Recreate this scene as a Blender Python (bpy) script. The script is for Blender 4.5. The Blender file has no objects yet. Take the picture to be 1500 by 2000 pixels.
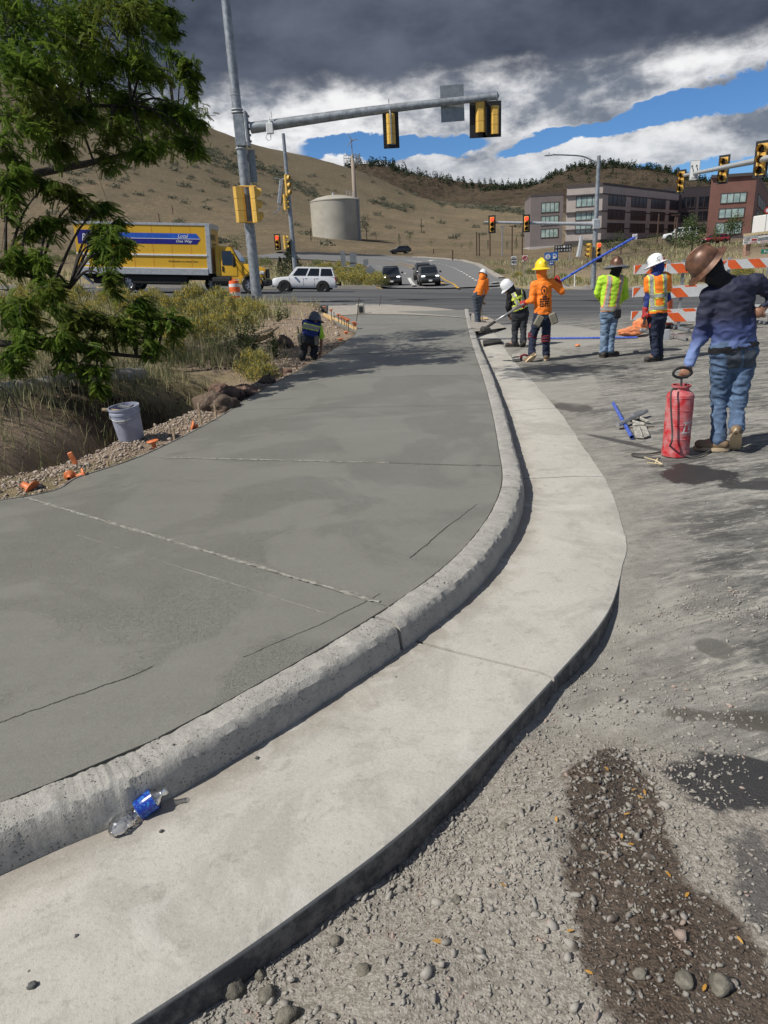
import bpy, math, random
import numpy as np
from mathutils import Vector, Matrix, noise as MN
R = math.radians
rng = np.random.default_rng(7); random.seed(7)
scene = bpy.context.scene
COL = scene.collection
# ------------------------------------------------------------------ camera
FPX = 1365.0; CH = 1.75
_p = R(19.3); _r = R(3.07)
FW = np.array([0, math.cos(_p), -math.sin(_p)])
_r0 = np.array([1., 0, 0]); _u0 = np.cross(_r0, FW)
RT = math.cos(_r)*_r0 - math.sin(_r)*_u0
UP = math.sin(_r)*_r0 + math.cos(_r)*_u0
cam_d = bpy.data.cameras.new('camera'); cam = bpy.data.objects.new('camera', cam_d); COL.objects.link(cam)
cam_d.sensor_fit = 'HORIZONTAL'; cam_d.sensor_width = 36; cam_d.lens = FPX/1500*36
cam_d.clip_start = 0.05; cam_d.clip_end = 9000
cam.matrix_world = Matrix(((RT[0], UP[0], -FW[0], 0), (RT[1], UP[1], -FW[1], 0), (RT[2], UP[2], -FW[2], CH), (0, 0, 0, 1)))
scene.camera = cam
# measuring helpers used while laying out: a picture point at a height, or at a distance, as a world point
def ray(px, py): return FW + RT*(px-750)/FPX + UP*(1000-py)/FPX
def G(px, py, z=0.):
    d = ray(px, py); return np.array([0, 0, CH]) + d*((z-CH)/d[2])
def P(px, py, y):
    d = ray(px, py); return np.array([0, 0, CH]) + d*(y/d[1])
# ------------------------------------------------------------------ node mini language
class S:
    def __init__(s, nt, k): s.nt, s.k = nt, k
    def _m(s, op, *a):
        n = s.nt.nodes.new('ShaderNodeMath'); n.operation = op
        for i, v in enumerate((s,)+a):
            if isinstance(v, S): s.nt.links.new(v.k, n.inputs[i])
            else: n.inputs[i].default_value = v
        return S(s.nt, n.outputs[0])
    def __add__(s, o): return s._m('ADD', o)
    __radd__ = __add__
    def __sub__(s, o): return s._m('SUBTRACT', o)
    def __rsub__(s, o): return (s*-1.0)+o
    def __mul__(s, o): return s._m('MULTIPLY', o)
    __rmul__ = __mul__
    def __truediv__(s, o): return s._m('DIVIDE', o)
    def mx(s, o): return s._m('MAXIMUM', o)
    def mn(s, o): return s._m('MINIMUM', o)
    def pw(s, o): return s._m('POWER', o)
    def f(s, op, *a): return s._m(op, *a)
    def sm(s, a, b, lo=0., hi=1.):
        n = s.nt.nodes.new('ShaderNodeMapRange'); n.interpolation_type = 'SMOOTHSTEP'
        s.nt.links.new(s.k, n.inputs[0]); n.inputs[1].default_value = a; n.inputs[2].default_value = b
        n.inputs[3].default_value = lo; n.inputs[4].default_value = hi
        return S(s.nt, n.outputs[0])
def noise(nt, vec, scale, detail=4, rough=.55, dist=0., out=0):
    n = nt.nodes.new('ShaderNodeTexNoise'); n.inputs['Scale'].default_value = scale
    n.inputs['Detail'].default_value = detail; n.inputs['Roughness'].default_value = rough; n.inputs['Distortion'].default_value = dist
    if vec is not None: nt.links.new(vec.k, n.inputs['Vector'])
    return S(nt, n.outputs[out])
def vor(nt, vec, scale, feat='F1', rnd=1.):
    n = nt.nodes.new('ShaderNodeTexVoronoi'); n.feature = feat; n.inputs['Scale'].default_value = scale; n.inputs['Randomness'].default_value = rnd
    if vec is not None: nt.links.new(vec.k, n.inputs['Vector'])
    return S(nt, n.outputs[0])
def xyz(nt, vec):
    n = nt.nodes.new('ShaderNodeSeparateXYZ'); nt.links.new(vec.k, n.inputs[0]); return [S(nt, n.outputs[i]) for i in range(3)]
def comb(nt, x, y, z):
    n = nt.nodes.new('ShaderNodeCombineXYZ')
    for i, v in enumerate((x, y, z)):
        if isinstance(v, S): nt.links.new(v.k, n.inputs[i])
        else: n.inputs[i].default_value = v
    return S(nt, n.outputs[0])
def mix(nt, f, a, b):
    n = nt.nodes.new('ShaderNodeMix'); n.data_type = 'RGBA'
    for v, i in ((f, 0), (a, 6), (b, 7)):
        if isinstance(v, S): nt.links.new(v.k, n.inputs[i])
        elif i: n.inputs[i].default_value = (*v, 1)
        else: n.inputs[i].default_value = v
    return S(nt, n.outputs[2])
# ------------------------------------------------------------------ world
SUN_EL, SUN_AZ = 47.0, -115.0       # azimuth clockwise from +Y
w = bpy.data.worlds.new('World'); scene.world = w; w.use_nodes = True
nt = w.node_tree; nt.nodes.clear()
tc = nt.nodes.new('ShaderNodeTexCoord'); D = S(nt, tc.outputs['Generated'])
sky = nt.nodes.new('ShaderNodeTexSky'); sky.sky_type = 'NISHITA'; sky.sun_disc = False
sky.sun_elevation = R(SUN_EL); sky.sun_rotation = R(SUN_AZ); sky.altitude = 1800; sky.air_density = 1.0; sky.dust_density = .3; sky.ozone_density = 2.5
x, y, z = xyz(nt, D)
el = z.f('ARCSINE')*57.2958; az = x.f('ARCTAN2', y)*57.2958
zz = z.mx(0.0)+.10
flat = comb(nt, x/zz, y/zz, 0.0)
wv = comb(nt, az*.060, el*.115, 1.7)
n_big = noise(nt, flat, .55, 6, .55, .3); n_det = noise(nt, wv, 2.1, 8, .57, .15); n_fin = noise(nt, wv, 6.5, 7, .6, .1)
elw = el+(n_det-.5)*3.2+(n_fin-.5)*1.5
def gs(v, c, s_): return (((v-c)/s_).pw(2.0)*-1.0).f('EXPONENT')
def win(v, a, b, c, d): return v.sm(a, b)*v.sm(c, d, 1., 0.)
b1 = gs(elw, 8.15, .62)*win(az, -7, -1, 6, 11)
b2 = (((elw-((az-11.)*.15+7.5))/((az-8.)*.032+.36).mx(.25)).pw(2.0)*-1.0).f('EXPONENT')*az.sm(8, 13)*az.sm(60, 90, 1., 0.)
b3 = gs(elw, 4.9, .85)*az.sm(14, 20)*az.sm(60, 90, 1., 0.)
dens = (n_big-.5)*.5+(n_fin-.5)*.35+.92-b1*1.25-b2*1.5-b3*1.1
beh = y.sm(-.1, .3, 1., 0.)
dens = dens-beh*.42
cov = dens.sm(.38, .62)
dark = (elw+(n_big-.5)*3.0).sm(11.0, 13.2)
shade = (n_det*.68+n_fin*.36+n_big*.15).sm(.47, .72)
grey = mix(nt, shade, (1.05, 1.05, 1.06), (.20, .235, .30))
low = elw.sm(6.9, 7.6, 1., 0.)
grey = mix(nt, low*.35, grey, (.72, .76, .81))
dk = mix(nt, (n_det*.42+n_big*.75).sm(.44, .74), (.050, .064, .100), (.165, .19, .25))
cl = mix(nt, dark, grey, dk)
cl = mix(nt, (el.sm(35, 60)*.5), cl, (.45, .48, .53))
hz = el.sm(0, 9, .35, 0.)
bg1 = nt.nodes.new('ShaderNodeBackground'); bg1.inputs[1].default_value = .085
tint = nt.nodes.new('ShaderNodeMix'); tint.data_type = 'RGBA'; tint.blend_type = 'MULTIPLY'; tint.inputs[0].default_value = 1.
nt.links.new(sky.outputs[0], tint.inputs[6]); tint.inputs[7].default_value = (.48, .73, 1.0, 1)
nt.links.new(tint.outputs[2], bg1.inputs[0])
bg2 = nt.nodes.new('ShaderNodeBackground'); nt.links.new(cl.k, bg2.inputs[0]); bg2.inputs[1].default_value = .76
ms = nt.nodes.new('ShaderNodeMixShader'); nt.links.new(cov.k, ms.inputs[0]); nt.links.new(bg1.outputs[0], ms.inputs[1]); nt.links.new(bg2.outputs[0], ms.inputs[2])
wo = nt.nodes.new('ShaderNodeOutputWorld'); nt.links.new(ms.outputs[0], wo.inputs[0])
sl = bpy.data.lights.new('sun', 'SUN'); sl.energy = 4.2; sl.angle = R(.53); sl.color = (1, .955, .88)
sun = bpy.data.objects.new('sun', sl); COL.objects.link(sun)
sd = Vector((math.sin(R(SUN_AZ))*math.cos(R(SUN_EL)), math.cos(R(SUN_AZ))*math.cos(R(SUN_EL)), math.sin(R(SUN_EL))))
sun.rotation_euler = sd.to_track_quat('Z', 'Y').to_euler()
vs = scene.view_settings; scene.display_settings.display_device = 'sRGB'
vs.view_transform = 'Standard'; vs.look = 'None'; vs.gamma = 1; vs.use_curve_mapping = False; vs.exposure = 0.19
# ------------------------------------------------------------------ materials
def newmat(name):
    m = bpy.data.materials.new(name); m.use_nodes = True; nt = m.node_tree
    b = nt.nodes['Principled BSDF']; return m, nt, b
def setc(nt, sock, v):
    if isinstance(v, S): nt.links.new(v.k, sock)
    elif isinstance(v, (tuple, list)): sock.default_value = (*v, 1) if len(v) == 3 else v
    else: sock.default_value = v
def bump(nt, b, h, dist=.01, strength=1.):
    n = nt.nodes.new('ShaderNodeBump'); n.inputs['Distance'].default_value = dist; n.inputs['Strength'].default_value = strength
    nt.links.new(h.k, n.inputs['Height']); nt.links.new(n.outputs[0], b.inputs['Normal'])
def objco(nt):
    return S(nt, nt.nodes.new('ShaderNodeTexCoord').outputs['Object'])
def worldco(nt):
    return S(nt, nt.nodes.new('ShaderNodeNewGeometry').outputs['Position'])
def mat(name, col, rough=.6, metal=0., var=.12, scale=6., bmp=0., bscale=None, spec=.4, col2=None, emit=None, es=1., alpha=None, coat=0.):
    m, nt, b = newmat(name); v = objco(nt)
    n = noise(nt, v, scale, 5, .6)
    c2 = col2 or tuple(min(1, c*(1-var*1.6)) for c in col); c1 = tuple(min(1, c*(1+var*.6)) for c in col)
    setc(nt, b.inputs['Base Color'], mix(nt, n.sm(.35, .65), c1, c2))
    b.inputs['Roughness'].default_value = rough; b.inputs['Metallic'].default_value = metal; b.inputs['Specular IOR Level'].default_value = spec
    if coat: b.inputs['Coat Weight'].default_value = coat; b.inputs['Coat Roughness'].default_value = .05
    if bmp: bump(nt, b, noise(nt, v, bscale or scale*8, 4, .6), bmp)
    if emit: b.inputs['Emission Color'].default_value = (*emit, 1); b.inputs['Emission Strength'].default_value = es
    return m
def blob(nt, X, Y, cx, cy, rx, ry, rot=0.):
    c, s_ = math.cos(R(rot)), math.sin(R(rot)); dx = X-cx; dy = Y-cy
    u = (dx*c+dy*s_)/rx; v = (dy*c-dx*s_)/ry
    return 1.0-(u*u+v*v).f('SQRT')
M = {}
def concrete(name, a, b_, c, kind=''):
    m, nt, b = newmat(name); v = worldco(nt); X, Y, Z = xyz(nt, v)
    big = noise(nt, v, .9, 5, .6, .4); med = noise(nt, v, 7, 6, .65); fin = noise(nt, v, 160, 3, .7)
    col = mix(nt, big.sm(.30, .72), a, b_)
    col = mix(nt, med.sm(.45, .72)*.45, col, c)
    col = mix(nt, fin.sm(.25, .5, .28, 0.), col, tuple(q*.45 for q in c))
    h = med*.4+fin*.35
    if kind == 'wet':
        st = noise(nt, comb(nt, X*.7, Y*5., 0.), 1.2, 5, .6, .3)
        col = mix(nt, st.sm(.4, .7)*.18, col, tuple(q*1.15 for q in b_))
        rough_p = (noise(nt, v, .8, 4, .6, .8)).sm(.46, .58)*.85+.15
        pit = 1.0-(vor(nt, v, 120).sm(.12, .26, 1., 0.)).mx(noise(nt, v, 210, 3, .9).sm(.36, .44, 1., 0.)*.8)
        col = mix(nt, rough_p*(1.0-pit)*.5, col, tuple(q*.55 for q in c))
        sp3 = noise(nt, v, 70, 4, .85); col = mix(nt, sp3.sm(.57, .66)*.35, col, (.36, .35, .31)); col = mix(nt, sp3.sm(.33, .43, .4, 0.), col, (.09, .088, .076)); h = h*.25+pit*rough_p*.8+st*.2+noise(nt, v, 2.2, 3)*.35+sp3*.5
        b.inputs['Roughness'].default_value = .47; b.inputs['Specular IOR Level'].default_value = .55
        bump(nt, b, h, .004)
    elif kind == 'dirty':
        spl = noise(nt, v, 6., 9, .8, 0.)
        grit = noise(nt, v, 60, 5, .8)
        crumbs = (vor(nt, v, 75).sm(.16, .30, 1., 0.))*(spl.sm(.47, .60))
        col = mix(nt, crumbs*.35, col, (.19, .19, .17)); col = mix(nt, noise(nt, v, 14, 6, .75).sm(.45, .62)*.45, col, (.24, .232, .21))
        col = mix(nt, (spl*.7+grit*.5).sm(.46, .60, .6, 0.), col, (.52, .50, .455))
        h = h+crumbs*.9+grit*.5; b.inputs['Roughness'].default_value = .9
        bump(nt, b, h, .008)
    else:
        dots = vor(nt, v, 26).sm(.06, .1, 1., 0.)*noise(nt, v, 2.3).sm(.5, .6)
        col = mix(nt, dots*.55, col, (.17, .16, .14))
        fp = noise(nt, v, 4.2, 6, .75, .6)
        col = mix(nt, fp.sm(.61, .70)*.4, col, (.27, .255, .22))
        sw = noise(nt, comb(nt, X*3., Y*22., 0.), 1.5, 4, .6, 1.5)
        col = mix(nt, sw.sm(.5, .75)*.15, col, (.5, .48, .43))
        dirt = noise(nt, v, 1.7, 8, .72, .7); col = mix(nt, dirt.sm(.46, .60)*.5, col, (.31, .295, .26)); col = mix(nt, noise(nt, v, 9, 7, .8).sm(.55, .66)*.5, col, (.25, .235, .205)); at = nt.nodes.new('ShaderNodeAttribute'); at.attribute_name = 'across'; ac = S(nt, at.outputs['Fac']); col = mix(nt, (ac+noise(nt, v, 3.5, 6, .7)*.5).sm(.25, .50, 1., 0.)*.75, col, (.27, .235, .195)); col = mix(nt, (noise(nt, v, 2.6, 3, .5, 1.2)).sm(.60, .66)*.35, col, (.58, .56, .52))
        gr = noise(nt, v, 70, 4, .85); col = mix(nt, gr.sm(.36, .46, .35, 0.), col, (.22, .21, .185)); col = mix(nt, gr.sm(.56, .66)*.3, col, (.62, .60, .55))
        sd_ = ac.sm(1.02, 1.08); col = mix(nt, sd_, col, mix(nt, noise(nt, v, 12, 6, .8).sm(.4, .62), (.07, .068, .066), (.19, .18, .16))); b.inputs['Roughness'].default_value = .9; bump(nt, b, h*.6+fp*.4+gr*.5, .004)  # outer side face: damp concrete, with its shade painted in as well
    setc(nt, b.inputs['Base Color'], col); return m
M['wet'] = concrete('wet_concrete', (.208, .204, .177), (.228, .224, .197), (.190, .187, .162), 'wet')
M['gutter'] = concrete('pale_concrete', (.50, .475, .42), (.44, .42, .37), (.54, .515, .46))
M['kerb'] = concrete('kerb_concrete', (.40, .385, .35), (.34, .33, .30), (.46, .445, .405), 'dirty')
M['ramp'] = concrete('fresh_concrete', (.60, .57, .50), (.55, .53, .47), (.64, .61, .54))
def asphalt_near():
    m, nt, b = newmat('dusty_asphalt'); v = worldco(nt); X, Y, Z = xyz(nt, v)
    wv = noise(nt, v, 1.6, 6, .65, .4)-.5; wf = noise(nt, v, 9, 5, .7)-.5
    st = noise(nt, comb(nt, X*.55+wv*.8, Y*1.5-X*.45, 0.), 1.35, 9, .74, .5)
    sk = noise(nt, comb(nt, X*.6, Y*2.6-X*.6, 2.), 2.6, 8, .72, .8)
    fin = noise(nt, v, 120, 3, .75); agg = vor(nt, v, 130)
    col = mix(nt, st.sm(.36, .62), (.105, .102, .097), (.27, .262, .238))
    sp2 = noise(nt, comb(nt, X*1.2, Y*3.2-X*.9, 7.), 6.5, 8, .8, .4); col = mix(nt, sk.sm(.50, .60)*.6, col, (.40, .385, .335)); col = mix(nt, sp2.sm(.53, .62)*.65, col, (.46, .44, .39)); col = mix(nt, sp2.sm(.37, .46, .65, 0.), col, (.055, .053, .051))
    col = mix(nt, sk.sm(.30, .43, .55, 0.), col, (.07, .068, .066))
    # pale slurry dust next to the gutter and on the gravel side
    edge = noise(nt, v, 3., 5, .6)*.5
    gx = (Y-1.2)*.36+.55       # rough gutter line near the camera
    d_g = X+wv*.5-(Y.mn(4.6)-3.3)*.40-(Y-4.6).mx(0.)*.085-1.25+edge*.4
    dust = d_g.sm(.05, .75, 1., 0.)*(sp2.sm(.30, .52)*.5+.5)*(st.sm(.3, .5)*.35+.65)
    col = mix(nt, dust*.85, col, mix(nt, noise(nt, v, 5, 7, .8).sm(.35, .65), (.24, .228, .20), (.35, .335, .295)))
    grav = blob(nt, X, Y, .4, 1.55, 1.05, 1.15, 45)
    gm = (grav+wv*.5).sm(.0, .3)
    col = mix(nt, gm, col, mix(nt, noise(nt, v, 55, 5, .8).sm(.4, .6), (.20, .18, .152), (.36, .332, .29)))
    def wet(cx, cy, rx, ry, rot, c, k=1., a=0., bb=.12, wb=1.):
        nonlocal col, wetm
        mk = (blob(nt, X, Y, cx, cy, rx, ry, rot)+wv*2.3*wb*min(1., .25/min(rx, ry)+.2)+wf*.7*wb).sm(a, bb+.1)*k
        col = mix(nt, mk, col, c); wetm = wetm.mx(mk)
    wetm = S(nt, nt.nodes.new('ShaderNodeValue').outputs[0])*0.0
    soil = (.052, .036, .024)
    soil = mix(nt, noise(nt, v, 60, 5, .85).sm(.4, .62), (.030, .022, .015), (.115, .082, .058))
    wet(.655, 1.64, .19, .62, -12, soil, .93, 0., .1, .8)
    wet(.74, 1.2, .19, .36, -8, soil, .92, 0., .1, .8)
    wet(1.24, 2.0, .26, .17, -20, (.030, .029, .030), .94, 0., .12)
    wet(1.5, 2.25, .45, .12, -25, (.07, .062, .045), .7)
    wet(1.12, 1.45, .16, .3, 10, (.045, .045, .047), .7)
    wet(2.62, 5.5, .36, .34, -12, (.036, .033, .031), .95); wet(2.95, 5.15, .62, .12, -14, (.045, .042, .039), .9)
    wet(3.5, 5.2, .7, .16, -8, (.05, .046, .042), .8)
    wet(3.0, 4.55, .5, .13, -40, (.07, .064, .055), .6)
    wet(2.35, 8.6, .26, .42, 30, (.085, .078, .068), .85)
    wet(2.42, 6.7, .07, .62, 32, (.075, .07, .064), .9, 0., .3, .22)
    wet(1.54, 2.92, .075, .11, 5, (.12, .115, .10), .8, 0., .15, .8)
    wet(1.72, 2.72, .05, .05, 5, (.12, .115, .10), .8, 0., .1, .2)
    # paler fresh apron beside the far gutter, oil and tyre marks further out
    ap = (blob(nt, X, Y, 2.95, 11.9, .62, 3.4, -8)+wv*.25).sm(.0, .1)
    col = mix(nt, ap*.55, col, (.36, .345, .305))
    ap2 = (blob(nt, X, Y, 4.1, 17.8, 1.5, 3.2, 0)+wv*.25).sm(.0, .1)
    col = mix(nt, ap2*.8, col, (.36, .35, .315))
    cr = (blob(nt, X, Y, 3.5, 12.2, 2.9, 1.6, 5)+wv*1.6+wf*.5).sm(.15, .6)
    col = mix(nt, cr*.4, col, (.07, .068, .065))
    far = Y.sm(17, 27)
    lanes = noise(nt, comb(nt, X*.05+Y*.01, Y*.55, 0.), 1.8, 6, .6, .2)
    dk = mix(nt, lanes.sm(.35, .65), (.068, .070, .073), (.135, .137, .14))
    col = mix(nt, far, col, dk)
    tyre = (noise(nt, comb(nt, X*.035, Y*.9-X*.10, 5.), 1.3, 5, .65, .3)).sm(.60, .66)
    col = mix(nt, tyre*Y.sm(20, 24)*.75, col, (.04, .04, .042))
    setc(nt, b.inputs['Base Color'], col)
    setc(nt, b.inputs['Roughness'], wetm*-.5+.92)
    setc(nt, b.inputs['Specular IOR Level'], wetm*.35+.2)
    bump(nt, b, fin*.6+agg*.5+st*.7, .005)
    return m
M['asph'] = asphalt_near()
def roadmat(name, a, b_):
    m, nt, b = newmat(name); v = worldco(nt); X, Y, Z = xyz(nt, v)
    l = noise(nt, comb(nt, X*.05, Y*.5, 0.), 1.8, 6, .6, .2); f = noise(nt, v, 40, 3, .7)
    setc(nt, b.inputs['Base Color'], mix(nt, f*.3, mix(nt, l.sm(.35, .65), a, b_), a)); b.inputs['Roughness'].default_value = .85
    bump(nt, b, f, .004); return m
M['road'] = roadmat('road_asphalt', (.15, .15, .15), (.20, .198, .195))
M['roadd'] = roadmat('crossing_asphalt', (.095, .097, .10), (.14, .142, .145))
M['pwhite'] = mat('white_road_paint', (.72, .71, .68), .7, var=.2, scale=2)
M['pyel'] = mat('yellow_road_paint', (.62, .37, .05), .7, var=.15, scale=2)
def earth():
    m, nt, b = newmat('dry_ground'); v = worldco(nt); X, Y, Z = xyz(nt, v)
    n1 = noise(nt, v, .12, 6, .6, .3); n2 = noise(nt, v, .9, 6, .65, .3); n3 = noise(nt, v, 7, 5, .7); n4 = noise(nt, v, 45, 4, .75)
    grass = mix(nt, n2.sm(.35, .65), (.33, .265, .16), (.23, .19, .115))
    grass = mix(nt, n3.sm(.45, .65)*.5, grass, (.13, .13, .06))
    dirt = mix(nt, n4.sm(.35, .65), (.27, .20, .14), (.38, .30, .22))
    dn = (noise(nt, v, .35, 5, .6)).sm(.5, .58)
    near = Y.sm(45, 60, 1., 0.)
    dirtm = (blob(nt, X, Y, -2.4, 21., 3.2, 12., 8)+(n2-.5)*.7).sm(0., .2).mx((blob(nt, X, Y, -4.6, 7.3, 4.2, 1.6, 22)+(n2-.5)*.4).sm(0., .15))
    dirtm = dirtm.mx((blob(nt, X, Y, 45., 110., 26., 45., -20)+(n1-.5)*.9).sm(.05, .35)*.8)
    col = mix(nt, dirtm, grass, dirt)
    soil = (blob(nt, X, Y, -4.3, 8.7, 3.6, .75, 26)+(n2-.5)*.5).sm(0., .25)
    col = mix(nt, soil*.85, col, (.085, .062, .042))
    hill = Y.sm(75, 110)
    hn = noise(nt, v, .045, 8, .68, .5); hs = vor(nt, v, .22)
    hc = mix(nt, hn.sm(.35, .65), (.265, .205, .130), (.185, .148, .100)); up_ = Z.sm(8, 62); hc = mix(nt, up_*.6, hc, (.135, .115, .078))  # upper slope darkened by height: cloud shadow put into the colour
    fine = noise(nt, v, .5, 7, .75)
    hc = mix(nt, fine.sm(.40, .60)*.6, hc, (.125, .105, .068))
    hc = mix(nt, fine.sm(.58, .7)*.35, hc, (.33, .265, .175))
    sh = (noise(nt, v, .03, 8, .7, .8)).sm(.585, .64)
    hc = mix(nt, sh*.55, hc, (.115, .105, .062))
    col = mix(nt, hill, col, hc)
    setc(nt, b.inputs['Base Color'], col); b.inputs['Roughness'].default_value = .95; b.inputs['Specular IOR Level'].default_value = .1
    bump(nt, b, n4*.5*near+n3*.5+fine*hill*14., .06); return m
M['earth'] = earth()
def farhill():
    m, nt, b = newmat('cloud_shaded_scrub'); v = worldco(nt)
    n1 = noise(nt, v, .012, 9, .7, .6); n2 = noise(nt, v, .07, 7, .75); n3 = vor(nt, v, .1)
    c = mix(nt, n1.sm(.35, .65), (.088, .066, .048), (.125, .097, .066))  # scrub browns darkened further: the cloud shadow is painted into the colour
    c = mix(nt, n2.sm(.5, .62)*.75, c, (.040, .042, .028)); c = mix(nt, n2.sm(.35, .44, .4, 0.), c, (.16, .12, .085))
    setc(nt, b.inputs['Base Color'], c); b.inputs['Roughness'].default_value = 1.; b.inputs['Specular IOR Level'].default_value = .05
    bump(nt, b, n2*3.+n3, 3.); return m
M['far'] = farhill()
# ------------------------------------------------------------------ mesh helpers
class MB:
    def __init__(s): s.v = []; s.f = []; s.m = []; s.n = 0
    def add(s, v, f, m=0):
        v = np.asarray(v, float).reshape(-1, 3); s.v.append(v)
        s.f += [tuple(int(i)+s.n for i in q) for q in f]; s.m += [m]*len(f); s.n += len(v); return s
    def box(s, c, d, rot=None, m=0, bev=0.):
        c = np.array(c, float); h = np.array(d, float)/2
        if bev > 0:
            b = min(bev, *(h*.9)); vs_ = []
            for sx in (-1, 1):
                for sy in (-1, 1):
                    for sz in (-1, 1):
                        for k in range(3):
                            q = h.copy(); q = q-b; q[k] = h[k]; vs_.append(q*np.array([sx, sy, sz]))
            vs_ = np.array(vs_); I = lambda sx, sy, sz, k: ((sx*2+sy)*2+sz)*3+k
            fs = []
            for k, (a, b2) in enumerate(((1, 2), (2, 0), (0, 1))):
                for sg in (0, 1):
                    idx = []
                    for u, v in ((0, 0), (1, 0), (1, 1), (0, 1)):
                        t = [0, 0, 0]; t[k] = sg; t[a] = u; t[b2] = v; idx.append(I(*t, k))
                    fs.append(idx if sg else idx[::-1])
            for k, (a, b2) in enumerate(((1, 2), (2, 0), (0, 1))):
                for u in (0, 1):
                    for v in (0, 1):
                        t0 = [0, 0, 0]; t0[a] = u; t0[b2] = v; t1 = list(t0); t1[k] = 1
                        q = [I(*t0, a), I(*t1, a), I(*t1, b2), I(*t0, b2)]; fs.append(q if (u ^ v) else q[::-1])
            for sx in (0, 1):
                for sy in (0, 1):
                    for sz in (0, 1):
                        q = [I(sx, sy, sz, 0), I(sx, sy, sz, 1), I(sx, sy, sz, 2)]; fs.append(q if (sx+sy+sz) % 2 else q[::-1])
            V = vs_
        else:
            V = np.array([[x, y, z] for x in (-1, 1) for y in (-1, 1) for z in (-1, 1)])*h
            fs = [(0, 1, 3, 2), (4, 6, 7, 5), (0, 4, 5, 1), (2, 3, 7, 6), (0, 2, 6, 4), (1, 5, 7, 3)]
        if rot is not None: V = V@np.array(rot).T
        return s.add(V+c, fs, m)
    def tube(s, pts, r, n=10, m=0, cap=True):
        pts = np.array(pts, float); k = len(pts); r = np.broadcast_to(np.array(r, float), (k,))
        V = []; t = np.gradient(pts, axis=0) if k > 2 else np.array([pts[1]-pts[0]]*2)
        a = np.array([0, 0, 1.]); 
        if abs(t[0]@a)/np.linalg.norm(t[0]) > .9: a = np.array([1., 0, 0])
        for i in range(k):
            d = t[i]/np.linalg.norm(t[i]); u = a-d*(a@d); u /= np.linalg.norm(u); a = u; v = np.cross(d, u)
            for j in range(n):
                q = 2*math.pi*j/n; V.append(pts[i]+r[i]*(u*math.cos(q)+v*math.sin(q)))
        F = [(i*n+j, i*n+(j+1) % n, (i+1)*n+(j+1) % n, (i+1)*n+j) for i in range(k-1) for j in range(n)]
        if cap: F += [tuple(range(n))[::-1], tuple((k-1)*n+j for j in range(n))]
        return s.add(V, F, m)
    def lathe(s, prof, c=(0, 0, 0), n=24, rot=None, m=0, cap=True):
        V = [(r*math.cos(2*math.pi*j/n), r*math.sin(2*math.pi*j/n), z) for r, z in prof for j in range(n)]
        V = np.array(V)
        if rot is not None: V = V@np.array(rot).T
        k = len(prof)
        F = [(i*n+j, i*n+(j+1) % n, (i+1)*n+(j+1) % n, (i+1)*n+j) for i in range(k-1) for j in range(n)]
        if cap: F += [tuple(range(n))[::-1], tuple((k-1)*n+j for j in range(n))]
        return s.add(V+np.array(c), F, m)
    def prism(s, poly, a, b, m=0):
        # poly: list of 2 vectors-> points; a,b offsets
        p = np.array(poly, float); n = len(p)
        V = np.vstack([p+np.array(a), p+np.array(b)])
        return s.add(V, [tuple(range(n))[::-1], tuple(range(n, 2*n))]+[(i, (i+1) % n, n+(i+1) % n, n+i) for i in range(n)], m)
    def mesh(s, name, mats, smooth=False):
        me = bpy.data.meshes.new(name)
        V = np.vstack(s.v) if s.v else np.zeros((0, 3))
        me.from_pydata(V.tolist(), [], s.f)
        for m_ in (mats if isinstance(mats, (list, tuple)) else [mats]): me.materials.append(M[m_] if isinstance(m_, str) else m_)
        if any(s.m): me.polygons.foreach_set('material_index', s.m)
        me.polygons.foreach_set('use_smooth', [bool(smooth)]*len(me.polygons))
        if smooth not in (False, 'all'):
            try: me.set_sharp_from_angle(angle=R(35 if smooth is True else smooth))
            except Exception: pass
        me.update(); return me
    def ob(s, name, mats, parent=None, smooth=False, **kw):
        return link(name, s.mesh(name, mats, smooth), parent, **kw)
def link(name, data, parent=None, label=None, cat=None, group=None, kind=None, loc=None):
    o = bpy.data.objects.new(name, data); COL.objects.link(o)
    if parent is not None: o.parent = parent
    if loc is not None: o.location = loc
    for k, v in (('label', label), ('category', cat), ('group', group), ('kind', kind)):
        if v: o[k] = v
    return o
def empty(name, loc=(0, 0, 0), rot=None, **kw):
    o = link(name, None, None, **kw); o.location = loc; o.empty_display_size = .2
    if rot is not None: o.rotation_euler = rot
    return o
def copy_tree(o, parent=None, **kw):
    c = o.copy(); COL.objects.link(c); c.parent = parent
    for k, v in kw.items(): c[k] = v
    for ch in list(o.children): copy_tree(ch, c)
    return c
def frame(ax, up=(0, 0, 1)):
    # columns: x=ax, z~up
    x = np.array(ax, float); x /= np.linalg.norm(x); z = np.array(up, float); z = z-x*(z@x); z /= np.linalg.norm(z)
    return np.column_stack([x, np.cross(z, x), z])
def zframe(z):
    z = np.array(z, float); z /= np.linalg.norm(z); a = np.array([1., 0, 0]) if abs(z[0]) < .9 else np.array([0, 1., 0])
    x = a-z*(z@a); x /= np.linalg.norm(x); return np.column_stack([x, np.cross(z, x), z])
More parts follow.
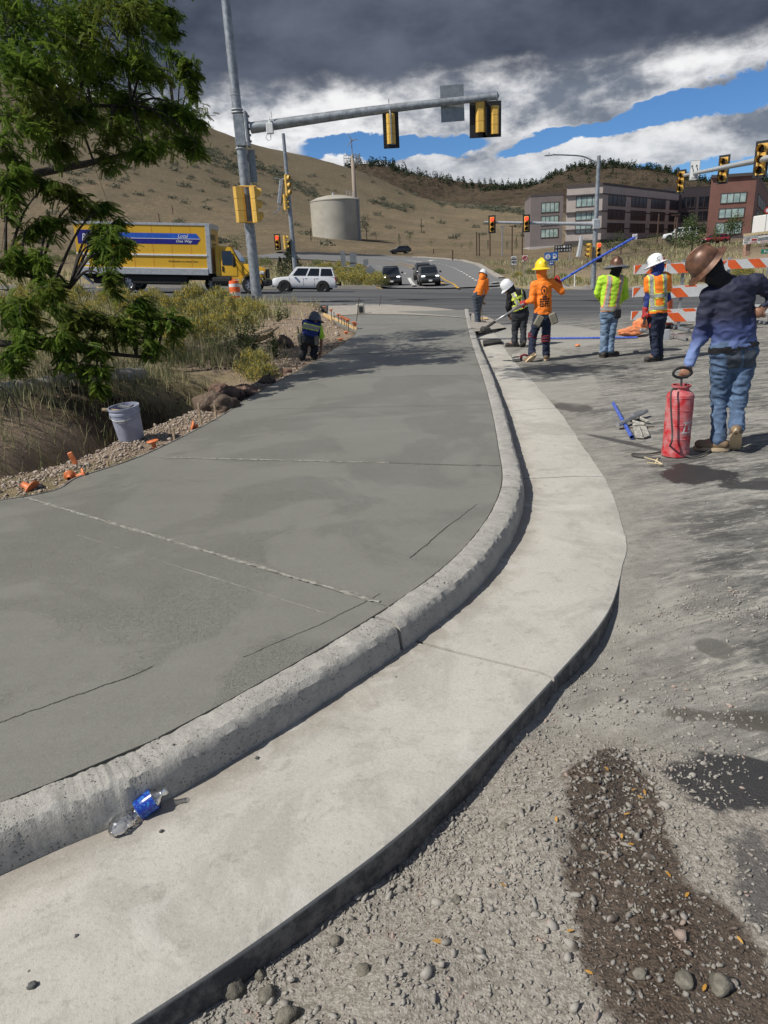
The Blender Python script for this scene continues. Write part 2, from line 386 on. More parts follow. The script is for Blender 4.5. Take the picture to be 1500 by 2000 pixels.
def text_mesh(txt, width, height, shear=0., depth=.002):
    cu = bpy.data.curves.new('t', 'FONT'); cu.body = txt; cu.extrude = .01; cu.shear = shear; cu.align_x = 'CENTER'; cu.align_y = 'CENTER'; cu.offset = .012; cu.resolution_u = 2
    o = bpy.data.objects.new('t', cu); COL.objects.link(o)
    me = bpy.data.meshes.new_from_object(o); bpy.data.objects.remove(o)
    v = np.zeros(len(me.vertices)*3); me.vertices.foreach_get('co', v); v = v.reshape(-1, 3)
    lo, hi = v.min(0), v.max(0); v = (v-(lo+hi)/2); v[:, 0] *= width/(hi[0]-lo[0]); v[:, 1] *= height/(hi[1]-lo[1]); v[:, 2] *= depth/.02
    f = [tuple(p.vertices) for p in me.polygons]; bpy.data.meshes.remove(me); return v, f
def add_text(mb, txt, c, xdir, ydir, width, height, shear=0., depth=.002, m=0):
    v, f = text_mesh(txt, width, height, shear, depth)
    x = np.array(xdir, float); y = np.array(ydir, float); x /= np.linalg.norm(x); y /= np.linalg.norm(y); z = np.cross(x, y)
    mb.add(v@np.array([x, y, z])+np.array(c), f, m)
def grid(nx, ny): return [(j*nx+i, j*nx+i+1, (j+1)*nx+i+1, (j+1)*nx+i) for j in range(ny-1) for i in range(nx-1)]
def sst(t): t = np.clip(t, 0, 1); return t*t*(3-2*t)
def fbm(X, Y, sc, oct=4, seed=0):
    # cheap numpy value noise
    out = np.zeros_like(X, dtype=float); amp = 1.; tot = 0
    for o in range(oct):
        r_ = np.random.default_rng(seed+o*17); T = r_.random((64, 64)); u = X*sc*2**o+o*13.7; v = Y*sc*2**o+o*7.3
        i = np.floor(u).astype(int); j = np.floor(v).astype(int); fu = sst(u-i); fv = sst(v-j); i %= 64; j %= 64; i2 = (i+1) % 64; j2 = (j+1) % 64
        out += amp*((T[i, j]*(1-fu)+T[i2, j]*fu)*(1-fv)+(T[i, j2]*(1-fu)+T[i2, j2]*fu)*fv-.5); tot += amp; amp *= .5
    return out/tot*2
# ================================================================== ground shape
def roadz(x, y):
    x = np.asarray(x, float); y = np.asarray(y, float)
    far = .45-.0555*(np.clip(x, -24, 22)+5.4)+.0065*(np.clip(y, 0, 66)-35)-.42*sst((y-46)/14)*(1-sst((x-5)/10))
    return far*sst((y-19)/13)
ROWS = [
 (84, [(-900, 560), (-300, 545), (0, 538), (200, 534), (400, 530), (550, 538), (660, 553), (765, 553), (900, 551), (960, 549), (1050, 546), (1160, 545), (1300, 533), (1500, 519), (1800, 505), (2300, 480)]),
 (130, [(-900, 530), (-300, 515), (0, 505), (200, 500), (400, 498), (550, 497), (640, 505), (700, 510), (800, 516), (900, 517), (960, 513), (1050, 506), (1160, 500), (1300, 486), (1500, 472), (1800, 465), (2300, 450)]),
 (190, [(-900, 480), (-300, 475), (0, 470), (200, 470), (400, 470), (550, 468), (640, 480), (780, 491), (900, 489), (1000, 488), (1040, 486), (1160, 472), (1300, 462), (1400, 462), (1500, 460), (1800, 455), (2300, 440)]),
 (232, [(-900, 430), (-300, 430), (0, 440), (400, 450), (550, 455), (660, 461), (780, 472), (900, 478), (1040, 478), (1160, 466), (1300, 458), (1500, 455), (1800, 450), (2300, 430)]),
 (320, [(-900, 300), (-300, 300), (0, 330), (200, 350), (400, 385), (500, 405), (600, 425), (700, 438), (800, 452), (900, 458), (1040, 464), (1160, 455), (1500, 450), (1800, 440), (2300, 420)]),
 (420, [(-900, 130), (-300, 170), (0, 230), (200, 262), (400, 312), (500, 348), (600, 378), (700, 402), (800, 425), (900, 432), (1040, 432), (1160, 440), (1500, 440), (1800, 430), (2300, 410)]),
 (520, [(-900, 20), (-300, 90), (0, 160), (200, 202), (300, 226), (380, 246), (440, 263), (500, 284), (600, 306), (700, 331), (760, 357), (830, 388), (870, 398), (1000, 401), (1040, 402), (1160, 430), (1500, 430), (1800, 425), (2300, 400)]),
 (600, [(-900, 190), (-300, 220), (0, 260), (200, 300), (300, 330), (380, 350), (440, 360), (500, 380), (600, 400), (700, 410), (760, 420), (830, 440), (1040, 450), (1500, 450), (2300, 440)])]
_tab = []
for d, pts in ROWS:
    a = []; zz_ = []
    for px, py in pts:
        r_ = ray(px, py); h = math.hypot(r_[0], r_[1]); a.append(math.degrees(math.atan2(r_[0], r_[1]))); zz_.append(CH+d*r_[2]/h)
    _tab.append((d, np.array(a), np.array(zz_)))
_D = np.array([t[0] for t in _tab], float)
def tabz(az, d):
    Z = np.array([np.interp(az, t[1], t[2]) for t in _tab]); n = len(_D)
    i = np.clip(np.searchsorted(_D, d)-1, 0, n-2); ix = np.arange(len(az))
    z0 = Z[np.clip(i-1, 0, n-1), ix]; z1 = Z[i, ix]; z2 = Z[i+1, ix]; z3 = Z[np.clip(i+2, 0, n-1), ix]
    d0 = _D[np.clip(i-1, 0, n-1)]; d1 = _D[i]; d2 = _D[i+1]; d3 = _D[np.clip(i+2, 0, n-1)]
    t = np.clip((d-d1)/(d2-d1), 0, 1); L = d2-d1
    m1 = .8*(z2-z0)/np.maximum(d2-d0, 1)*L; m2 = .8*(z3-z1)/np.maximum(d3-d1, 1)*L
    return (2*t**3-3*t*t+1)*z1+(t**3-2*t*t+t)*m1+(-2*t**3+3*t*t)*z2+(t**3-t*t)*m2
def crom(pts, n=14):
    p = np.array(pts, float); p = np.vstack([2*p[0]-p[1], p, 2*p[-1]-p[-2]]); out = []
    for i in range(1, len(p)-2):
        for k in range(n):
            t = k/n; out.append(.5*((2*p[i])+(-p[i-1]+p[i+1])*t+(2*p[i-1]-5*p[i]+4*p[i+1]-p[i+2])*t*t+(-p[i-1]+3*p[i]-3*p[i+1]+p[i+2])*t**3))
    out.append(p[-2]); return np.array(out)
FACE = crom([(-7.5, -2.6), (-4.2, -.15), (-2.4, 1.0), (-1.26, 1.71), (-.71, 2.10), (.13, 3.03), (.66, 3.86), (1.05, 4.94), (1.25, 6.23), (1.51, 8.3), (1.81, 11.07), (2.12, 14.2), (2.62, 18.8), (3.15, 23.5), (3.5, 26.4)])
FORM = crom([(-9.5, 4.0), (-6.2, 4.75)]+[tuple(G(px, py, .15)[:2]) for px, py in ((0, 978), (160, 930), (290, 885), (420, 820), (500, 770), (600, 715), (640, 690), (696, 650))]+[(-1.0, 22.), (-1.5, 25.5), (-2.05, 29.6)])
def side(poly, x, y):
    # signed distance, + on the left of the polyline (direction of travel)
    x = np.asarray(x, float).ravel(); y = np.asarray(y, float).ravel()
    a = poly[:-1]; d = poly[1:]-a; L2 = (d**2).sum(1); best = np.full(x.shape, 1e9); sg = np.ones_like(best)
    for k in range(len(a)):
        t = np.clip(((x-a[k, 0])*d[k, 0]+(y-a[k, 1])*d[k, 1])/L2[k], 0, 1); qx = x-a[k, 0]-t*d[k, 0]; qy = y-a[k, 1]-t*d[k, 1]
        r_ = np.hypot(qx, qy); m = r_ < best-1e-9; best[m] = r_[m]; c = d[k, 0]*qy-d[k, 1]*qx; sg[m] = np.sign(c[m])
    return best*sg
EX = [-400, 1.0, 1.01, 12., 12.01, 16., 30., 60, 400]; EY = [66, 66, 68.5, 68.5, 57., 54.5, 53., 52, 52]
def edge_y(x): return np.interp(x, EX, EY)
RPO = np.array([(-2.6, 32.6), (-.9, 33.0), (2.2, 31.6), (3.4, 27.)])
def Zg(x, y):
    x = np.asarray(x, float).ravel(); y = np.asarray(y, float).ravel(); d = np.hypot(x, y); az = np.degrees(np.arctan2(x, y))
    s = side(FORM, x, y)
    nz = fbm(x, y, .45, 4, 3)*.10+fbm(x, y, 2.3, 3, 9)*.035
    near = 1-sst((y-9.5)/3.)
    verge = .10+.03*np.clip(s, 0, 12)+nz*sst(s/.8)
    ctr = 1.32-.12*np.clip(y-6, 0, 4); verge = verge-.62*sst((s-ctr+.46)/.34)*(1-sst((s-ctr-.12)/.62))*near+near*.26*sst((s-ctr-.5)/.7)+.03*np.exp(-((s-.45)/.25)**2)*near
    verge = verge+(roadz(x, y)+.12-verge)*sst((y-20)/12)*sst(s/2)
    right = np.where(s > -.02, verge, -.45)
    ey = edge_y(x); rz = roadz(x, y)
    inroad = (y > 33) & (y < ey); right = np.where(inroad, rz-.25, right)
    right = np.where((y <= 33) & (s < -.02), np.minimum(rz-.3, -.3), right)
    b = np.clip((y-ey)/14, 0, 1); rise = roadz(x, ey)+.14
    T = tabz(az, np.maximum(d, 84)); T = T+fbm(x, y, .012, 5, 21)*np.clip((d-150)/90, 0, 4)*1.1+fbm(x, y, .15, 3, 5)*.25*sst((d-90)/60)
    far = rise*(1-sst((d-67)/20))+T*sst((d-67)/20)
    return np.where(y >= ey, far, right)
def GT(px, py, dmin=5., dmax=640.):
    r_ = ray(px, py); h = math.hypot(r_[0], r_[1]); dd = np.geomspace(dmin, dmax, 2500); k = dd/h
    X = r_[0]*k; Y = r_[1]*k; Z = CH+r_[2]*k; g = np.maximum(Zg(X, Y), np.where(Y < edge_y(X), roadz(X, Y), -9))
    i = np.argmax(g >= Z)
    if not (g >= Z).any(): i = len(dd)-1
    return np.array([X[i], Y[i], g[i]])
def Z1(x, y): return float(Zg([x], [y])[0])
azs = np.radians(np.linspace(-64, 62, 330)); ds = np.concatenate([np.geomspace(2.2, 84, 210), np.geomspace(86, 600, 120)])
AZ, DD = np.meshgrid(azs, ds); X = DD*np.sin(AZ); Y = DD*np.cos(AZ); Z = Zg(X, Y)
mb = MB(); mb.add(np.column_stack([X.ravel(), Y.ravel(), Z]), [q[::-1] for q in grid(len(azs), len(ds))])
ground = mb.ob('ground', 'earth', smooth='all', kind='structure')
# far scrub hills behind, their dark brown includes a painted cloud shadow
def hillmesh(name, rows, matn, amp, seed, n=260, sub=14):
    azr = None; tabs = []
    for d, pts in rows:
        a = []; z_ = []
        for px, py in pts:
            r_ = ray(px, py); h = math.hypot(r_[0], r_[1]); a.append(math.atan2(r_[0], r_[1])); z_.append(CH+d*r_[2]/h)
        tabs.append((d, a, z_))
    az_ = np.linspace(max(t[1][0] for t in tabs), min(t[1][-1] for t in tabs), n); V = []; L = 0
    for i in range(len(tabs)-1):
        for k in range(sub+(i == len(tabs)-2)):
            t = k/sub; d = tabs[i][0]*(1-t)+tabs[i+1][0]*t; z_ = np.interp(az_, tabs[i][1], tabs[i][2])*(1-t)+np.interp(az_, tabs[i+1][1], tabs[i+1][2])*t
            x_ = d*np.sin(az_); y_ = d*np.cos(az_); e = np.clip((tabs[-2][0]-d)/60., 0, 1); z_ = z_+(fbm(x_, y_, .008, 5, seed)*amp-.3*amp)*e+fbm(x_, y_, .05, 3, seed+3)*2
            V.append(np.column_stack([x_, y_, z_])); L += 1
    V = np.vstack(V); mb = MB(); mb.add(V, [q[::-1] for q in grid(n, L)]); o = mb.ob(name, matn, smooth='all', kind='structure'); return V.reshape(L, n, 3)
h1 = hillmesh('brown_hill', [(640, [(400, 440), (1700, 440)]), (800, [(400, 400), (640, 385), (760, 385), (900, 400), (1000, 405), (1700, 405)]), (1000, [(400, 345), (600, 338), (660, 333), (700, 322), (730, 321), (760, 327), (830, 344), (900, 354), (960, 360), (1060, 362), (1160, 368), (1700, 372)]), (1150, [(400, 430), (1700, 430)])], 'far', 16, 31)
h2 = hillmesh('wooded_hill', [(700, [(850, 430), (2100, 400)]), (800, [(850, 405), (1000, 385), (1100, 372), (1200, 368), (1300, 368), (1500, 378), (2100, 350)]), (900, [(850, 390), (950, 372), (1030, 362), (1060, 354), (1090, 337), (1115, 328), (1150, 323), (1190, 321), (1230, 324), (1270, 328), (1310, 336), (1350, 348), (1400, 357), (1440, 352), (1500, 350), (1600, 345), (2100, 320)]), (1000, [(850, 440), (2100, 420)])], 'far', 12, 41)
# ================================================================== street sheet
xs = np.concatenate([np.linspace(-140, -30, 23)[:-1], np.linspace(-30, -8, 30)[:-1], np.linspace(-8, -3, 26)[:-1], np.linspace(-3, 4, 150)[:-1], np.linspace(4, 14, 60)[:-1], np.linspace(14, 40, 30)[:-1], np.linspace(40, 140, 20)])
ys = np.concatenate([np.linspace(-1, .6, 12)[:-1], np.linspace(.6, 5, 120)[:-1], np.linspace(5, 12, 60)[:-1], np.linspace(12, 33, 60)[:-1], np.linspace(33, 68.5, 50)])
X, Y = np.meshgrid(xs, ys); fx, fy = X.ravel(), Y.ravel(); SD = side(FACE, fx, fy)
def streetz(fx, fy, SD):
    so = -SD-.62
    pit = sst((3.7-fy)/.9)*(1-sst((so-.15)/.85))
    z_ = roadz(fx, fy)-.004-.092*pit+pit*fbm(fx, fy, 2.2, 4, 77)*.045+.012*fbm(fx, fy, .9, 3, 5)*sst((so-.3)/.5)*(1-sst((fy-20)/9))
    z_ = z_+np.exp(-((so+.01)/.09)**2)*sst((3.3-fy)/.8)*.045*np.clip(.5+fbm(fx, fy, 4.5, 4, 15)*1.6, 0, 1.5); z_ = np.where((SD > .03) & (fy > 24) & (fy < np.interp(fx, [-2.6, -.7, .6, 2.3, 3.4, 3.6], [31.6, 32.6, 32.8, 30.8, 27.5, 24.])), z_-.5, z_); hump = np.exp(-((so-.42)/.16)**2)*sst((3.0-fy)/.7)*.045*(1+fbm(fx, fy, 3, 3, 8)); return z_+hump
Zs = streetz(fx, fy, SD)
F = []; nx = len(xs); EYs = edge_y(xs)
for q in grid(nx, len(ys)):
    i = q[0]; xc = fx[i]; yc = fy[i]
    if yc < 33 and (SD[list(q)].min() > .02 or xc < -4.8) and not (yc > 27 and xc > -2.7): continue
    if ys[q[2]//nx] > edge_y(xc)+.8: continue
    F.append(q)
mb = MB(); mb.add(np.column_stack([fx, fy, Zs]), F); road = mb.ob('road', 'asph', smooth='all', kind='structure')
def sub_ribbon(left, right, n, zf, off): pass
def ribbon(name, pts, wd, off, matn, parent=None, n=6, zf=None, rag=0, **kw):
    # strip of width wd following the ground
    c = crom(pts, n) if len(pts) > 2 else np.linspace(pts[0], pts[1], 12); t = np.gradient(c, axis=0); nn = np.column_stack([-t[:, 1], t[:, 0]]); nn /= np.linalg.norm(nn, axis=1)[:, None]
    a = c[:, :2]+nn*np.reshape(wd, (-1, 1))/2; b = c[:, :2]-nn*np.reshape(wd, (-1, 1))/2; f = zf or (lambda x, y: Zg(x, y))
    V = np.empty((len(c)*2, 3)); V[::2, :2] = a; V[1::2, :2] = b; V[:, 2] = f(V[:, 0], V[:, 1])+off
    mb = MB(); mb.add(V, [(2*i, 2*i+1, 2*i+3, 2*i+2) for i in range(len(c)-1)]); return mb.ob(name, matn, parent, **kw)
# leg of the road climbing away between the median and the right-hand verge
Lp = [GT(px, py)[:2] for px, py in ((742, 561), (738, 545), (728, 530), (712, 520), (690, 514.5), (650, 511), (600, 508), (540, 506), (470, 504))]
Rp = [GT(px, py)[:2] for px, py in ((1004, 556), (986, 545), (955, 528), (926, 514.5), (876, 507), (800, 503.5), (730, 500.5), (650, 498), (540, 496))]
A = crom(Lp, 14); B = crom(Rp, 14); NW = 10
mb = MB(); V = []
for a, b in zip(A, B):
    for k in range(NW+1): p = a+(b-a)*k/NW; V.append(p)
V = np.array(V); Zr = Zg(V[:, 0], V[:, 1]); Zr = np.maximum(Zr, np.where(V[:, 1] < 70, roadz(V[:, 0], V[:, 1]), -9))+.10
mb.add(np.column_stack([V, Zr]), grid(NW+1, len(A))); leg = mb.ob('hill_road', 'road', kind='structure', smooth='all')
def legz(x, y): return np.maximum(Zg(x, y), roadz(x, y))
def gpt(px, py): return GT(px, py)[:2]
def paint(pix, wd, matn, off=.14, n=6): return ribbon('road_marking', [gpt(*q) for q in pix], wd, off, matn, leg, n, legz)
paint([(896, 566), (872, 551), (848, 535), (828, 526), (790, 517), (750, 512), (722, 510)], .22, 'pyel')
paint([(874, 563), (855, 550), (836, 538), (818, 529.5), (782, 520), (745, 515), (720, 512.5)], .22, 'pyel')
paint([(808, 563), (803, 553), (799, 545)], .4, 'pwhite')
paint([(724, 505), (760, 507.5), (800, 511), (826, 513)], .3, 'pwhite')
for i in range(17):
    t = i/16; pts = crom([(832, 513.5), (872, 520), (898, 531), (928, 549)], 6); k = t*(len(pts)-1); j = min(int(k), len(pts)-2); p = pts[j]+(pts[j+1]-pts[j])*(k-j); q = pts[j]+(pts[j+1]-pts[j])*(k-j+.5)
    ribbon('road_marking', [gpt(*p), gpt(*q)], .25, .14, 'pwhite', leg, 2, legz)
paint([(793, 537), (789, 535)], .18, 'pwhite'); paint([(744, 523), (736, 521.5)], .18, 'pwhite')
paint([(838, 511.5), (852, 509.5)], .7, 'pwhite'); paint([(964, 555), (978, 553)], .7, 'pwhite')
for i in range(6): paint([(690+i*9, 497.6+i*.35), (702+i*9, 498.4+i*.35)], .35, 'pwhite', .16)
# crossing-road markings (a few mm above the asphalt)
def rline(p, q, wd, matn='pwhite'): return ribbon('road_marking', [p, q], wd, .006, matn, road, 4, roadz)
mk = [((-34, 34.6), (-1.4, 33.7), .14), ((-34, 37.9), (-6, 37.2), .12), ((-5.4, 37.2), (1.4, 36.6), .12), ((-28, 45.6), (-8.2, 43.6), .12), ((-34, 52), (-17, 51), .12), ((3.4, 66.6), (5., 66.4), .5), ((6.6, 66.2), (8.2, 66.), .5), ((10, 63), (11.6, 62.6), .5)]
for a, b, wd in mk: rline(a, b, wd)
ribbon('road_marking', [(-1.2, 33.6), (.2, 33.5), (.9, 33.1), (1.1, 32.5)], .16, .006, 'pwhite', road, 6, roadz)
# pale curbs along the far side
def kerbline(pts, wd, hh, parent=None, matn='ramp', name='far_kerb', zf=legz):
    c = crom(pts, 8); t = np.gradient(c, axis=0); nn = np.column_stack([-t[:, 1], t[:, 0]]); nn /= np.linalg.norm(nn, axis=1)[:, None]
    z0 = zf(c[:, 0], c[:, 1]); V = []
    for i in range(len(c)):
        a = c[i]; b = c[i]+nn[i]*wd
        V += [(*a, z0[i]-.2), (*a, z0[i]+hh), (*b, z0[i]+hh), (*b, z0[i]-.2)]
    F = [(4*i+k, 4*i+4+k, 4*i+5+k, 4*i+1+k) for i in range(len(c)-1) for k in range(3)]
    mb = MB(); mb.add(V, F); return mb.ob(name, matn, parent, kind='structure' if parent is None else None)
kerbline([(x_, edge_y(x_)) for x_ in (12.1, 13, 14.5, 16, 20, 26, 40, 80)], .8, .16)
kerbline([(x_, 66.) for x_ in (-60, -40, -20, -8, -2, .4)], .5, .15)
kerbline([tuple(q) for q in Rp[1:7]][::-1][::-1], .8, .22)
kerbline([tuple(q) for q in Rp[5:]], 1.4, .3)
# ================================================================== wet slab, kerb, gutter
def resample(poly, p0, p1, n):
    # n+1 points between the two points of poly nearest p0 and p1
    seg = np.linalg.norm(np.diff(poly, axis=0), axis=1); s = np.concatenate([[0], np.cumsum(seg)])
    def loc(p):
        best = (1e9, 0)
        for i in range(len(poly)-1):
            d = poly[i+1]-poly[i]; t = np.clip(((p-poly[i])@d)/(d@d), 0, 1); r_ = np.linalg.norm(poly[i]+d*t-p)
            if r_ < best[0]: best = (r_, s[i]+t*seg[i])
        return best[1]
    q = np.linspace(loc(np.array(p0[:2])), loc(np.array(p1[:2])), n+1)
    return np.column_stack([np.interp(q, s, poly[:, 0]), np.interp(q, s, poly[:, 1])])
def offset(poly, d):
    t = np.gradient(poly, axis=0); nn = np.column_stack([-t[:, 1], t[:, 0]]); nn /= np.linalg.norm(nn, axis=1)[:, None]; return poly+nn*d
KB = offset(FACE, .175)
sidewalk = link('sidewalk', None, kind='structure')
rows = [((-9.2, 4.05), (-6.9, -2.0)), (G(45, 975, .15), G(745, 1180, .15)), (G(300, 893, .15), G(975, 910, .15)), (G(455, 800, .15), G(957, 790, .15)), (G(560, 737, .15), G(947, 733, .15)), (G(630, 694, .15), G(921, 690, .15)), ((-1.0, 21.5), (2.6, 21.6)), ((-1.75, 28.6), (3.3, 26.0))]
def slabpanel(i, n, mcols=16):
    A = resample(FORM, rows[i][0], rows[i+1][0], n); B = resample(KB, rows[i][1], rows[i+1][1], n); g = .006
    V = []; 
    for k in range(n+1):
        for j in range(mcols+1): V.append(A[k]+(B[k]-A[k])*j/mcols)
    V = np.array(V).reshape(n+1, mcols+1, 2)
    V[0] += (V[1]-V[0])/np.linalg.norm(V[1]-V[0], axis=1)[:, None]*g; V[-1] -= (V[-1]-V[-2])/np.linalg.norm(V[-1]-V[-2], axis=1)[:, None]*g
    rise = .15+0.0*V[..., 0]
    V3 = np.dstack([V, rise+fbm(V[..., 0], V[..., 1], .8, 2, 4)*.004]); nn = (n+1)*(mcols+1)
    mb = MB(); rim = [0*(mcols+1)+j for j in range(mcols+1)]+[k*(mcols+1)+mcols for k in range(1, n+1)]+[n*(mcols+1)+j for j in range(mcols-1, -1, -1)]+[k*(mcols+1) for k in range(n-1, 0, -1)]
    top = V3.reshape(-1, 3); low = top[rim]-np.array([0, 0, .14]); F = [q[::-1] for q in grid(mcols+1, n+1)]; R_ = len(rim)
    F += [(rim[a], nn+a, nn+(a+1) % R_, rim[(a+1) % R_]) for a in range(R_)]
    F = [q if False else q for q in F]; mb.add(np.vstack([top, low]), F)
    me = mb.mesh('concrete_panel', 'wet', smooth=30); link('concrete_panel', me, sidewalk)
for i in range(len(rows)-1): slabpanel(i, (26, 26, 20, 14, 12, 14, 16)[i])
mb = MB(); A = resample(FORM, rows[0][0], rows[-1][0], 90); B = resample(KB, rows[0][1], rows[-1][1], 90); V = np.empty((182, 3)); V[::2, :2] = A; V[1::2, :2] = B; V[:, 2] = .138
mb.add(V, [(2*i, 2*i+1, 2*i+3, 2*i+2) for i in range(90)]); mb.ob('slab_bed', 'wet', sidewalk)
# tooled joint lips and trowel lines left by finishing
def slabline(name, a, b, wd, h, matn, wob=.0, seed=0, n=60, zz=.1525):
    rg = np.random.default_rng(seed); a = np.array(a[:2]); b = np.array(b[:2]); t = np.linspace(0, 1, n)[:, None]; c = a+(b-a)*t; d = (b-a)/np.linalg.norm(b-a); nrm = np.array([-d[1], d[0]])
    w_ = np.cumsum(rg.normal(0, 1, n)); w_ -= np.linspace(w_[0], w_[-1], n); c = c+nrm*(w_*wob)[:, None]; ww = wd*(.55+.9*rg.random(n))
    V = []; 
    for i in range(n): V += [(*(c[i]-nrm*ww[i]), zz-.001), (*c[i], zz+h*(.3+rg.random())), (*(c[i]+nrm*ww[i]), zz-.001)]
    F = [(3*i+k, 3*i+1+k, 3*i+4+k, 3*i+3+k) for i in range(n-1) for k in (0, 1)]
    mb = MB(); mb.add(V, F); return mb.ob(name, matn, sidewalk)
M['lip'] = mat('dry_mortar_lip', (.275, .265, .23), .9, var=.25, scale=30, bmp=.003)
M['crack'] = mat('crack_edge', (.105, .10, .088), .95, var=.2, scale=40)
slabline('joint_lip', G(52, 972, .15), G(742, 1176, .15), .017, .004, 'lip', .0008, 1, 120)
slabline('joint_lip', G(310, 893, .15), G(760, 904, .15), .016, .003, 'lip', .001, 2, 90); slabline('joint_lip', G(760, 904, .15), G(940, 911, .15), .008, .002, 'crack', .001, 3, 40)
slabline('trowel_line', G(150, 1045, .15), G(470, 1145, .15), .003, .001, 'lip', .0004, 5, 80); slabline('trowel_line', G(470, 1145, .15), G(640, 1200, .15), .002, .001, 'lip', .0004, 15, 80)
slabline('crack', G(0, 1412, .15), G(170, 1352, .15), .0035, .002, 'crack', .0014, 6, 60); slabline('crack', G(170, 1352, .15), G(298, 1302, .15), .0035, .002, 'crack', .0014, 7, 60)
slabline('crack', G(475, 1284, .15), G(640, 1213, .15), .002, .001, 'crack', .0008, 8, 60); slabline('crack', G(800, 1090, .15), G(932, 985, .15), .003, .001, 'crack', .002, 9, 50)
slabline('crack', G(640, 1213, .15), G(742, 1160, .15), .0015, .001, 'crack', .001, 10, 40); slabline('crack', G(930, 908, .15), G(976, 911, .15), .006, .002, 'crack', .001, 12, 20)
slabline('bulkhead_groove', G(650, 693, .15), G(917, 684, .15), .03, .002, 'crack', .004, 13, 40)
# kerb
kpro = [(0., -.05), (.002, .03), (.012, .100), (.020, .126), (.034, .144), (.052, .152), (.10, .155), (.15, .155), (.168, .151), (.172, .12), (.172, -.05)]
kcut = [-1e9, 2.93, 4.75+.2, 11.2, 18.2, 1e9]
kerb = link('kerb', None, kind='structure')
fi = np.linspace(0, len(FACE)-1, 1400); FC = np.column_stack([np.interp(fi, np.arange(len(FACE)), FACE[:, k]) for k in (0, 1)])
for a, b in zip(kcut[:-1], kcut[1:]):
    sel = FC[(FC[:, 1] > a+.006) & (FC[:, 1] < b-.006)]
    if b > 18.3: sel = FC[FC[:, 1] > 18.206]
    V = []; rj = np.random.default_rng(int(a) % 97).normal(0, 1, (len(sel), 24)); rj = (rj+np.roll(rj, 1, 0)+np.roll(rj, 2, 0)+np.roll(rj, 3, 0))/1.6; t = np.gradient(sel, axis=0); nn = np.column_stack([-t[:, 1], t[:, 0]]); nn /= np.linalg.norm(nn, axis=1)[:, None]
    nz = fbm(sel[:, 0], sel[:, 1], 3., 4, 55)*.008+fbm(sel[:, 0], sel[:, 1], 19., 3, 57)*.004; nz2 = fbm(sel[:, 0]+9, sel[:, 1], 2., 4, 56)*.010+fbm(sel[:, 0]+9, sel[:, 1], 15., 3, 58)*.004
    for i in range(len(sel)):
        for k, (o, h) in enumerate(kpro):
            ww = nz[i] if 1 < k < 9 else 0; q = sel[i]+nn[i]*(o+(nz2[i] if k < 5 else 0)+.0016*rj[i, k]*(2 < k < 8)); V.append((*q, h+ww*.6*(k > 2)+.0016*rj[i, k+11]*(2 < k < 9)))
    mb = MB(); mb.add(V, grid(len(kpro), len(sel))+[tuple(range(len(kpro))), tuple((len(sel)-1)*len(kpro)+k for k in range(len(kpro)))[::-1]]); mb.ob('kerb_section', 'kerb', kerb, smooth=28)
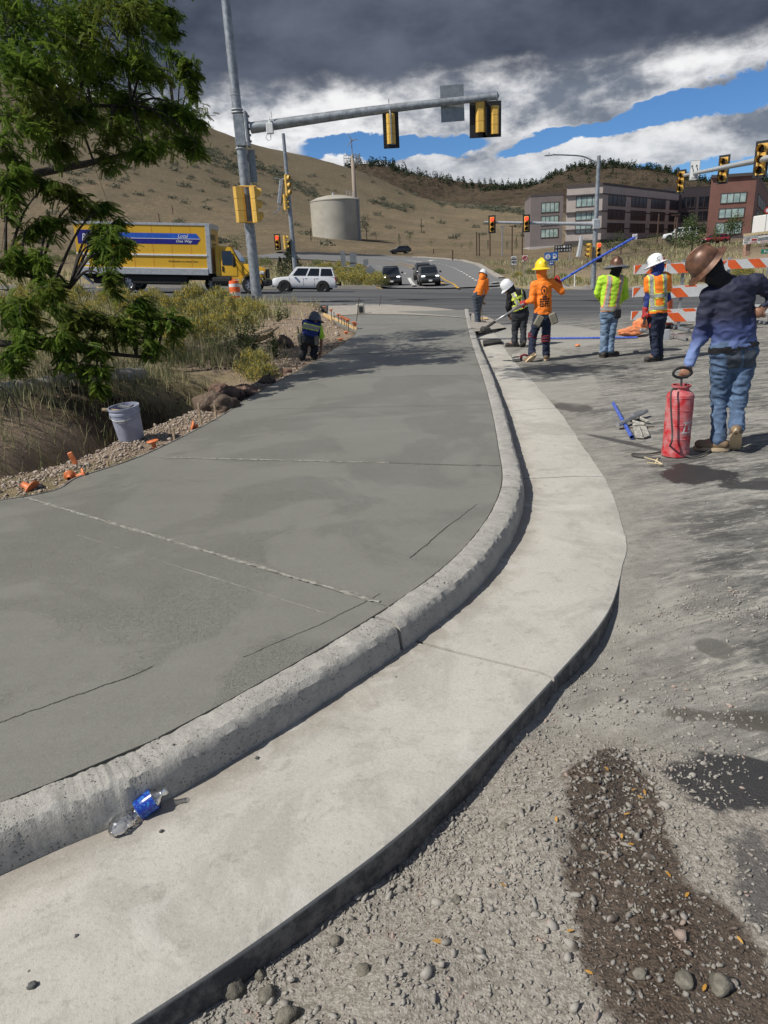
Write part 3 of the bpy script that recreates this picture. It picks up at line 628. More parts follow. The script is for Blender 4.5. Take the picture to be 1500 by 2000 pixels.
# gutter pan
OUT = crom([(-6.9, -3.3), (-3.8, -.7), (-2., .42), (-1.2, .90), (-.68, 1.24), (-.26, 1.57), (.12, 1.93), (.7, 2.64), (1.09, 3.16), tuple(G(1210, 1130)[:2]), tuple(G(1222, 1052)[:2]), tuple(G(1204, 990)[:2]), (1.86, 5.61), (2.02, 7.), (2.21, 8.76), (2.37, 10.86), (2.62, 14.), (3.1, 18.6), (3.75, 24.), (4.2, 27.5)])
gut = link('gutter', None, kind='structure')
joints = [((-6.6, -1.9), (-6.2, -2.8)), ((-2.4, 1.0), (-1.95, .45)), (G(812, 1257), G(1085, 1331)), (G(1030, 938), G(1180, 932)), (G(988, 806), G(1077, 799)), (G(962, 745), G(1040, 742)), (G(930, 655), G(985, 652)), ((3.15, 23.5), (3.7, 23.6))]
for i in range(len(joints)-1):
    n = 40; A = resample(FACE, joints[i][0], joints[i+1][0], n); B = resample(OUT, joints[i][1], joints[i+1][1], n); A = A+(A-B)*.02
    V = []; c = 14; ga = .009
    for k in range(n+1):
        for j in range(c+1):
            p = A[k]+(B[k]-A[k])*j/c; 
            rag = 0
            if j == c and B[k][1] > 3.5: d = B[k]-A[k]; rag = float(fbm(np.array([B[k][0]]), np.array([B[k][1]]), 2.5, 4, 3)[0])*.025; p = p+d/np.linalg.norm(d)*rag
            hh = .012+.010*(abs(j/c-.25))**1.5*2+(-.014 if j == c else 0)*1.; flush = float(sst((B[k][1]-3.0)/.8)); hh = hh*(1-flush*(max(0, j/c-.5)*2)**2)+.0015*flush
            V.append((p[0], p[1], hh))
        d = B[k]-A[k]; p = V[-1]; q = d/np.linalg.norm(d); V.append((p[0]+q[0]*.006, p[1]+q[1]*.006, -.014)); V.append((p[0]+q[0]*.012, p[1]+q[1]*.012, -.16))
    V = np.array(V).reshape(n+1, c+3, 3); u = V[1]-V[0]; V[0] += u/np.linalg.norm(u, axis=1)[:, None]*ga; u = V[-2]-V[-1]; V[-1] += u/np.linalg.norm(u, axis=1)[:, None]*ga
    F = [q[::-1] for q in grid(c+3, n+1)]; m_ = c+3
    base = len(V.reshape(-1, 3)); e0 = list(range(m_)); e1 = [n*m_+j for j in range(m_)]; Vv = V.reshape(-1, 3); lo0 = Vv[e0].copy(); lo0[:, 2] = -.16; lo1 = Vv[e1].copy(); lo1[:, 2] = -.16
    F += [(e0[j], e0[j+1], base+j+1, base+j) for j in range(m_-1)]+[(e1[j+1], e1[j], base+m_+j, base+m_+j+1) for j in range(m_-1)]
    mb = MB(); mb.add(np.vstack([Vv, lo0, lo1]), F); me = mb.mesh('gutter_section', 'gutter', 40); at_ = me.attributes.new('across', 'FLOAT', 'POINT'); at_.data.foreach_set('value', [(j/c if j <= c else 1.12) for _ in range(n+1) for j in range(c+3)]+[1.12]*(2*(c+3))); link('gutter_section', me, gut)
mb = MB(); A = resample(FACE, joints[0][0], joints[-1][0], 90); B = resample(OUT, joints[0][1], joints[-1][1], 90); V = np.empty((182, 3)); V[::2, :2] = A; V[1::2, :2] = B+(A-B)*.06; V[:, 2] = .0015
M['dark'] = mat('dark_joint_grit', (.085, .078, .066), .95, var=.2)  # dark grit bed that shows through the gutter joints
mb.add(V, [(2*i, 2*i+1, 2*i+3, 2*i+2) for i in range(90)]); mb.ob('gutter_bed', 'dark', gut)
# fresh white kerb return and ramp at the far end of the slab
rp_in = [G(640, 618, .16), G(700, 614, .16), G(760, 614, .16), G(830, 616, .16), G(905, 621, .16), G(914, 630, .16), G(925, 648, .16)]
rp_out = [G(642, 604, .12), G(700, 600, .12), G(760, 597, .1), G(830, 597, .08), G(900, 602, .06), G(950, 615, .04), G(988, 640, .03)]
A = crom([p[:2] for p in rp_in], 10); B = crom([p[:2] for p in rp_out], 10); V = []
for a, b in zip(A, B):
    for j in range(6): p = a+(b-a)*j/5; V.append((*p, .165+(float(roadz(b[0], b[1]))+.035-.165)*j/5))
    V.append((*b, -.2))
mb = MB(); mb.add(V, [q for q in grid(7, len(A))]); mb.ob('kerb_ramp', 'ramp', kind='structure', smooth=40)
# ================================================================== roadside steel and signals
M['galv'] = mat('galvanised_steel', (.30, .325, .345), .5, .35, var=.18, scale=5, bmp=.001)
M['galv2'] = mat('light_steel', (.50, .52, .53), .5, .3, var=.1)
M['sigy'] = mat('signal_yellow', (.72, .44, .09), .5, var=.06)
M['sigk'] = mat('matt_black', (.018, .018, .02), .6, var=.1)
M['lensoff'] = mat('dark_lens', (.02, .012, .01), .25, var=.1)
M['lensred'] = mat('lit_red_lens', (.7, .02, .01), .4, var=.05, emit=(1, .05, .03), es=2.2)
M['signback'] = mat('sign_back_aluminium', (.27, .285, .29), .45, .5, var=.1)
M['white'] = mat('white_paint', (.74, .74, .72), .45, var=.05)
M['offw'] = mat('white_sheeting', (.70, .70, .68), .5, var=.05)
M['black'] = mat('black_ink', (.02, .02, .022), .6, var=.05)
M['chrome'] = mat('bright_metal', (.6, .6, .6), .25, .9, var=.1)
UPV = np.array([0, 0, 1.])
def signal(parent, c, f, sec=.355, n=3, plate=True, lit=None, hang=None, name='signal_head', wplate=.19):
    # c: centre of the housing back, f: direction the lenses look
    f = np.array([f[0], f[1], 0.]); f /= np.linalg.norm(f); r_ = np.cross(f, UPV); B = np.column_stack([r_, f, UPV]); c = np.array(c); H = n*sec; w_ = sec*.95
    mb = MB()
    # faceted back shell
    pr = [(-w_/2, .0), (-w_/2, -.10), (-w_*.28, -.20), (w_*.28, -.20), (w_/2, -.10), (w_/2, 0)]
    for k in range(n):
        z0 = -H/2+k*sec+.006; z1 = z0+sec-.012
        V = [np.array([x, y, z]) for z in (z0, z1) for x, y in pr]; m_ = len(pr)
        mb.add(np.array(V)@B.T+c, [tuple(range(m_))[::-1], tuple(range(m_, 2*m_))]+[(i, (i+1) % m_, m_+(i+1) % m_, m_+i) for i in range(m_)])
    mb.box(c+B@np.array([0, -.06, 0]), (w_*.7, .10, H*.99), B)
    h = mb.ob(name, 'sigy', parent)
    for k in range(n):
        zc = -H/2+(k+.5)*sec; R0 = sec*.42; pts = []; mv = MB(); m = 12; V = []
        for j in range(m+1):
            a = R(-40)+R(260)*j/m
            V += [(math.cos(a)*R0, 0.01, zc+math.sin(a)*R0), (math.cos(a)*R0, .26-.07*(math.sin(a) < 0), zc+math.sin(a)*R0*.98-.015)]
        V = np.array(V); V2 = V*np.array([.95, 1, 1])+np.array([0, 0, 0]); V2[:, 2] = (V[:, 2]-zc)*.95+zc; nn = len(V)
        F = [(2*i, 2*i+1, 2*i+3, 2*i+2) for i in range(m)]; F2 = [tuple(nn+q for q in f_[::-1]) for f_ in F]
        mv.add(np.vstack([V, V2])@B.T+c, F+F2); mv.ob('visor', 'sigy', h, smooth='all')
        ml = MB(); ml.lathe([(0.001, .03), (R0*.6, .022), (R0*.93, .004)], c+B@np.array([0, .004, zc]), 16, B@np.column_stack([[1, 0, 0], [0, 0, -1], [0, 1, 0]]).astype(float), cap=False)
        ml.ob('lens', 'lensred' if lit == n-1-k else 'lensoff', h, smooth='all')
    if plate:
        mp = MB(); pw = w_/2+wplate; ph = H/2+wplate; t = .012
        for x0, x1, z0, z1 in ((-pw, -w_/2, -ph, ph), (w_/2, pw, -ph, ph), (-w_/2, w_/2, H/2, ph), (-w_/2, w_/2, -ph, -H/2)):
            mp.box(c+B@np.array([(x0+x1)/2, -.01, (z0+z1)/2]), (x1-x0, t, z1-z0), B)
        for k in range(12):
            for sx in (-1, 1): mp.box(c+B@np.array([sx*(w_/2+wplate*.55), -.022, -ph+.08+(2*ph-.16)*k/11]), (wplate*.7, .012, .02), B)
        mp.ob('backplate', 'sigk', h)
    return h
# ---- near mast pole
YP = 35.0
pb = GT(503, 590); pb = np.array([P(503, 590, YP)[0], YP, 0.]); pb[2] = roadz(pb[0], pb[1])+.05
t1 = empty('traffic_signal_pole', pb, label='tall grey signal pole at left with long mast arm reaching over the road', cat='signal pole')
def rel(p, b=pb): return np.array(p)-b
top = pb+np.array([0, 0, 15.2]); mb = MB()
mb.tube([rel(pb), rel(pb)+(0, 0, 8), rel(top)], [.25, .21, .165], 16)
mb.ob('pole', 'galv', t1, smooth=25)
mb = MB(); mb.lathe([(.33, -.2), (.33, .04), (.26, .06)], (0, 0, 0), 16); 
for k in range(4): mb.tube([(.29*math.cos(k*1.57+.8), .29*math.sin(k*1.57+.8), .0), (.29*math.cos(k*1.57+.8), .29*math.sin(k*1.57+.8), .14)], .025, 6)
mb.ob('base_plate', 'galv', t1)
aS = rel(P(490, 250, YP)); aE = rel(P(969, 188, YP-.6)); aM = (aS+aE)/2+np.array([0, 0, .06])
mb = MB(); mb.tube(crom([aS, aM, aE], 8), np.linspace(.235, .135, 17), 16); arm = mb.ob('mast_arm', 'galv', t1, smooth=25)
mb = MB(); d = (aE-aS)/np.linalg.norm(aE-aS); mb.tube([aE, aE+d*.03, aE+d*.14], [.20, .20, .02], 12); mb.ob('end_cap', 'galv', arm)
zc = aS[2]
mb = MB(); mb.box((.05, -.24, zc-.1), (.46, .10, 1.25), bev=.02); mb.box((.36, -.02, zc-.05), (.10, .62, 1.4), bev=.02); mb.ob('arm_clamp_plate', 'galv', t1)
for dz in (.62, .74, -.80): mb = MB(); mb.lathe([(.26, dz-.025+zc), (.275, dz+zc), (.26, dz+.025+zc)], (0, 0, 0), 16); mb.ob('band', 'galv2', t1)
for dz in (1.3, -1.35, -2.6, -4.2): mb = MB(); mb.lathe([(.215, dz-.01+zc), (.224, dz+zc), (.215, dz+.01+zc)], (0, 0, 0), 16); mb.ob('band', 'galv2', t1)
for dz in (-.5, -.25, 0, .25, .5):
    for sy in (-.2, .2): mb = MB(); mb.tube([(.40, sy, zc+dz), (.47, sy, zc+dz)], .05, 6); mb.ob('bolt', 'galv', t1)
mb = MB(); q = rel(P(483, 325, YP+.35)); mb.box(q, (.80, .02, 1.35), bev=.0); mb.ob('sign_panel', 'signback', t1, label='back of a sign panel fixed behind the pole')
mb = MB(); q = rel(P(883.5, 202, YP-.25)); mb.box(q, (1.03, .02, 1.42), frame((1, 0, .02)), bev=.0); mb.ob('sign_panel', 'signback', arm, label='back of a blank sign panel on the mast arm')
def armpt(px): 
    t = (px-490)/479; c = crom([aS, aM, aE], 8); k = t*(len(c)-1); i = int(k); return c[i]+(c[i+1]-c[i])*(k-i)
a1 = armpt(763)
signal(t1, rel(P(763.5, 252.5, YP-.35)), (0, 1), sec=.40, wplate=.16)
mb = MB(); q = rel(P(763.5, 252.5, YP-.35)); mb.box(q+(0, -.24, 0), (.05, .06, 1.15)); mb.tube([q+(0, -.24, .5), a1+(0, 0, .15)], .04, 8); mb.tube([a1+(0, 0, .2), a1+(0, 0, .38)], .02, 6); mb.ob('signal_bracket', 'galv', arm)
s5 = signal(t1, rel(P(938, 227, YP-.35)), (0, 1), sec=.43, wplate=.12, plate=False)
signal(t1, rel(P(966, 235, YP-.35)), (0, 1), sec=.37, n=3, plate=False)
q = rel(P(948, 231, YP-.30)); mb = MB()
mb.box(q+(.30, .01, -.05), (.8, .012, 1.42), bev=0); mb.box(q+(-.32, .01, .05), (.75, .012, 1.62), bev=0); mb.box(q+(-.0, -.25, .0), (.05, .06, 1.4)); mb.ob('backplate', 'sigk', t1)
mb = MB(); q = rel(P(527, 251, YP-.4)); mb.box(q, (.30, .22, .42), bev=.02); mb.tube([q+(0, 0, .2), q+(0, .1, .45)], .03, 6); mb.tube([q+(-.12, 0, -.2), q+(-.22, 0, -.33), q+(-.12, 0, -.48), q+(.0, 0, -.42), q+(.02, 0, -.2)], .02, 6); mb.tube([q+(.1, .1, .42), q+(.1, .1, .68)], .025, 6); mb.ob('camera_box', 'white', arm)
for px, w_, fx_ in ((468.5, 0, -.25), (500, 0, .9)):
    signal(t1, rel(P(px, 400, YP-.5)), (fx_, 1-abs(fx_)*.6), sec=.50, plate=False)
for zz_ in (364, 434): q0 = rel(P(466, zz_, YP-.45)); q1 = rel(P(500, zz_, YP-.45)); mb = MB(); mb.tube([q0, q1], .035, 6); mb.ob('signal_bracket', 'sigy', t1)
# ---- far pole behind the white vehicle
Y2 = 67.; b2 = P(578, 545, Y2); b2 = np.array([b2[0], Y2, Z1(b2[0], Y2)]); t2 = empty('traffic_signal_pole', b2, label='slim grey signal pole rising behind the white sport utility vehicle', cat='signal pole')
r2 = lambda p: np.array(p)-b2
mb = MB(); tp = r2(P(530, 262, Y2)); mb.tube([(0, 0, -.3), (0, 0, 4), (0, 0, tp[2])], [.20, .2, .14], 10); mb.ob('pole', 'galv', t2, smooth=30)
for (px, py, f_, sc, lit) in ((562, 362, (1, -.35), .56, None), (558, 395, (1, .2), .42, None), (542, 473, (-.1, -1), .38, 0), (558, 473, (1, .1), .38, None)):
    signal(t2, r2(P(px, py, Y2-.3)), f_, sec=sc, plate=(lit == 0), lit=lit, wplate=.1)
mb = MB()
A_ = r2(P(536, 348, Y2)); B_ = r2(P(551, 350, Y2)); C_ = r2(P(543, 412, Y2)); mb.tube([A_, B_, C_, r2(P(534, 417, Y2))], .05, 6); mb.tube([B_, r2(P(546, 398, Y2))], .22, 6); mb.tube([B_, r2(P(562, 348, Y2))], .07, 6); mb.tube([r2(P(545, 412, Y2)), r2(P(556, 380, Y2))], .05, 6)
mb.ob('signal_bracket', 'galv', t2)
# ---- right pole with street light and arm
Y3 = 54.6; b3 = P(1158, 560, Y3); b3 = np.array([b3[0], Y3, roadz(b3[0], Y3)+.15]); t3 = empty('street_light_pole', b3, label='grey pole on the far corner with street light and signal arm to the left', cat='street light')
r3 = lambda p: np.array(p)-b3
tz = r3(P(1170, 304, Y3))[2]; mb = MB(); mb.tube([(0, 0, -.2), (0, 0, 5), (0, 0, tz)], [.19, .17, .13], 12); mb.lathe([(.25, -.1), (.25, .12), (.2, .14)], (0, 0, 0), 12); mb.ob('pole', 'galv', t3, smooth=30)
mb = MB(); mb.tube(crom([(0, 0, tz-.5), r3(P(1140, 306, Y3)), r3(P(1110, 303, Y3)), r3(P(1078, 302, Y3))], 6), .05, 8); la = mb.ob('luminaire_arm', 'galv', t3)
mb = MB(); q = r3(P(1072, 303, Y3)); mb.box(q, (.62, .26, .10), bev=.04); mb.tube([q+(0, 0, .05), q+(0, 0, .16)], .05, 8); mb.ob('lamp_head', 'galv2', la)
mb = MB(); a0 = np.array([0, 0, r3(P(1161, 438, Y3))[2]]); a1 = r3(P(946, 434, Y3)); mb.tube([a0, a1], [.14, .075], 12); mb.box(a0, (.5, .5, .7), bev=.05); mb.ob('mast_arm', 'galv2', t3, smooth=30)
signal(t3, r3(P(961, 438, Y3-.3)), (-.15, -1), sec=.33, lit=0, wplate=.10); signal(t3, r3(P(1028, 436.5, Y3-.3)), (-.15, -1), sec=.33, lit=0, wplate=.10)
signal(t3, r3(P(1150, 489, Y3-.3)), (-1, -.3), sec=.33, plate=False); signal(t3, r3(P(1169.5, 488, Y3-.3)), (-.2, -1), sec=.33, lit=0, plate=False)
mb = MB(); mb.tube([r3(P(1148, 478, Y3)), r3(P(1170, 476, Y3))], .04, 6); mb.ob('signal_bracket', 'sigk', t3); mb = MB(); mb.box(r3(P(1170, 507, Y3)), (.38, .25, .4), bev=.03); mb.ob('control_box', 'sigk', t3)
# ---- right-hand mast arm, its pole stands beyond the right edge
Aa = P(1335, 343, 44.); Ab = P(1487, 312, 32.); C3 = Aa+(Ab-Aa)*1.75; b4 = np.array([C3[0], C3[1], roadz(C3[0], C3[1])]); t4 = empty('traffic_signal_pole', b4, label='signal pole whose arm with three yellow signals enters at the right edge', cat='signal pole')
r4 = lambda p: np.array(p)-b4
mb = MB(); mb.tube([(0, 0, -.2), (0, 0, 7.2)], [.2, .17], 12); mb.ob('pole', 'galv', t4, smooth=30)
mb = MB(); mb.tube([r4(Aa), r4(C3)], [.085, .16], 12); am4 = mb.ob('mast_arm', 'galv2', t4, smooth=30)
for (px, py, yy, sc) in ((1327, 355, 44., .355), (1410, 331, 38.5, .375), (1484, 311, 32., .40)): signal(t4, r4(P(px+3, py, yy-.1)), (-.62, -.55), sec=sc, wplate=.10, plate=True)
sg = r4(P(1357, 332, 41.8)); nrm = np.array([-.35, -.94, 0]); F4 = np.column_stack([np.cross(UPV, -nrm)*-1, -nrm, UPV]); xr = np.array([.94, -.35, 0])
mb = MB(); mb.box(sg, (.50, .02, .98), np.column_stack([xr, -nrm, UPV])); sp = mb.ob('lane_sign', 'offw', t4, label='white sign with two black arrows curving left')
mb = MB(); F_ = lambda u, v, o=.014: sg+xr*u+UPV*v+nrm*o
for du in (-.10, .12): mb.tube([F_(du+.03, -.20), F_(du+.03, -.02), F_(du-.03, .14)], .022, 6); mb.add([F_(du-.10, .13), F_(du+.03, .20), F_(du-.06, .26)], [(0, 1, 2)])
add_text(mb, 'ONLY', F_(0, -.38), xr, UPV, .26, .10)
for u0, v0, w_, h_ in ((0, .465, .47, .012), (0, -.465, .47, .012), (-.235, 0, .012, .94), (.235, 0, .012, .94)): mb.box(F_(u0, v0, .011), (w_, .004, h_), np.column_stack([xr, -nrm, UPV]))
mb.ob('lane_arrows', 'black', sp)
# ================================================================== tank, tower
M['tank'] = mat('tank_paint', (.40, .375, .315), .75, var=.08, scale=.25); M['rust'] = mat('tower_wood', (.33, .27, .22), .8, var=.1)
yt = 226.; tb = P(658, 459, yt); tr = 45.5*(yt*.97)/FPX; bz = Z1(tb[0], tb[1]-tr)-1.; tb = np.array([tb[0], yt, bz])
tk = empty('water_tank', tb, label='large round beige water tank at the foot of the hill', cat='water tank')
hz_ = P(658, 392, yt)[2]-bz
mb = MB(); mb.lathe([(tr, 0), (tr, hz_)], (0, 0, 0), 56, cap=False); mb.ob('shell', 'tank', tk, smooth=20)
mb = MB(); mb.lathe([(tr+.12, hz_-.25), (tr+.12, hz_), (tr*.75, hz_+.85), (tr*.4, hz_+1.35), (.01, hz_+1.55)], (0, 0, 0), 56, cap=False); mb.ob('roof', 'tank', tk, smooth=20)
mb = MB(); mb.tube([(-.3, 0, hz_+1.4), (-.3, 0, hz_+2.2)], .35, 8)
for k in range(5): a = R(-50+k*14); mb.tube([(tr*.8*math.cos(a), tr*.8*math.sin(a), hz_+.3), (tr*.8*math.cos(a), tr*.8*math.sin(a), hz_+2.)], .05, 4)
mb.tube([(tr*.8*math.cos(R(-50+k*14)), tr*.8*math.sin(R(-50+k*14)), hz_+2.) for k in range(5)], .06, 4); mb.tube([(tr*.8*math.cos(R(-50+k*14)), tr*.8*math.sin(R(-50+k*14)), hz_+1.4) for k in range(5)], .05, 4); mb.ob('roof_railing', 'galv2', tk)
mb = MB(); mb.tube([(tr*.9, -tr*.46, 0), (tr*.9, -tr*.46, hz_+.5)], .12, 6); mb.tube([(tr*.95, -tr*.36, 0), (tr*.95, -tr*.36, hz_+.5)], .12, 6); mb.ob('ladder', 'galv', tk)
yc = 236.; cb = P(697, 455, yc); cb[2] = Z1(cb[0], cb[1])-.5; ct = P(687.5, 303, yc); tw = empty('cell_tower', cb, label='tan mobile phone mast with antennas and a small wind turbine behind the tank', cat='phone mast')
Ht = ct[2]-cb[2]; mb = MB(); mb.tube([(0, 0, 0), (0, 0, Ht)], [.75, .5], 12); mb.ob('pole', 'rust', tw, smooth='all')
mb = MB(); mb.tube([(0, 0, Ht-.5), (0, 0, Ht+4.2)], .14, 6); mb.ob('turbine_mast', 'galv', tw)
for k, (dx, dz) in enumerate(((-2.6, -.3), (-2.0, .3), (-1.2, -.1), (1.0, .1), (1.7, -.5), (2.2, .2), (.3, .3), (-.4, -.3))):
    mb = MB(); mb.box((dx, -.8+(k % 3)*.8, Ht-1.0+dz), (.38, .25, 2.5 if k % 2 else 2.1), bev=.05); mb.ob('antenna', 'white' if k < 3 else 'galv', tw)
mb = MB(); mb.tube([(-2.6, 0, Ht-.8), (2.2, 0, Ht-.8)], .12, 6); mb.tube([(-2.6, 0, Ht), (2.2, 0, Ht)], .1, 6); mb.tube([(0, -1.2, Ht-.4), (0, 1.2, Ht-.4)], .12, 6); mb.ob('antenna_frame', 'galv', tw)
hub = np.array([0, -.4, Ht+4.0])
mb = MB(); mb.tube([hub+(-.2, 0, 0), hub+(.5, .3, 0)], .22, 8); hb = mb.ob('turbine_hub', 'galv', tw)
for a in (115, 5, 235): d = np.array([math.cos(R(a)), 0, math.sin(R(a))]); mb = MB(); mb.tube([hub, hub+d*1.0, hub+d*2.2], [.14, .13, .04], 6); mb.ob('blade', 'galv', hb)
# ================================================================== buildings
M['b_tan'] = mat('tan_stucco', (.47, .415, .375), .85, var=.05, scale=.3); M['b_grey'] = mat('mauve_grey_cladding', (.195, .17, .165), .8, var=.06, scale=.3)
M['b_red'] = mat('red_brown_panels', (.215, .105, .082), .75, var=.1, scale=.3); M['b_dark'] = mat('dark_cladding', (.095, .08, .082), .8, var=.06); M['coping'] = mat('dark_coping', (.09, .075, .07), .7)
M['b_pale'] = mat('pale_block_base', (.45, .43, .41), .85)
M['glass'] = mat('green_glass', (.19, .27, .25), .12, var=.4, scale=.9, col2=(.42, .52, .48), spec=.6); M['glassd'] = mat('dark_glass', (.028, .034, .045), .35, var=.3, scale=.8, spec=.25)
def facade_windows(parent, o, u, specs, zb, matg):
    n_ = np.array([u[1], -u[0], 0.]); 
    for (u0, u1, z0, z1, npn) in specs:
        c = o+u*(u0+u1)/2+UPV*((z0+z1)/2+zb)+n_*.03; Fm = np.column_stack([u, -n_, UPV]); mb = MB(); L = u1-u0; H = z1-z0
        for dz in (-H/2, H/2): mb.box(c+UPV*dz, (L+.2, .16, .16), Fm)
        for k in range(npn+1): mb.box(c+u*(-L/2+L*k/npn), (.13, .14, H), Fm)
        fr = mb.ob('window', 'coping', parent); fr.data.materials[0] = M['coping']
        for k in range(npn):
            mb = MB(); wv_ = [.5+.5*random.random() for _ in range(2)]
            mb.box(c+u*(-L/2+L*(k+.5)/npn)-n_*.0, (L/npn-.12, .06, H-.1), Fm); mb.ob('pane', matg if (k+int(u0)) % 3 or matg == 'glass' else 'glassd', fr)
def block(name, label, corner_px, ycor, u1, u2, px1, px2, zt_py, zb_py, wallm, specs1, specs2, ledges=(), extra=None, cop='coping', z_win=0., cap2=120.):
    c = P(corner_px[0], corner_px[1], ycor); base = c.copy(); zb = P(corner_px[0], zb_py, ycor)[2]; ztp = P(corner_px[0], zt_py, ycor)[2]
    o = np.array([c[0], c[1], zb]); root = empty(name, o, label=label, cat='building'); H = ztp-zb
    def hit(u, px):   # length along u until picture column px (taken at mid height)
        pm = (zt_py+zb_py)/2; best = None
        for L in np.linspace(1, 120, 2400):
            q = o+u*L+UPV*H/2; v = q-np.array([0, 0, CH]); zc_ = v@FW; x_ = 750+FPX*(v@RT)/zc_
            if (px < corner_px[0] and x_ <= px) or (px > corner_px[0] and x_ >= px): return L
        return 120.
    L1 = hit(u1, px1); L2 = min(hit(u2, px2), cap2); fp = [np.zeros(3), u1*L1, u1*L1+u2*L2, u2*L2]
    mb = MB(); mb.prism([q for q in fp], (0, 0, -6), (0, 0, H)); wl = mb.ob('wall', wallm, root)
    cxy = (u1*L1+u2*L2)/2
    mb = MB(); mb.prism([(q-cxy)*1.008+cxy for q in fp], (0, 0, H), (0, 0, H+.55)); mb.ob('roof', cop, root)
    for z0, z1, mm in ledges:
        mb = MB(); mb.prism([(q-cxy)*(1+.5/np.linalg.norm(cxy))+cxy for q in fp], (0, 0, z0), (0, 0, z1)); mb.ob('ledge', mm, root)
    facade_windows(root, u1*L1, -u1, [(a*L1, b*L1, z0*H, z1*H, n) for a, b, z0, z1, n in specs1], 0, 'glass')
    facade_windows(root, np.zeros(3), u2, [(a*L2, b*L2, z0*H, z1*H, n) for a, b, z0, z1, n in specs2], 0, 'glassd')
    return root, L1, L2, H
def U(a): return np.array([math.sin(R(a)), math.cos(R(a)), 0.])
fl = ((.15, .32), (.40, .57), (.66, .84))
block('hotel_wing', 'mauve grey four-storey wing at the left end of the office row', (1098, 470), 178., U(-84), U(6), 1036, 1107, 381, 486, 'b_grey', [(.33, .86, a+.06, b+.06, 4) for a, b in ((.17, .33), (.40, .57), (.64, .82))], [], ledges=[(-6, .8, 'b_pale')], cap2=14.)
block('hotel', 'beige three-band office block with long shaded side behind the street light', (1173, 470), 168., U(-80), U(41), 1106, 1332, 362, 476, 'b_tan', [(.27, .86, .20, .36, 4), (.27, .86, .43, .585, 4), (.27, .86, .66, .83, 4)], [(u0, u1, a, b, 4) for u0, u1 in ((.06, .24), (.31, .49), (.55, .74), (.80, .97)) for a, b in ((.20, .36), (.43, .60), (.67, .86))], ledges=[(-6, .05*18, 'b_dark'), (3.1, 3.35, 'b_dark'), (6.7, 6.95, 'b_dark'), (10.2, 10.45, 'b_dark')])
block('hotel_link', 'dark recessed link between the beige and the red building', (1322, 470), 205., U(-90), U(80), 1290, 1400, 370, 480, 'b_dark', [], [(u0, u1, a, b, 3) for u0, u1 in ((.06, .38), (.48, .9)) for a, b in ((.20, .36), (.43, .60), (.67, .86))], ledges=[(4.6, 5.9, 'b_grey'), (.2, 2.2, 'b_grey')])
block('red_office', 'red brown panelled office building near the right edge', (1466, 455), 150., U(-80), U(30), 1384, 1560, 343, 462, 'b_red', [(.25, .81, .58, .74, 4), (.24, .80, .335, .49, 4), (.20, .78, .06, .26, 3)], [(.1, .45, .56, .76, 3), (.55, .9, .56, .76, 3), (.1, .5, .28, .48, 3), (.55, .9, .28, .48, 3)], ledges=[(-6, .35, 'b_dark')])
# ================================================================== vehicles
M['tyre'] = mat('tyre_rubber', (.022, .022, .022), .85, var=.2); M['rimk'] = mat('black_rim', (.035, .035, .037), .4, .5); M['rims'] = mat('silver_rim', (.45, .45, .46), .35, .8)
M['cwin'] = mat('car_glass', (.012, .014, .016), .06, var=.1, spec=.8); M['under'] = mat('dark_chassis', (.015, .015, .015), .8)
M['hlit'] = mat('lit_headlamp', (.9, .9, .88), .2, emit=(1, 1, .95), es=3.); M['tail'] = mat('red_tail_lamp', (.28, .015, .012), .3); M['lampo'] = mat('clear_lamp', (.5, .5, .5), .15)
def paintm(n, c): M[n] = mat(n, c, .28, var=.03, coat=.8, spec=.5)
paintm('car_white', (.72, .73, .74)); paintm('car_charcoal', (.035, .042, .047)); paintm('car_grey', (.055, .062, .07)); paintm('car_black', (.018, .02, .022)); paintm('car_red', (.35, .02, .02)); paintm('car_silver', (.30, .31, .32))
def wheel(parent, c, rad, wd, side_, rimm='rimk', n=5):
    Rm = np.column_stack([[1, 0, 0], [0, 0, 1], [0, -1, 0]]).astype(float)*1.0
    mb = MB(); mb.lathe([(rad*.62, -wd/2), (rad*.92, -wd/2), (rad, -wd*.36), (rad, wd*.36), (rad*.92, wd/2), (rad*.62, wd/2), (rad*.6, wd*.3), (rad*.6, -wd*.3), (rad*.62, -wd/2)], c, 26, Rm, cap=False); w_ = mb.ob('wheel', 'tyre', parent, smooth=True)
    mb = MB(); y0 = side_*wd*.36; mb.lathe([(.01, -y0), (rad*.16, -y0), (rad*.2, -y0*.8), (rad*.6, -y0*.25)] if True else [], c, 20, Rm, cap=False)
    for k in range(n):
        a = 2*math.pi*k/n; q = np.array(c)+np.array([math.cos(a)*rad*.34, y0*.95, math.sin(a)*rad*.34]); mb.box(q, (rad*.55, .03, rad*.17), np.column_stack([[math.cos(a), 0, math.sin(a)], [0, 1, 0], [-math.sin(a), 0, math.cos(a)]]))
    mb.lathe([(rad*.56, -side_*wd*.42), (rad*.63, -side_*wd*.5), (rad*.64, -side_*wd*.3)], c, 24, Rm, cap=False)
    mb.ob('rim', rimm, w_, smooth=True); return w_
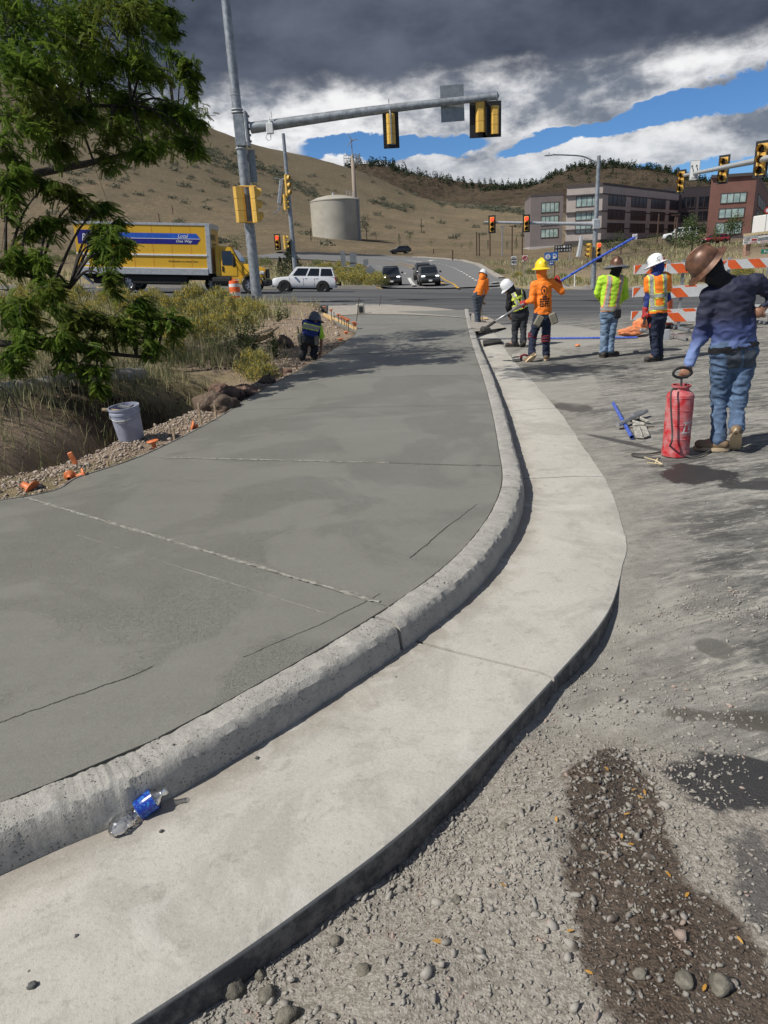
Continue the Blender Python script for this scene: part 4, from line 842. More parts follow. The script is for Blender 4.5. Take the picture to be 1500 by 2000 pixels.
def car(name, label, cat, paint, loc, head, slope=0., L=5.0, Wd=1.98, H=1.9, boxy=1., rack=True, lights=False, rim='rimk', group=None, low=.42, pitchv=0.):
    root = empty(name, loc, label=label, cat=cat, group=group); root.rotation_euler = (pitchv, slope, head); h = L/2; w_ = Wd/2; zb = H*.635
    st = [(-h, .52, zb*.93, .86), (-h+.06, low, zb*.98, .965), (-h+.5, low-.03, zb, 1.), (-.6, low-.05, zb, 1.), (h*.42, low-.05, zb*.985, 1.), (h*.52, low-.03, zb*.965, .99), (h-.42, low-.02, zb*.90, .97), (h-.10, low, zb*.85, .92), (h, .50, zb*.72, .84)]
    prof = [(.90, 0.), (.985, .18), (1., .45), (.995, .75), (.96, .93), (.86, 1.), (0, 1.012)]
    V = []; 
    for x, z0, z1, k in st:
        row = [(x, w_*k*a, z0+(z1-z0)*b) for a, b in prof]; V += row+[(x, -q[1], q[2]) for q in row[-2::-1]]
    n_ = len(prof)*2-1; F = [(i*n_+j, i*n_+j+1, (i+1)*n_+j+1, (i+1)*n_+j) for i in range(len(st)-1) for j in range(n_-1)]+[tuple(range(n_))[::-1], tuple((len(st)-1)*n_+j for j in range(n_))]
    F += [(i*n_, (i+1)*n_, (i+1)*n_+n_-1, i*n_+n_-1) for i in range(len(st)-1)]
    mb = MB(); mb.add(V, F); body = mb.ob('body', paint, root, smooth=40)
    gx0, gx1 = -h+.10, h*.49; rx0, rx1 = -h+.10+.22*boxy**0+(.0 if boxy > .8 else .35), gx1-(.58+.3*(1-boxy)); bw, tw_ = w_*.94, w_*.78; zt = H
    B_ = [np.array(q) for q in ((gx0, bw, zb-.02), (gx1, bw*.97, zb-.04), (gx1, -bw*.97, zb-.04), (gx0, -bw, zb-.02))]; T_ = [np.array(q) for q in ((rx0, tw_, zt-.05), (rx1, tw_*.97, zt-.05), (rx1, -tw_*.97, zt-.05), (rx0, -tw_, zt-.05))]
    T2 = [np.array([(q[0]-(rx0+rx1)/2)*.93+(rx0+rx1)/2, q[1]*.84, zt]) for q in T_]
    mb = MB(); mb.add(B_+T_+T2, [(k, (k+1) % 4, 4+(k+1) % 4, 4+k)[::-1] for k in range(4)]+[(4+k, 4+(k+1) % 4, 8+(k+1) % 4, 8+k)[::-1] for k in range(4)]+[(8, 9, 10, 11)[::-1]])
    mb.ob('roof', paint, root, smooth=45)
    def quad(face, u0, u1, v0, v1, nm='window', mt='cwin', sk=0.):
        a, b = face; P_ = lambda u, v: (B_[a]*(1-u)+B_[b]*u)*(1-v)+(T_[a]*(1-u)+T_[b]*u)*v
        q = [P_(u0, v0), P_(u1, v0), P_(u1-sk, v1), P_(u0, v1)]; nn = np.cross(q[1]-q[0], q[3]-q[0]); nn /= np.linalg.norm(nn); ce = sum(q)/4; 
        if nn@(ce-np.array([ce[0]*.8, 0, zb])) < 0: nn = -nn
        mb = MB(); mb.prism(q, nn*-.01, nn*.012); return mb.ob(nm, mt, root)
    for fc, fl_ in (((0, 1), False), ((3, 2), True)):
        for u0, u1 in ((.03, .31), (.345, .60), (.635, .93)): quad(fc, u0, u1, .10, .90, sk=.015)
    quad((1, 2), .05, .95, .06, .92, 'windscreen'); quad((0, 3), .08, .92, .12, .88, 'rear_window')
    for sx in (-1, 1):
        for xx in (h-.98, -h+1.02):
            rad = .425*H/1.9; mb = MB(); mb.lathe([(.01, -w_*1.002), (rad*1.22, -w_*1.002), (rad*1.22, -w_*.9)], (xx, 0, rad-.01), 24, np.column_stack([[1, 0, 0], [0, 0, 1], [0, -1, 0]])*np.array([1, 1, 1.]) if sx > 0 else np.column_stack([[1, 0, 0], [0, 0, -1], [0, 1, 0]]).astype(float), cap=False); mb.ob('wheel_arch', 'under', root)
            wheel(root, (xx, sx*(w_-.10), rad), rad, .25, sx, rim)
        mb = MB(); mb.box((gx1-.38, sx*(w_+.12), zb+.10), (.14, .22, .18), bev=.04); mb.ob('mirror', 'car_black' if paint != 'car_white' else paint, root)
        hx = h-.06; mb = MB(); mb.box((hx-.03, sx*w_*.66, zb*.72), (.16, .38, .20), bev=.05); mb.ob('headlight', 'hlit' if lights else 'lampo', root)
        mb = MB(); mb.box((-h+.05, sx*w_*.87, zb*.80), (.16, .17, .42), bev=.04); mb.ob('tail_light', 'tail', root)
        for xx in (gx1-1.35, gx1-2.2): mb = MB(); mb.box((xx, sx*(w_+.012), zb*.90), (.20, .03, .04), bev=.01); mb.ob('door_handle', paint, root)
        for xx in (gx1-.12, gx1-1.18, gx1-2.05): mb = MB(); mb.box((xx, sx*(w_*.999), zb*.66), (.014, .012, zb*.5)); mb.ob('door_seam', 'under', root)
    mb = MB(); mb.box((h-.02, 0, zb*.70), (.10, w_*.9, .24), bev=.02); mb.ob('grille', 'under', root)
    mb = MB(); mb.box((h-.02, 0, .50), (.22, Wd*.9, .26), bev=.06); mb.box((-h+.02, 0, .52), (.22, Wd*.92, .26), bev=.06); mb.ob('bumper', 'car_silver' if paint == 'car_white' else 'under', root)
    mb = MB(); mb.box((h+.095, 0, .50), (.02, .32, .15)); mb.ob('number_plate', 'offw', root)
    mb = MB(); mb.box((0, 0, low-.06), (L*.86, Wd*.84, .22)); mb.ob('underbody', 'under', root)
    if rack:
        mb = MB()
        for sx in (-1, 1): mb.tube([(rx0+.1, sx*tw_*.86, zt+.05), (rx1-.2, sx*tw_*.86, zt+.05)], .025, 6)
        for xx in (rx0+.2, rx1-.3): mb.tube([(xx, -tw_*.86, zt+.05), (xx, tw_*.86, zt+.05)], .02, 6)
        mb.ob('roof_rack', 'under', root)
    return root
p = P(596, 568, 58.6); p[2] = roadz(p[0], 58.6)
c1 = car('car', 'white sport utility vehicle driving left beyond the signal pole', 'car', 'car_white', (p[0], 58.6, .16), R(180), slope=-R(3.8), L=5.0, H=1.92, rack=False)
mb = MB(); mb.box((-2.62, 0, .62), (.3, .3, .12), bev=.02); mb.box((-2.8, 0, .68), (.12, .5, .3), bev=.03); mb.ob('tow_hitch', 'under', c1)
for nm, lb, pm, px, yy, zz_, LL, HH, lit in (('car', 'charcoal off-road vehicle waiting with headlights on, left of the two', 'car_charcoal', 765.5, 69.6, -.22, 4.8, 1.84, True), ('car', 'dark grey sport utility vehicle waiting beside the yellow centre line', 'car_grey', 841, 68.4, -.30, 4.9, 1.84, True), ('car', 'dark car half hidden behind the grey sport utility vehicle', 'car_grey', 830, 80., .1, 4.7, 1.7, True)):
    q = P(px, 560, yy); car(nm, lb, 'car', pm, (q[0], yy+LL/2, zz_+.10), R(-90), pitchv=0, slope=-R(1.), L=LL, H=HH, lights=lit, Wd=1.95)
q = GT(782, 496.5); car('car', 'small dark hatchback turning on the hill road in the distance', 'car', 'car_black', (q[0], q[1], q[2]+.15), R(190), L=4.7, H=1.62, boxy=.5, rack=False, rim='rims')
q = P(1328, 462, 120.); car('car', 'white pickup parked behind the green tree on the slope', 'car', 'car_white', (q[0], 120, q[2]-.6), R(160), L=5.2, H=1.95)
q = P(1396, 469, 125.); car('car', 'red car parked in front of the red building', 'car', 'car_red', (q[0], 125, q[2]-.5), R(190), L=4.5, H=1.45, boxy=.5, rack=False)
# ---- box truck
M['ty'] = mat('truck_yellow', (.66, .375, .018), .42, var=.03, scale=1, coat=.2); M['blue1'] = mat('stripe_blue', (.02, .10, .50), .4); M['blue2'] = mat('stripe_navy', (.015, .012, .20), .4); M['alu'] = mat('ribbed_aluminium', (.50, .50, .50), .4, .5, var=.1); M['orgl'] = mat('orange_line', (.7, .2, .03), .5)
def truck():
    yf = 44.4; ang = R(-3.6); o = P(523, 573, yf); X1 = P(412, 540, yf)[0]; X0 = P(153, 540, yf)[0]; zf_ = .62
    root = empty('box_truck', (X1, yf+1.25, float(roadz(X1, yf))+.03), label='long yellow rental box truck with blue arrow stripe driving right', cat='truck'); root.rotation_euler = (0, -ang*1.05, 0)
    Lb = X1-X0; zl, zu = 1.12, 3.88; hw = 1.25
    mb = MB(); mb.box((-Lb/2, 0, (zl+zu)/2), (Lb, 2*hw, zu-zl)); bx = mb.ob('cargo_box', 'ty', root)
    mb = MB()
    for k in range(1, 7): mb.box((-Lb*k/7, -hw-.002, (zl+zu)/2+.1), (.012, .012, zu-zl-.3))
    mb.ob('panel_seam', 'orgl', bx); bpy.data.objects[mb and bx.children[-1].name if False else bx.name]
    mb = MB(); mb.box((-Lb/2, -hw-.01, zu-.04), (Lb+.04, .06, .12)); mb.box((-Lb/2, hw+.01, zu-.04), (Lb+.04, .06, .12)); mb.box((-Lb/2, 0, zu+.015), (Lb, 2*hw, .03)); mb.ob('roof_rail', 'alu', bx)
    mb = MB(); mb.box((-.11, -hw-.008, (zl+zu)/2), (.26, .05, zu-zl), bev=.01); mb.box((.01, -hw+.13, (zl+zu)/2), (.05, .3, zu-zl), bev=.01); mb.box((.03, 0, zu-.12), (.05, 2*hw, .3)); mb.ob('corner_post', 'alu', bx)
    mb = MB(); mb.box((-Lb/2-.1, -hw-.03, zl+.06), (Lb-.2, .08, .30)); mb.box((-Lb/2-.1, hw+.03, zl+.06), (Lb-.2, .08, .30)); mb.ob('bottom_rail', 'alu', bx)
    mb = MB(); mb.box((-Lb/2-.1, -hw-.03, zl+.26), (Lb-.2, .07, .07)); mb.box((-Lb/2-.1, -hw-.03, zl+1.02), (Lb-.2, .07, .09)); mb.ob('rub_rail', 'white', bx)
    mb = MB(); y_ = -hw-.012; z_ = 3.05; s_ = .20; x1 = -.55
    mb.add([(-5.85, y_, z_), (x1-.22, y_, z_), (x1, y_, z_), (x1-.22, y_, z_+.28), (-5.85, y_, z_+.28)], [(0, 1, 2, 3, 4)]); mb.ob('stripe', 'blue1', bx)
    mb = MB(); mb.add([(-5.85, y_, z_-.31), (x1-.22, y_, z_-.31), (x1, y_, z_-.03), (-5.85, y_, z_-.03)], [(0, 1, 2, 3)]); mb.ob('stripe', 'blue2', bx)
    mb = MB(); mb.box((-3.2, y_, z_-.015), (5.3, .004, .03)); mb.box((-5.88, y_, z_), (.04, .004, .6)); mb.ob('stripe_line', 'offw', bx)
    mb = MB(); mb.add([(-Lb+.15, y_, z_-.36), (-5.95, y_, z_-.36), (-5.95, y_, z_+.33), (-6.1, y_, z_+.40), (-Lb+.15, y_, z_+.40)], [(0, 1, 2, 3, 4)]); mb.ob('logo_panel', 'blue2', bx)
    mb = MB(); add_text(mb, 'PENSKE', (-6.75, y_-.006, z_), (1, 0, 0), UPV, 1.45, .40, .25); add_text(mb, 'Local', (-1.55, y_-.006, z_+.14), (1, 0, 0), UPV, .62, .20, .3); add_text(mb, 'One Way', (-1.5, y_-.006, z_-.165), (1, 0, 0), UPV, .95, .20, .3); mb.ob('lettering', 'offw', bx)
    mb = MB(); add_text(mb, 'Dedication at every turn', (-1.65, y_-.004, zl+.66), (1, 0, 0), UPV, 1.75, .13, .3); mb.ob('lettering', 'black', bx)
    mb = MB(); add_text(mb, 'PENSKE', (.062, -.45, zu-.72), (0, 1, 0), UPV, 1.3, .34, .2); add_text(mb, 'Truck Rental', (.062, -.35, zu-1.1), (0, 1, 0), UPV, 1.0, .14, .2); mb.ob('lettering', 'black', bx)
    mb = MB()
    for k in range(5): mb.box((-Lb+.45, y_, zl+.45+k*.13), (.5-.08*k, .004, .09))
    mb.ob('decal', 'white', bx)
    mb = MB(); mb.box((-Lb/2+.4, 0, .86), (Lb+.9, .9, .30)); mb.box((-Lb/2, 0, 1.02), (Lb-.3, 2.2, .10)); mb.box((-3.2, -.9, .72), (3.4, .5, .55), bev=.08); mb.box((-Lb+.9, 0, .62), (.5, 1.8, .35), bev=.08); mb.ob('chassis', 'under', root)
    mb = MB(); mb.tube([(.0, -1.0, .70), (1.1, -1.0, .70)], .30, 12); mb.box((.55, -1.0, .45), (1.2, .5, .08)); mb.ob('fuel_tank', 'under', root)
    mb = MB()
    for xx in (-Lb-.35, -Lb-.05): mb.tube([(xx, -1.1, .35), (xx, -1.1, 1.25)], .03, 6)
    for zz_ in (.35, .8, 1.22): mb.tube([(-Lb-.35, -1.1, zz_), (-Lb-.05, -1.1, zz_)], .03, 6)
    mb.tube([(-Lb-.1, -1.0, 1.1), (-Lb+.7, -1.0, .45)], .09, 6); mb.tube([(-Lb-.3, -.2, 1.15), (-Lb+.7, .4, .45)], .09, 6); mb.box((-Lb-.2, 0, 1.2), (.3, 2.3, .1)); mb.ob('lift_gate', 'galv', root)
    # cab
    def loft(st, nm, mt, sm_=30):
        V = []; 
        for x, z0, z1, w0, w1 in st: V += [(x, -w0, z0), (x, -w0*1.0, z0+(z1-z0)*.5), (x, -w1, z1-.06), (x, -w1*.9, z1), (x, w1*.9, z1), (x, w1, z1-.06), (x, w0, z0+(z1-z0)*.5), (x, w0, z0)]
        n_ = 8; F = [(i*n_+j, (i+1)*n_+j, (i+1)*n_+(j+1) % n_, i*n_+(j+1) % n_) for i in range(len(st)-1) for j in range(n_)]+[tuple(range(n_)), tuple((len(st)-1)*n_+j for j in range(n_))[::-1]]
        mb = MB(); mb.add(V, F); return mb.ob(nm, mt, root, smooth=sm_)
    loft([(.22, .95, 2.60, 1.02, .92), (.30, .85, 2.68, 1.05, .92), (1.05, .85, 2.66, 1.05, .90), (1.20, .85, 2.56, 1.05, .88), (1.62, .85, 1.86, 1.05, 1.0), (1.75, .9, 1.72, 1.04, .98)], 'cab', 'ty')
    loft([(1.72, 1.0, 1.74, .95, .84), (2.2, .98, 1.66, .95, .82), (2.9, .98, 1.50, .93, .80), (3.12, 1.0, 1.36, .85, .7)], 'hood', 'ty')
    mb = MB(); c = np.array([2.25, 0, .52]); 
    for sy in (-1, 1):
        V = []
        for j in range(13): a = math.pi*j/12; V += [(c[0]+math.cos(a)*.68, sy*.82, .62+math.sin(a)*.60), (c[0]+math.cos(a)*.68, sy*1.16, .60+math.sin(a)*.56), (c[0]+math.cos(a)*.56, sy*1.16, .60+math.sin(a)*.46)]
        mb.add(V, [(3*i+k, 3*i+3+k, 3*i+4+k, 3*i+1+k)[::sy] for i in range(12) for k in (0, 1)])
    mb.ob('fender', 'ty', root, smooth=60)
    mb = MB(); V = [(.62, -1.063, 1.62), (1.45, -1.063, 1.62), (1.16, -1.0, 2.42), (.62, -1.0, 2.42)]; V2 = [(a, b-.012*0-.012, c_) for a, b, c_ in V]; mb.prism(V, (0, .02, 0), (0, -.008, 0)); d_ = mb.ob('door_window', 'cwin', root)
    mb = MB(); mb.add([(1.262, -.84, 2.48), (1.262, .84, 2.48), (1.655, .93, 1.84), (1.655, -.93, 1.84)], [(0, 3, 2, 1)]); mb.v[0] += np.array([.02, 0, .015]); mb.ob('windscreen', 'cwin', root)
    mb = MB(); mb.box((1.05, -1.058, 1.6), (.02, .01, 0.01))
    for a, b in (((.50, 1.0), (.50, 2.5)), ((.50, 1.0), (1.5, 1.0)), ((1.5, 1.0), (1.5, 1.6))): mb.tube([(a[0], -1.06, a[1]), (b[0], -1.06, b[1])], .008, 4)
    mb.box((.64, -1.07, 1.40), (.10, .04, .30), bev=.01); mb.ob('door_seam', 'under', root)
    mb = MB(); mb.box((1.38, -1.42, 1.80), (.14, .26, .62), bev=.05); mb.tube([(1.35, -1.0, 2.0), (1.38, -1.40, 2.0)], .025, 6); mb.tube([(1.35, -1.0, 1.6), (1.38, -1.40, 1.6)], .025, 6); mb.ob('mirror', 'sigk', root)
    mb = MB(); mb.box((3.10, 0, .62), (.42, 2.1, .36), bev=.08); mb.box((3.16, 0, 1.15), (.10, 1.3, .55), bev=.03); mb.ob('bumper', 'sigk', root)
    mb = MB(); mb.box((2.95, -.87, 1.20), (.34, .20, .22), bev=.06); mb.ob('headlight', 'lampo', root)
    mb = MB(); add_text(mb, 'INTERNATIONAL', (2.55, -.945, 1.33), (1, 0, -.06), UPV, .62, .06); mb.ob('lettering', 'alu', root)
    for xx, sy in ((2.25, -1), (2.25, 1), (-6.0+.9, -1), (-5.1, 1), ):
        wheel(root, (xx, sy*.98, .50), .50, .28, sy, 'rims', 8)
    for xx in (-2.0,): wheel(root, (.65-1.1, 1.0, .48), .48, .28, -1, 'rims', 8)
    mb = MB(); mb.box((-Lb+2.6, -.95, .62), (.05, .6, .75)); mb.ob('mud_flap', 'under', root)
    mb = MB()
    for sy in (-.6, 0, .6): mb.box((1.0, sy, 2.70), (.1, .1, .05))
    mb.ob('marker_light', 'orgl', root)
truck()
# ================================================================== people
def surf(prims, res, k=.03, pad=.06, disp=None):
    # prims: (bbox_lo, bbox_hi, fn(points)->distance); smooth union on a grid, then surface nets
    lo = np.min([p[0] for p in prims], axis=0)-pad; hi = np.max([p[1] for p in prims], axis=0)+pad
    n = np.ceil((hi-lo)/res).astype(int)+1; Fd = np.full(n, 1.0)
    for a, b, fn in prims:
        i0 = np.maximum(((a-lo-pad)/res).astype(int), 0); i1 = np.minimum(np.ceil((b-lo+pad)/res).astype(int)+1, n)
        g = np.stack(np.meshgrid(*[lo[q]+np.arange(i0[q], i1[q])*res for q in range(3)], indexing='ij'), -1); d = fn(g)
        s = Fd[i0[0]:i1[0], i0[1]:i1[1], i0[2]:i1[2]]; h = np.maximum(k-np.abs(s-d), 0)/k; Fd[i0[0]:i1[0], i0[1]:i1[1], i0[2]:i1[2]] = np.minimum(s, d)-h*h*k*.25
    if disp is not None:
        g = np.stack(np.meshgrid(*[lo[q]+np.arange(n[q])*res for q in range(3)], indexing='ij'), -1); Fd += disp(g)
    S_ = Fd < 0; n0, n1, n2 = n; c = np.zeros((n0-1, n1-1, n2-1), int)
    for dx in (0, 1):
        for dy in (0, 1):
            for dz in (0, 1): c += S_[dx:n0-1+dx, dy:n1-1+dy, dz:n2-1+dz]
    act = (c > 0) & (c < 8); idx = np.full(act.shape, -1); ii = np.argwhere(act); idx[act] = np.arange(len(ii)); acc = np.zeros((len(ii), 3)); cnt = np.zeros(len(ii)); X_, Y_, Z_ = ii.T
    cor = [(a, b, e) for a in (0, 1) for b in (0, 1) for e in (0, 1)]
    for a in cor:
        for ax in range(3):
            if a[ax] == 0:
                b = list(a); b[ax] = 1; va = Fd[X_+a[0], Y_+a[1], Z_+a[2]]; vb = Fd[X_+b[0], Y_+b[1], Z_+b[2]]; m = (va < 0) != (vb < 0); t = np.where(m, va/np.where(va == vb, 1, va-vb), 0)
                p = np.array(a, float)[None]+np.zeros((len(ii), 3)); p[:, ax] = t; acc[m] += p[m]; cnt[m] += 1
    V = lo+(ii+acc/cnt[:, None])*res; F = []
    for ax in range(3):
        u, v = (ax+1) % 3, (ax+2) % 3; sl0 = [slice(None)]*3; sl1 = [slice(None)]*3; sl0[ax] = slice(0, -1); sl1[ax] = slice(1, None); A_, B_ = S_[tuple(sl0)], S_[tuple(sl1)]; e = np.argwhere(A_ != B_)
        e = e[(e[:, u] > 0) & (e[:, v] > 0) & (e[:, u] < n[u]-1) & (e[:, v] < n[v]-1)]; q = []
        for du, dv in ((-1, -1), (0, -1), (0, 0), (-1, 0)): w_ = e.copy(); w_[:, u] += du; w_[:, v] += dv; q.append(idx[tuple(w_.T)])
        q = np.stack(q, 1); fl = A_[tuple(e.T)]; q[~fl] = q[~fl][:, ::-1]; F.append(q)
    return V, np.vstack(F)
def cap(a, b, ra, rb):
    a = np.array(a, float); b = np.array(b, float); r_ = max(ra, rb); d = b-a; L = d@d+1e-9
    def fn(g): t = np.clip(((g-a)@d)/L, 0, 1); return np.linalg.norm(g-a-t[..., None]*d, axis=-1)-(ra+(rb-ra)*t)
    return (np.minimum(a, b)-r_, np.maximum(a, b)+r_, fn)
def ecap(a, b, lat, ra, rb):
    # elliptic limb: ra, rb = (half width along lat, half depth)
    a = np.array(a, float); b = np.array(b, float); d = b-a; L = np.linalg.norm(d); d = d/L; lat = np.array(lat, float); lat = lat-d*(lat@d); lat /= np.linalg.norm(lat); dep = np.cross(d, lat); R_ = max(*ra, *rb)
    def fn(g):
        q = g-a; t = q@d; tc = np.clip(t, 0, L); s = tc/L; rx = ra[0]+(rb[0]-ra[0])*s; ry = ra[1]+(rb[1]-ra[1])*s; e = t-tc; m = np.minimum(rx, ry)
        return (np.sqrt(((q@lat)/rx)**2+((q@dep)/ry)**2+(e/m)**2)-1)*m
    return (np.minimum(a, b)-R_, np.maximum(a, b)+R_, fn)
def ell(c, r_, Fm=np.eye(3)):
    c = np.array(c, float); r_ = np.array(r_, float); m = r_.min(); Rm = r_.max()
    def fn(g): q = (g-c)@Fm/r_; return (np.linalg.norm(q, axis=-1)-1)*m
    return (c-Rm, c+Rm, fn)
def smesh(name, VF, matn, parent, org, wr=0., wsc=9., seed=0, stretch=(1, 1, 2.)):
    V, F = VF; V = V-org; me = bpy.data.meshes.new(name); me.from_pydata(V.tolist(), [], F.tolist()); me.polygons.foreach_set('use_smooth', [True]*len(F))
    if wr:
        nr = np.zeros(len(V)*3); me.vertices.foreach_get('normal', nr); nr = nr.reshape(-1, 3); dsp = np.array([MN.noise(Vector((v[0]*wsc*stretch[0]+seed, v[1]*wsc*stretch[1], v[2]*wsc*stretch[2])))+.5*MN.noise(Vector((v[0]*wsc*2.3+seed, v[1]*wsc*2.3, v[2]*wsc*4.))) for v in V]); dsp = np.abs(dsp)*-1+.2
        V = V+nr*(dsp*wr)[:, None]; me.vertices.foreach_set('co', V.ravel())
    me.materials.append(M[matn]); me.update(); return link(name, me, parent)
def band(src, pred, name, matn, parent, off=.006):
    # reflective tape: the faces of a garment that satisfy pred, lifted off it
    me = src.data; V = np.zeros(len(me.vertices)*3); me.vertices.foreach_get('co', V); V = V.reshape(-1, 3); N = np.zeros(len(me.vertices)*3); me.vertices.foreach_get('normal', N); N = N.reshape(-1, 3)
    keep = [tuple(p.vertices) for p in me.polygons if pred(V[list(p.vertices)].mean(0), np.array(p.normal))]
    if not keep: return None
    ids = sorted({i for f in keep for i in f}); mp = {i: k for k, i in enumerate(ids)}; mb = MB(); mb.add(V[ids]+N[ids]*off, [tuple(mp[i] for i in f) for f in keep]); return mb.ob(name, matn, parent, smooth='all')
M['skin'] = mat('tan_skin', (.30, .155, .095), .5, var=.1, scale=12, spec=.4); M['denim'] = mat('blue_denim', (.095, .15, .245), .85, var=.22, scale=14, bmp=.002, bscale=60); M['denim2'] = mat('washed_denim', (.19, .275, .39), .85, var=.3, scale=8, bmp=.002)
M['navy'] = mat('dark_navy_work_trousers', (.020, .028, .055), .85, var=.2); M['charc'] = mat('charcoal_trousers', (.028, .032, .038), .85, var=.2); M['slate'] = mat('slate_jeans', (.07, .085, .11), .85, var=.2)
M['orange'] = mat('hi_vis_orange', (.95, .23, .02), .7, var=.05, bmp=.002); M['lime'] = mat('hi_vis_lime', (.50, .80, .05), .7, var=.06, bmp=.002); M['bluecl'] = mat('royal_blue_cloth', (.02, .04, .20), .8, var=.12); M['blackcl'] = mat('black_cloth', (.010, .010, .012), .85)
M['tape'] = mat('silver_tape', (.36, .36, .33), .45, var=.1); M['tapeo'] = mat('pink_orange_edge', (.85, .38, .2), .6); M['tapey'] = mat('yellow_edge', (.75, .85, .12), .6)
M['boot'] = mat('tan_work_boot', (.24, .165, .10), .8, var=.2); M['bootk'] = mat('dark_boot', (.05, .045, .04), .85, var=.2); M['sole'] = mat('pale_sole', (.55, .43, .28), .8); M['redglove'] = mat('red_glove', (.42, .03, .03), .7); M['leather'] = mat('tool_leather', (.22, .20, .15), .8)
M['hw'] = mat('white_hard_hat', (.76, .77, .78), .3, var=.03); M['hy'] = mat('yellow_hard_hat', (.85, .62, .03), .35, var=.03); M['hbr'] = mat('worn_brown_hat', (.175, .085, .05), .42, .25, var=.35, scale=9, spec=.6); M['hgr'] = mat('grey_hard_hat', (.10, .11, .13), .35); M['hshade'] = mat('grey_brim_shade', (.13, .14, .16), .4)
M['hair'] = mat('dark_hair', (.012, .01, .009), .8); M['redband'] = mat('dark_red_strap', (.20, .02, .03), .8)
def gradshirt():
    m, nt, b = newmat('faded_blue_shirt'); v = worldco(nt); X, Y, Z = xyz(nt, v); n = noise(nt, v, 5, 4, .6); t = (Z+(n-.5)*.20).sm(.78, 1.36)
    c = mix(nt, t.sm(0, .5), (.17, .24, .46), (.042, .06, .17)); c = mix(nt, t.sm(.40, .9), c, (.018, .020, .045)); setc(nt, b.inputs['Base Color'], c); b.inputs['Roughness'].default_value = .75; bump(nt, b, noise(nt, v, 60, 3, .6), .002); return m
M['gshirt'] = gradshirt()
def hat(parent, org, c, up, r_=.122, h=.135, brim=.05, matn='hw', fwd=None, full=True, under=None, tilt_peak=0.):
    z = np.array(up, float); z /= np.linalg.norm(z); f = np.array(fwd if fwd is not None else (0, 1, 0), float); f = f-z*(f@z); f /= np.linalg.norm(f); Fm = np.column_stack([np.cross(f, z), f, z]); c = np.array(c)-org
    mb = MB(); pr = []; m = 9
    for j in range(m+1): a = math.pi/2*j/m; pr.append((max(r_*math.cos(a)**.8 if math.cos(a) > 0 else 0, .002), h*math.sin(a)))
    n = 30; V = []
    ring = [(r_+brim, -.028), (r_+brim*.5, -.012), (r_+.004, .002)]+pr
    for r0, z0 in ring:
        for j in range(n):
            a = 2*math.pi*j/n; ex = 1.0; rr = r0
            if r0 > r_: rr = r_+(r0-r_)*(1 if full else max(.12, math.sin(a)))*(1+.30*max(0, math.sin(a))**2)
            zz_ = z0+(0 if r0 > r_ else .010*(abs(math.cos(a)) < .16)*(z0 > .03))
            V.append((rr*math.cos(a)*.88, rr*math.sin(a)*1.06, zz_))
    k = len(ring); mb.add(np.array(V)@Fm.T+c, [(i*n+j, i*n+(j+1) % n, (i+1)*n+(j+1) % n, (i+1)*n+j) for i in range(k-1) for j in range(n)]+[tuple((k-1)*n+j for j in range(n))])
    Vi = np.array(V)*np.array([.985, .985, 1.])-np.array([0, 0, .006]); mb.add(Vi@Fm.T+c, [(i*n+j, (i+1)*n+j, (i+1)*n+(j+1) % n, i*n+(j+1) % n) for i in range(k-1) for j in range(n)])
    hb = mb.ob('hard_hat', matn, parent, smooth=60)
    mb = MB(); V = []
    for t in np.linspace(-1.15, 1.15, 15): a = t; V.append((0, r_*1.06*math.sin(a)*1.0, h*max(math.cos(a), .02)**.8+.004))
    mb.tube(np.array(V)@Fm.T+c, [.012]*len(V), 6); mb.ob('ridge', matn, hb, smooth='all')
    return hb, Fm, c
def hand(pr, wr, el, k, closed=.7, sc=1., thumb=1.):
    # palm and five fingers growing from the wrist away from the elbow; k = palm normal
    d = np.array(wr)-np.array(el); d /= np.linalg.norm(d); k = np.array(k, float); k = k-d*(k@d); k /= np.linalg.norm(k); s = np.cross(d, k); wr = np.array(wr)
    pc = wr+d*.045*sc; pr.append(ecap(wr, wr+d*.085*sc, s, (.026*sc, .02*sc), (.041*sc, .017*sc)))
    for i, (o, L) in enumerate(((-.030, .062), (-.010, .074), (.011, .070), (.030, .055))):
        p = wr+d*.088*sc+s*o*sc; ang = closed*1.15; d1 = d*math.cos(ang)+k*math.sin(ang); q = p+d1*L*.45*sc; d2 = d*math.cos(ang*2.1)+k*math.sin(ang*2.1); r1 = q+d2*L*.35*sc; d3 = d*math.cos(ang*2.9)+k*math.sin(ang*2.9); r2_ = r1+d3*L*.3*sc
        pr += [cap(p-d*.02*sc, q, .0100*sc, .0092*sc), cap(q, r1, .0092*sc, .0085*sc), cap(r1, r2_, .0085*sc, .0075*sc)]
    p = wr+d*.03*sc-s*.030*sc*thumb; q = p+(d*.6-s*.55*thumb+k*.5)*.045*sc; pr += [cap(p, q, .0125*sc, .011*sc), cap(q, q+(d*.7+k*.6)*.035*sc, .011*sc, .009*sc)]
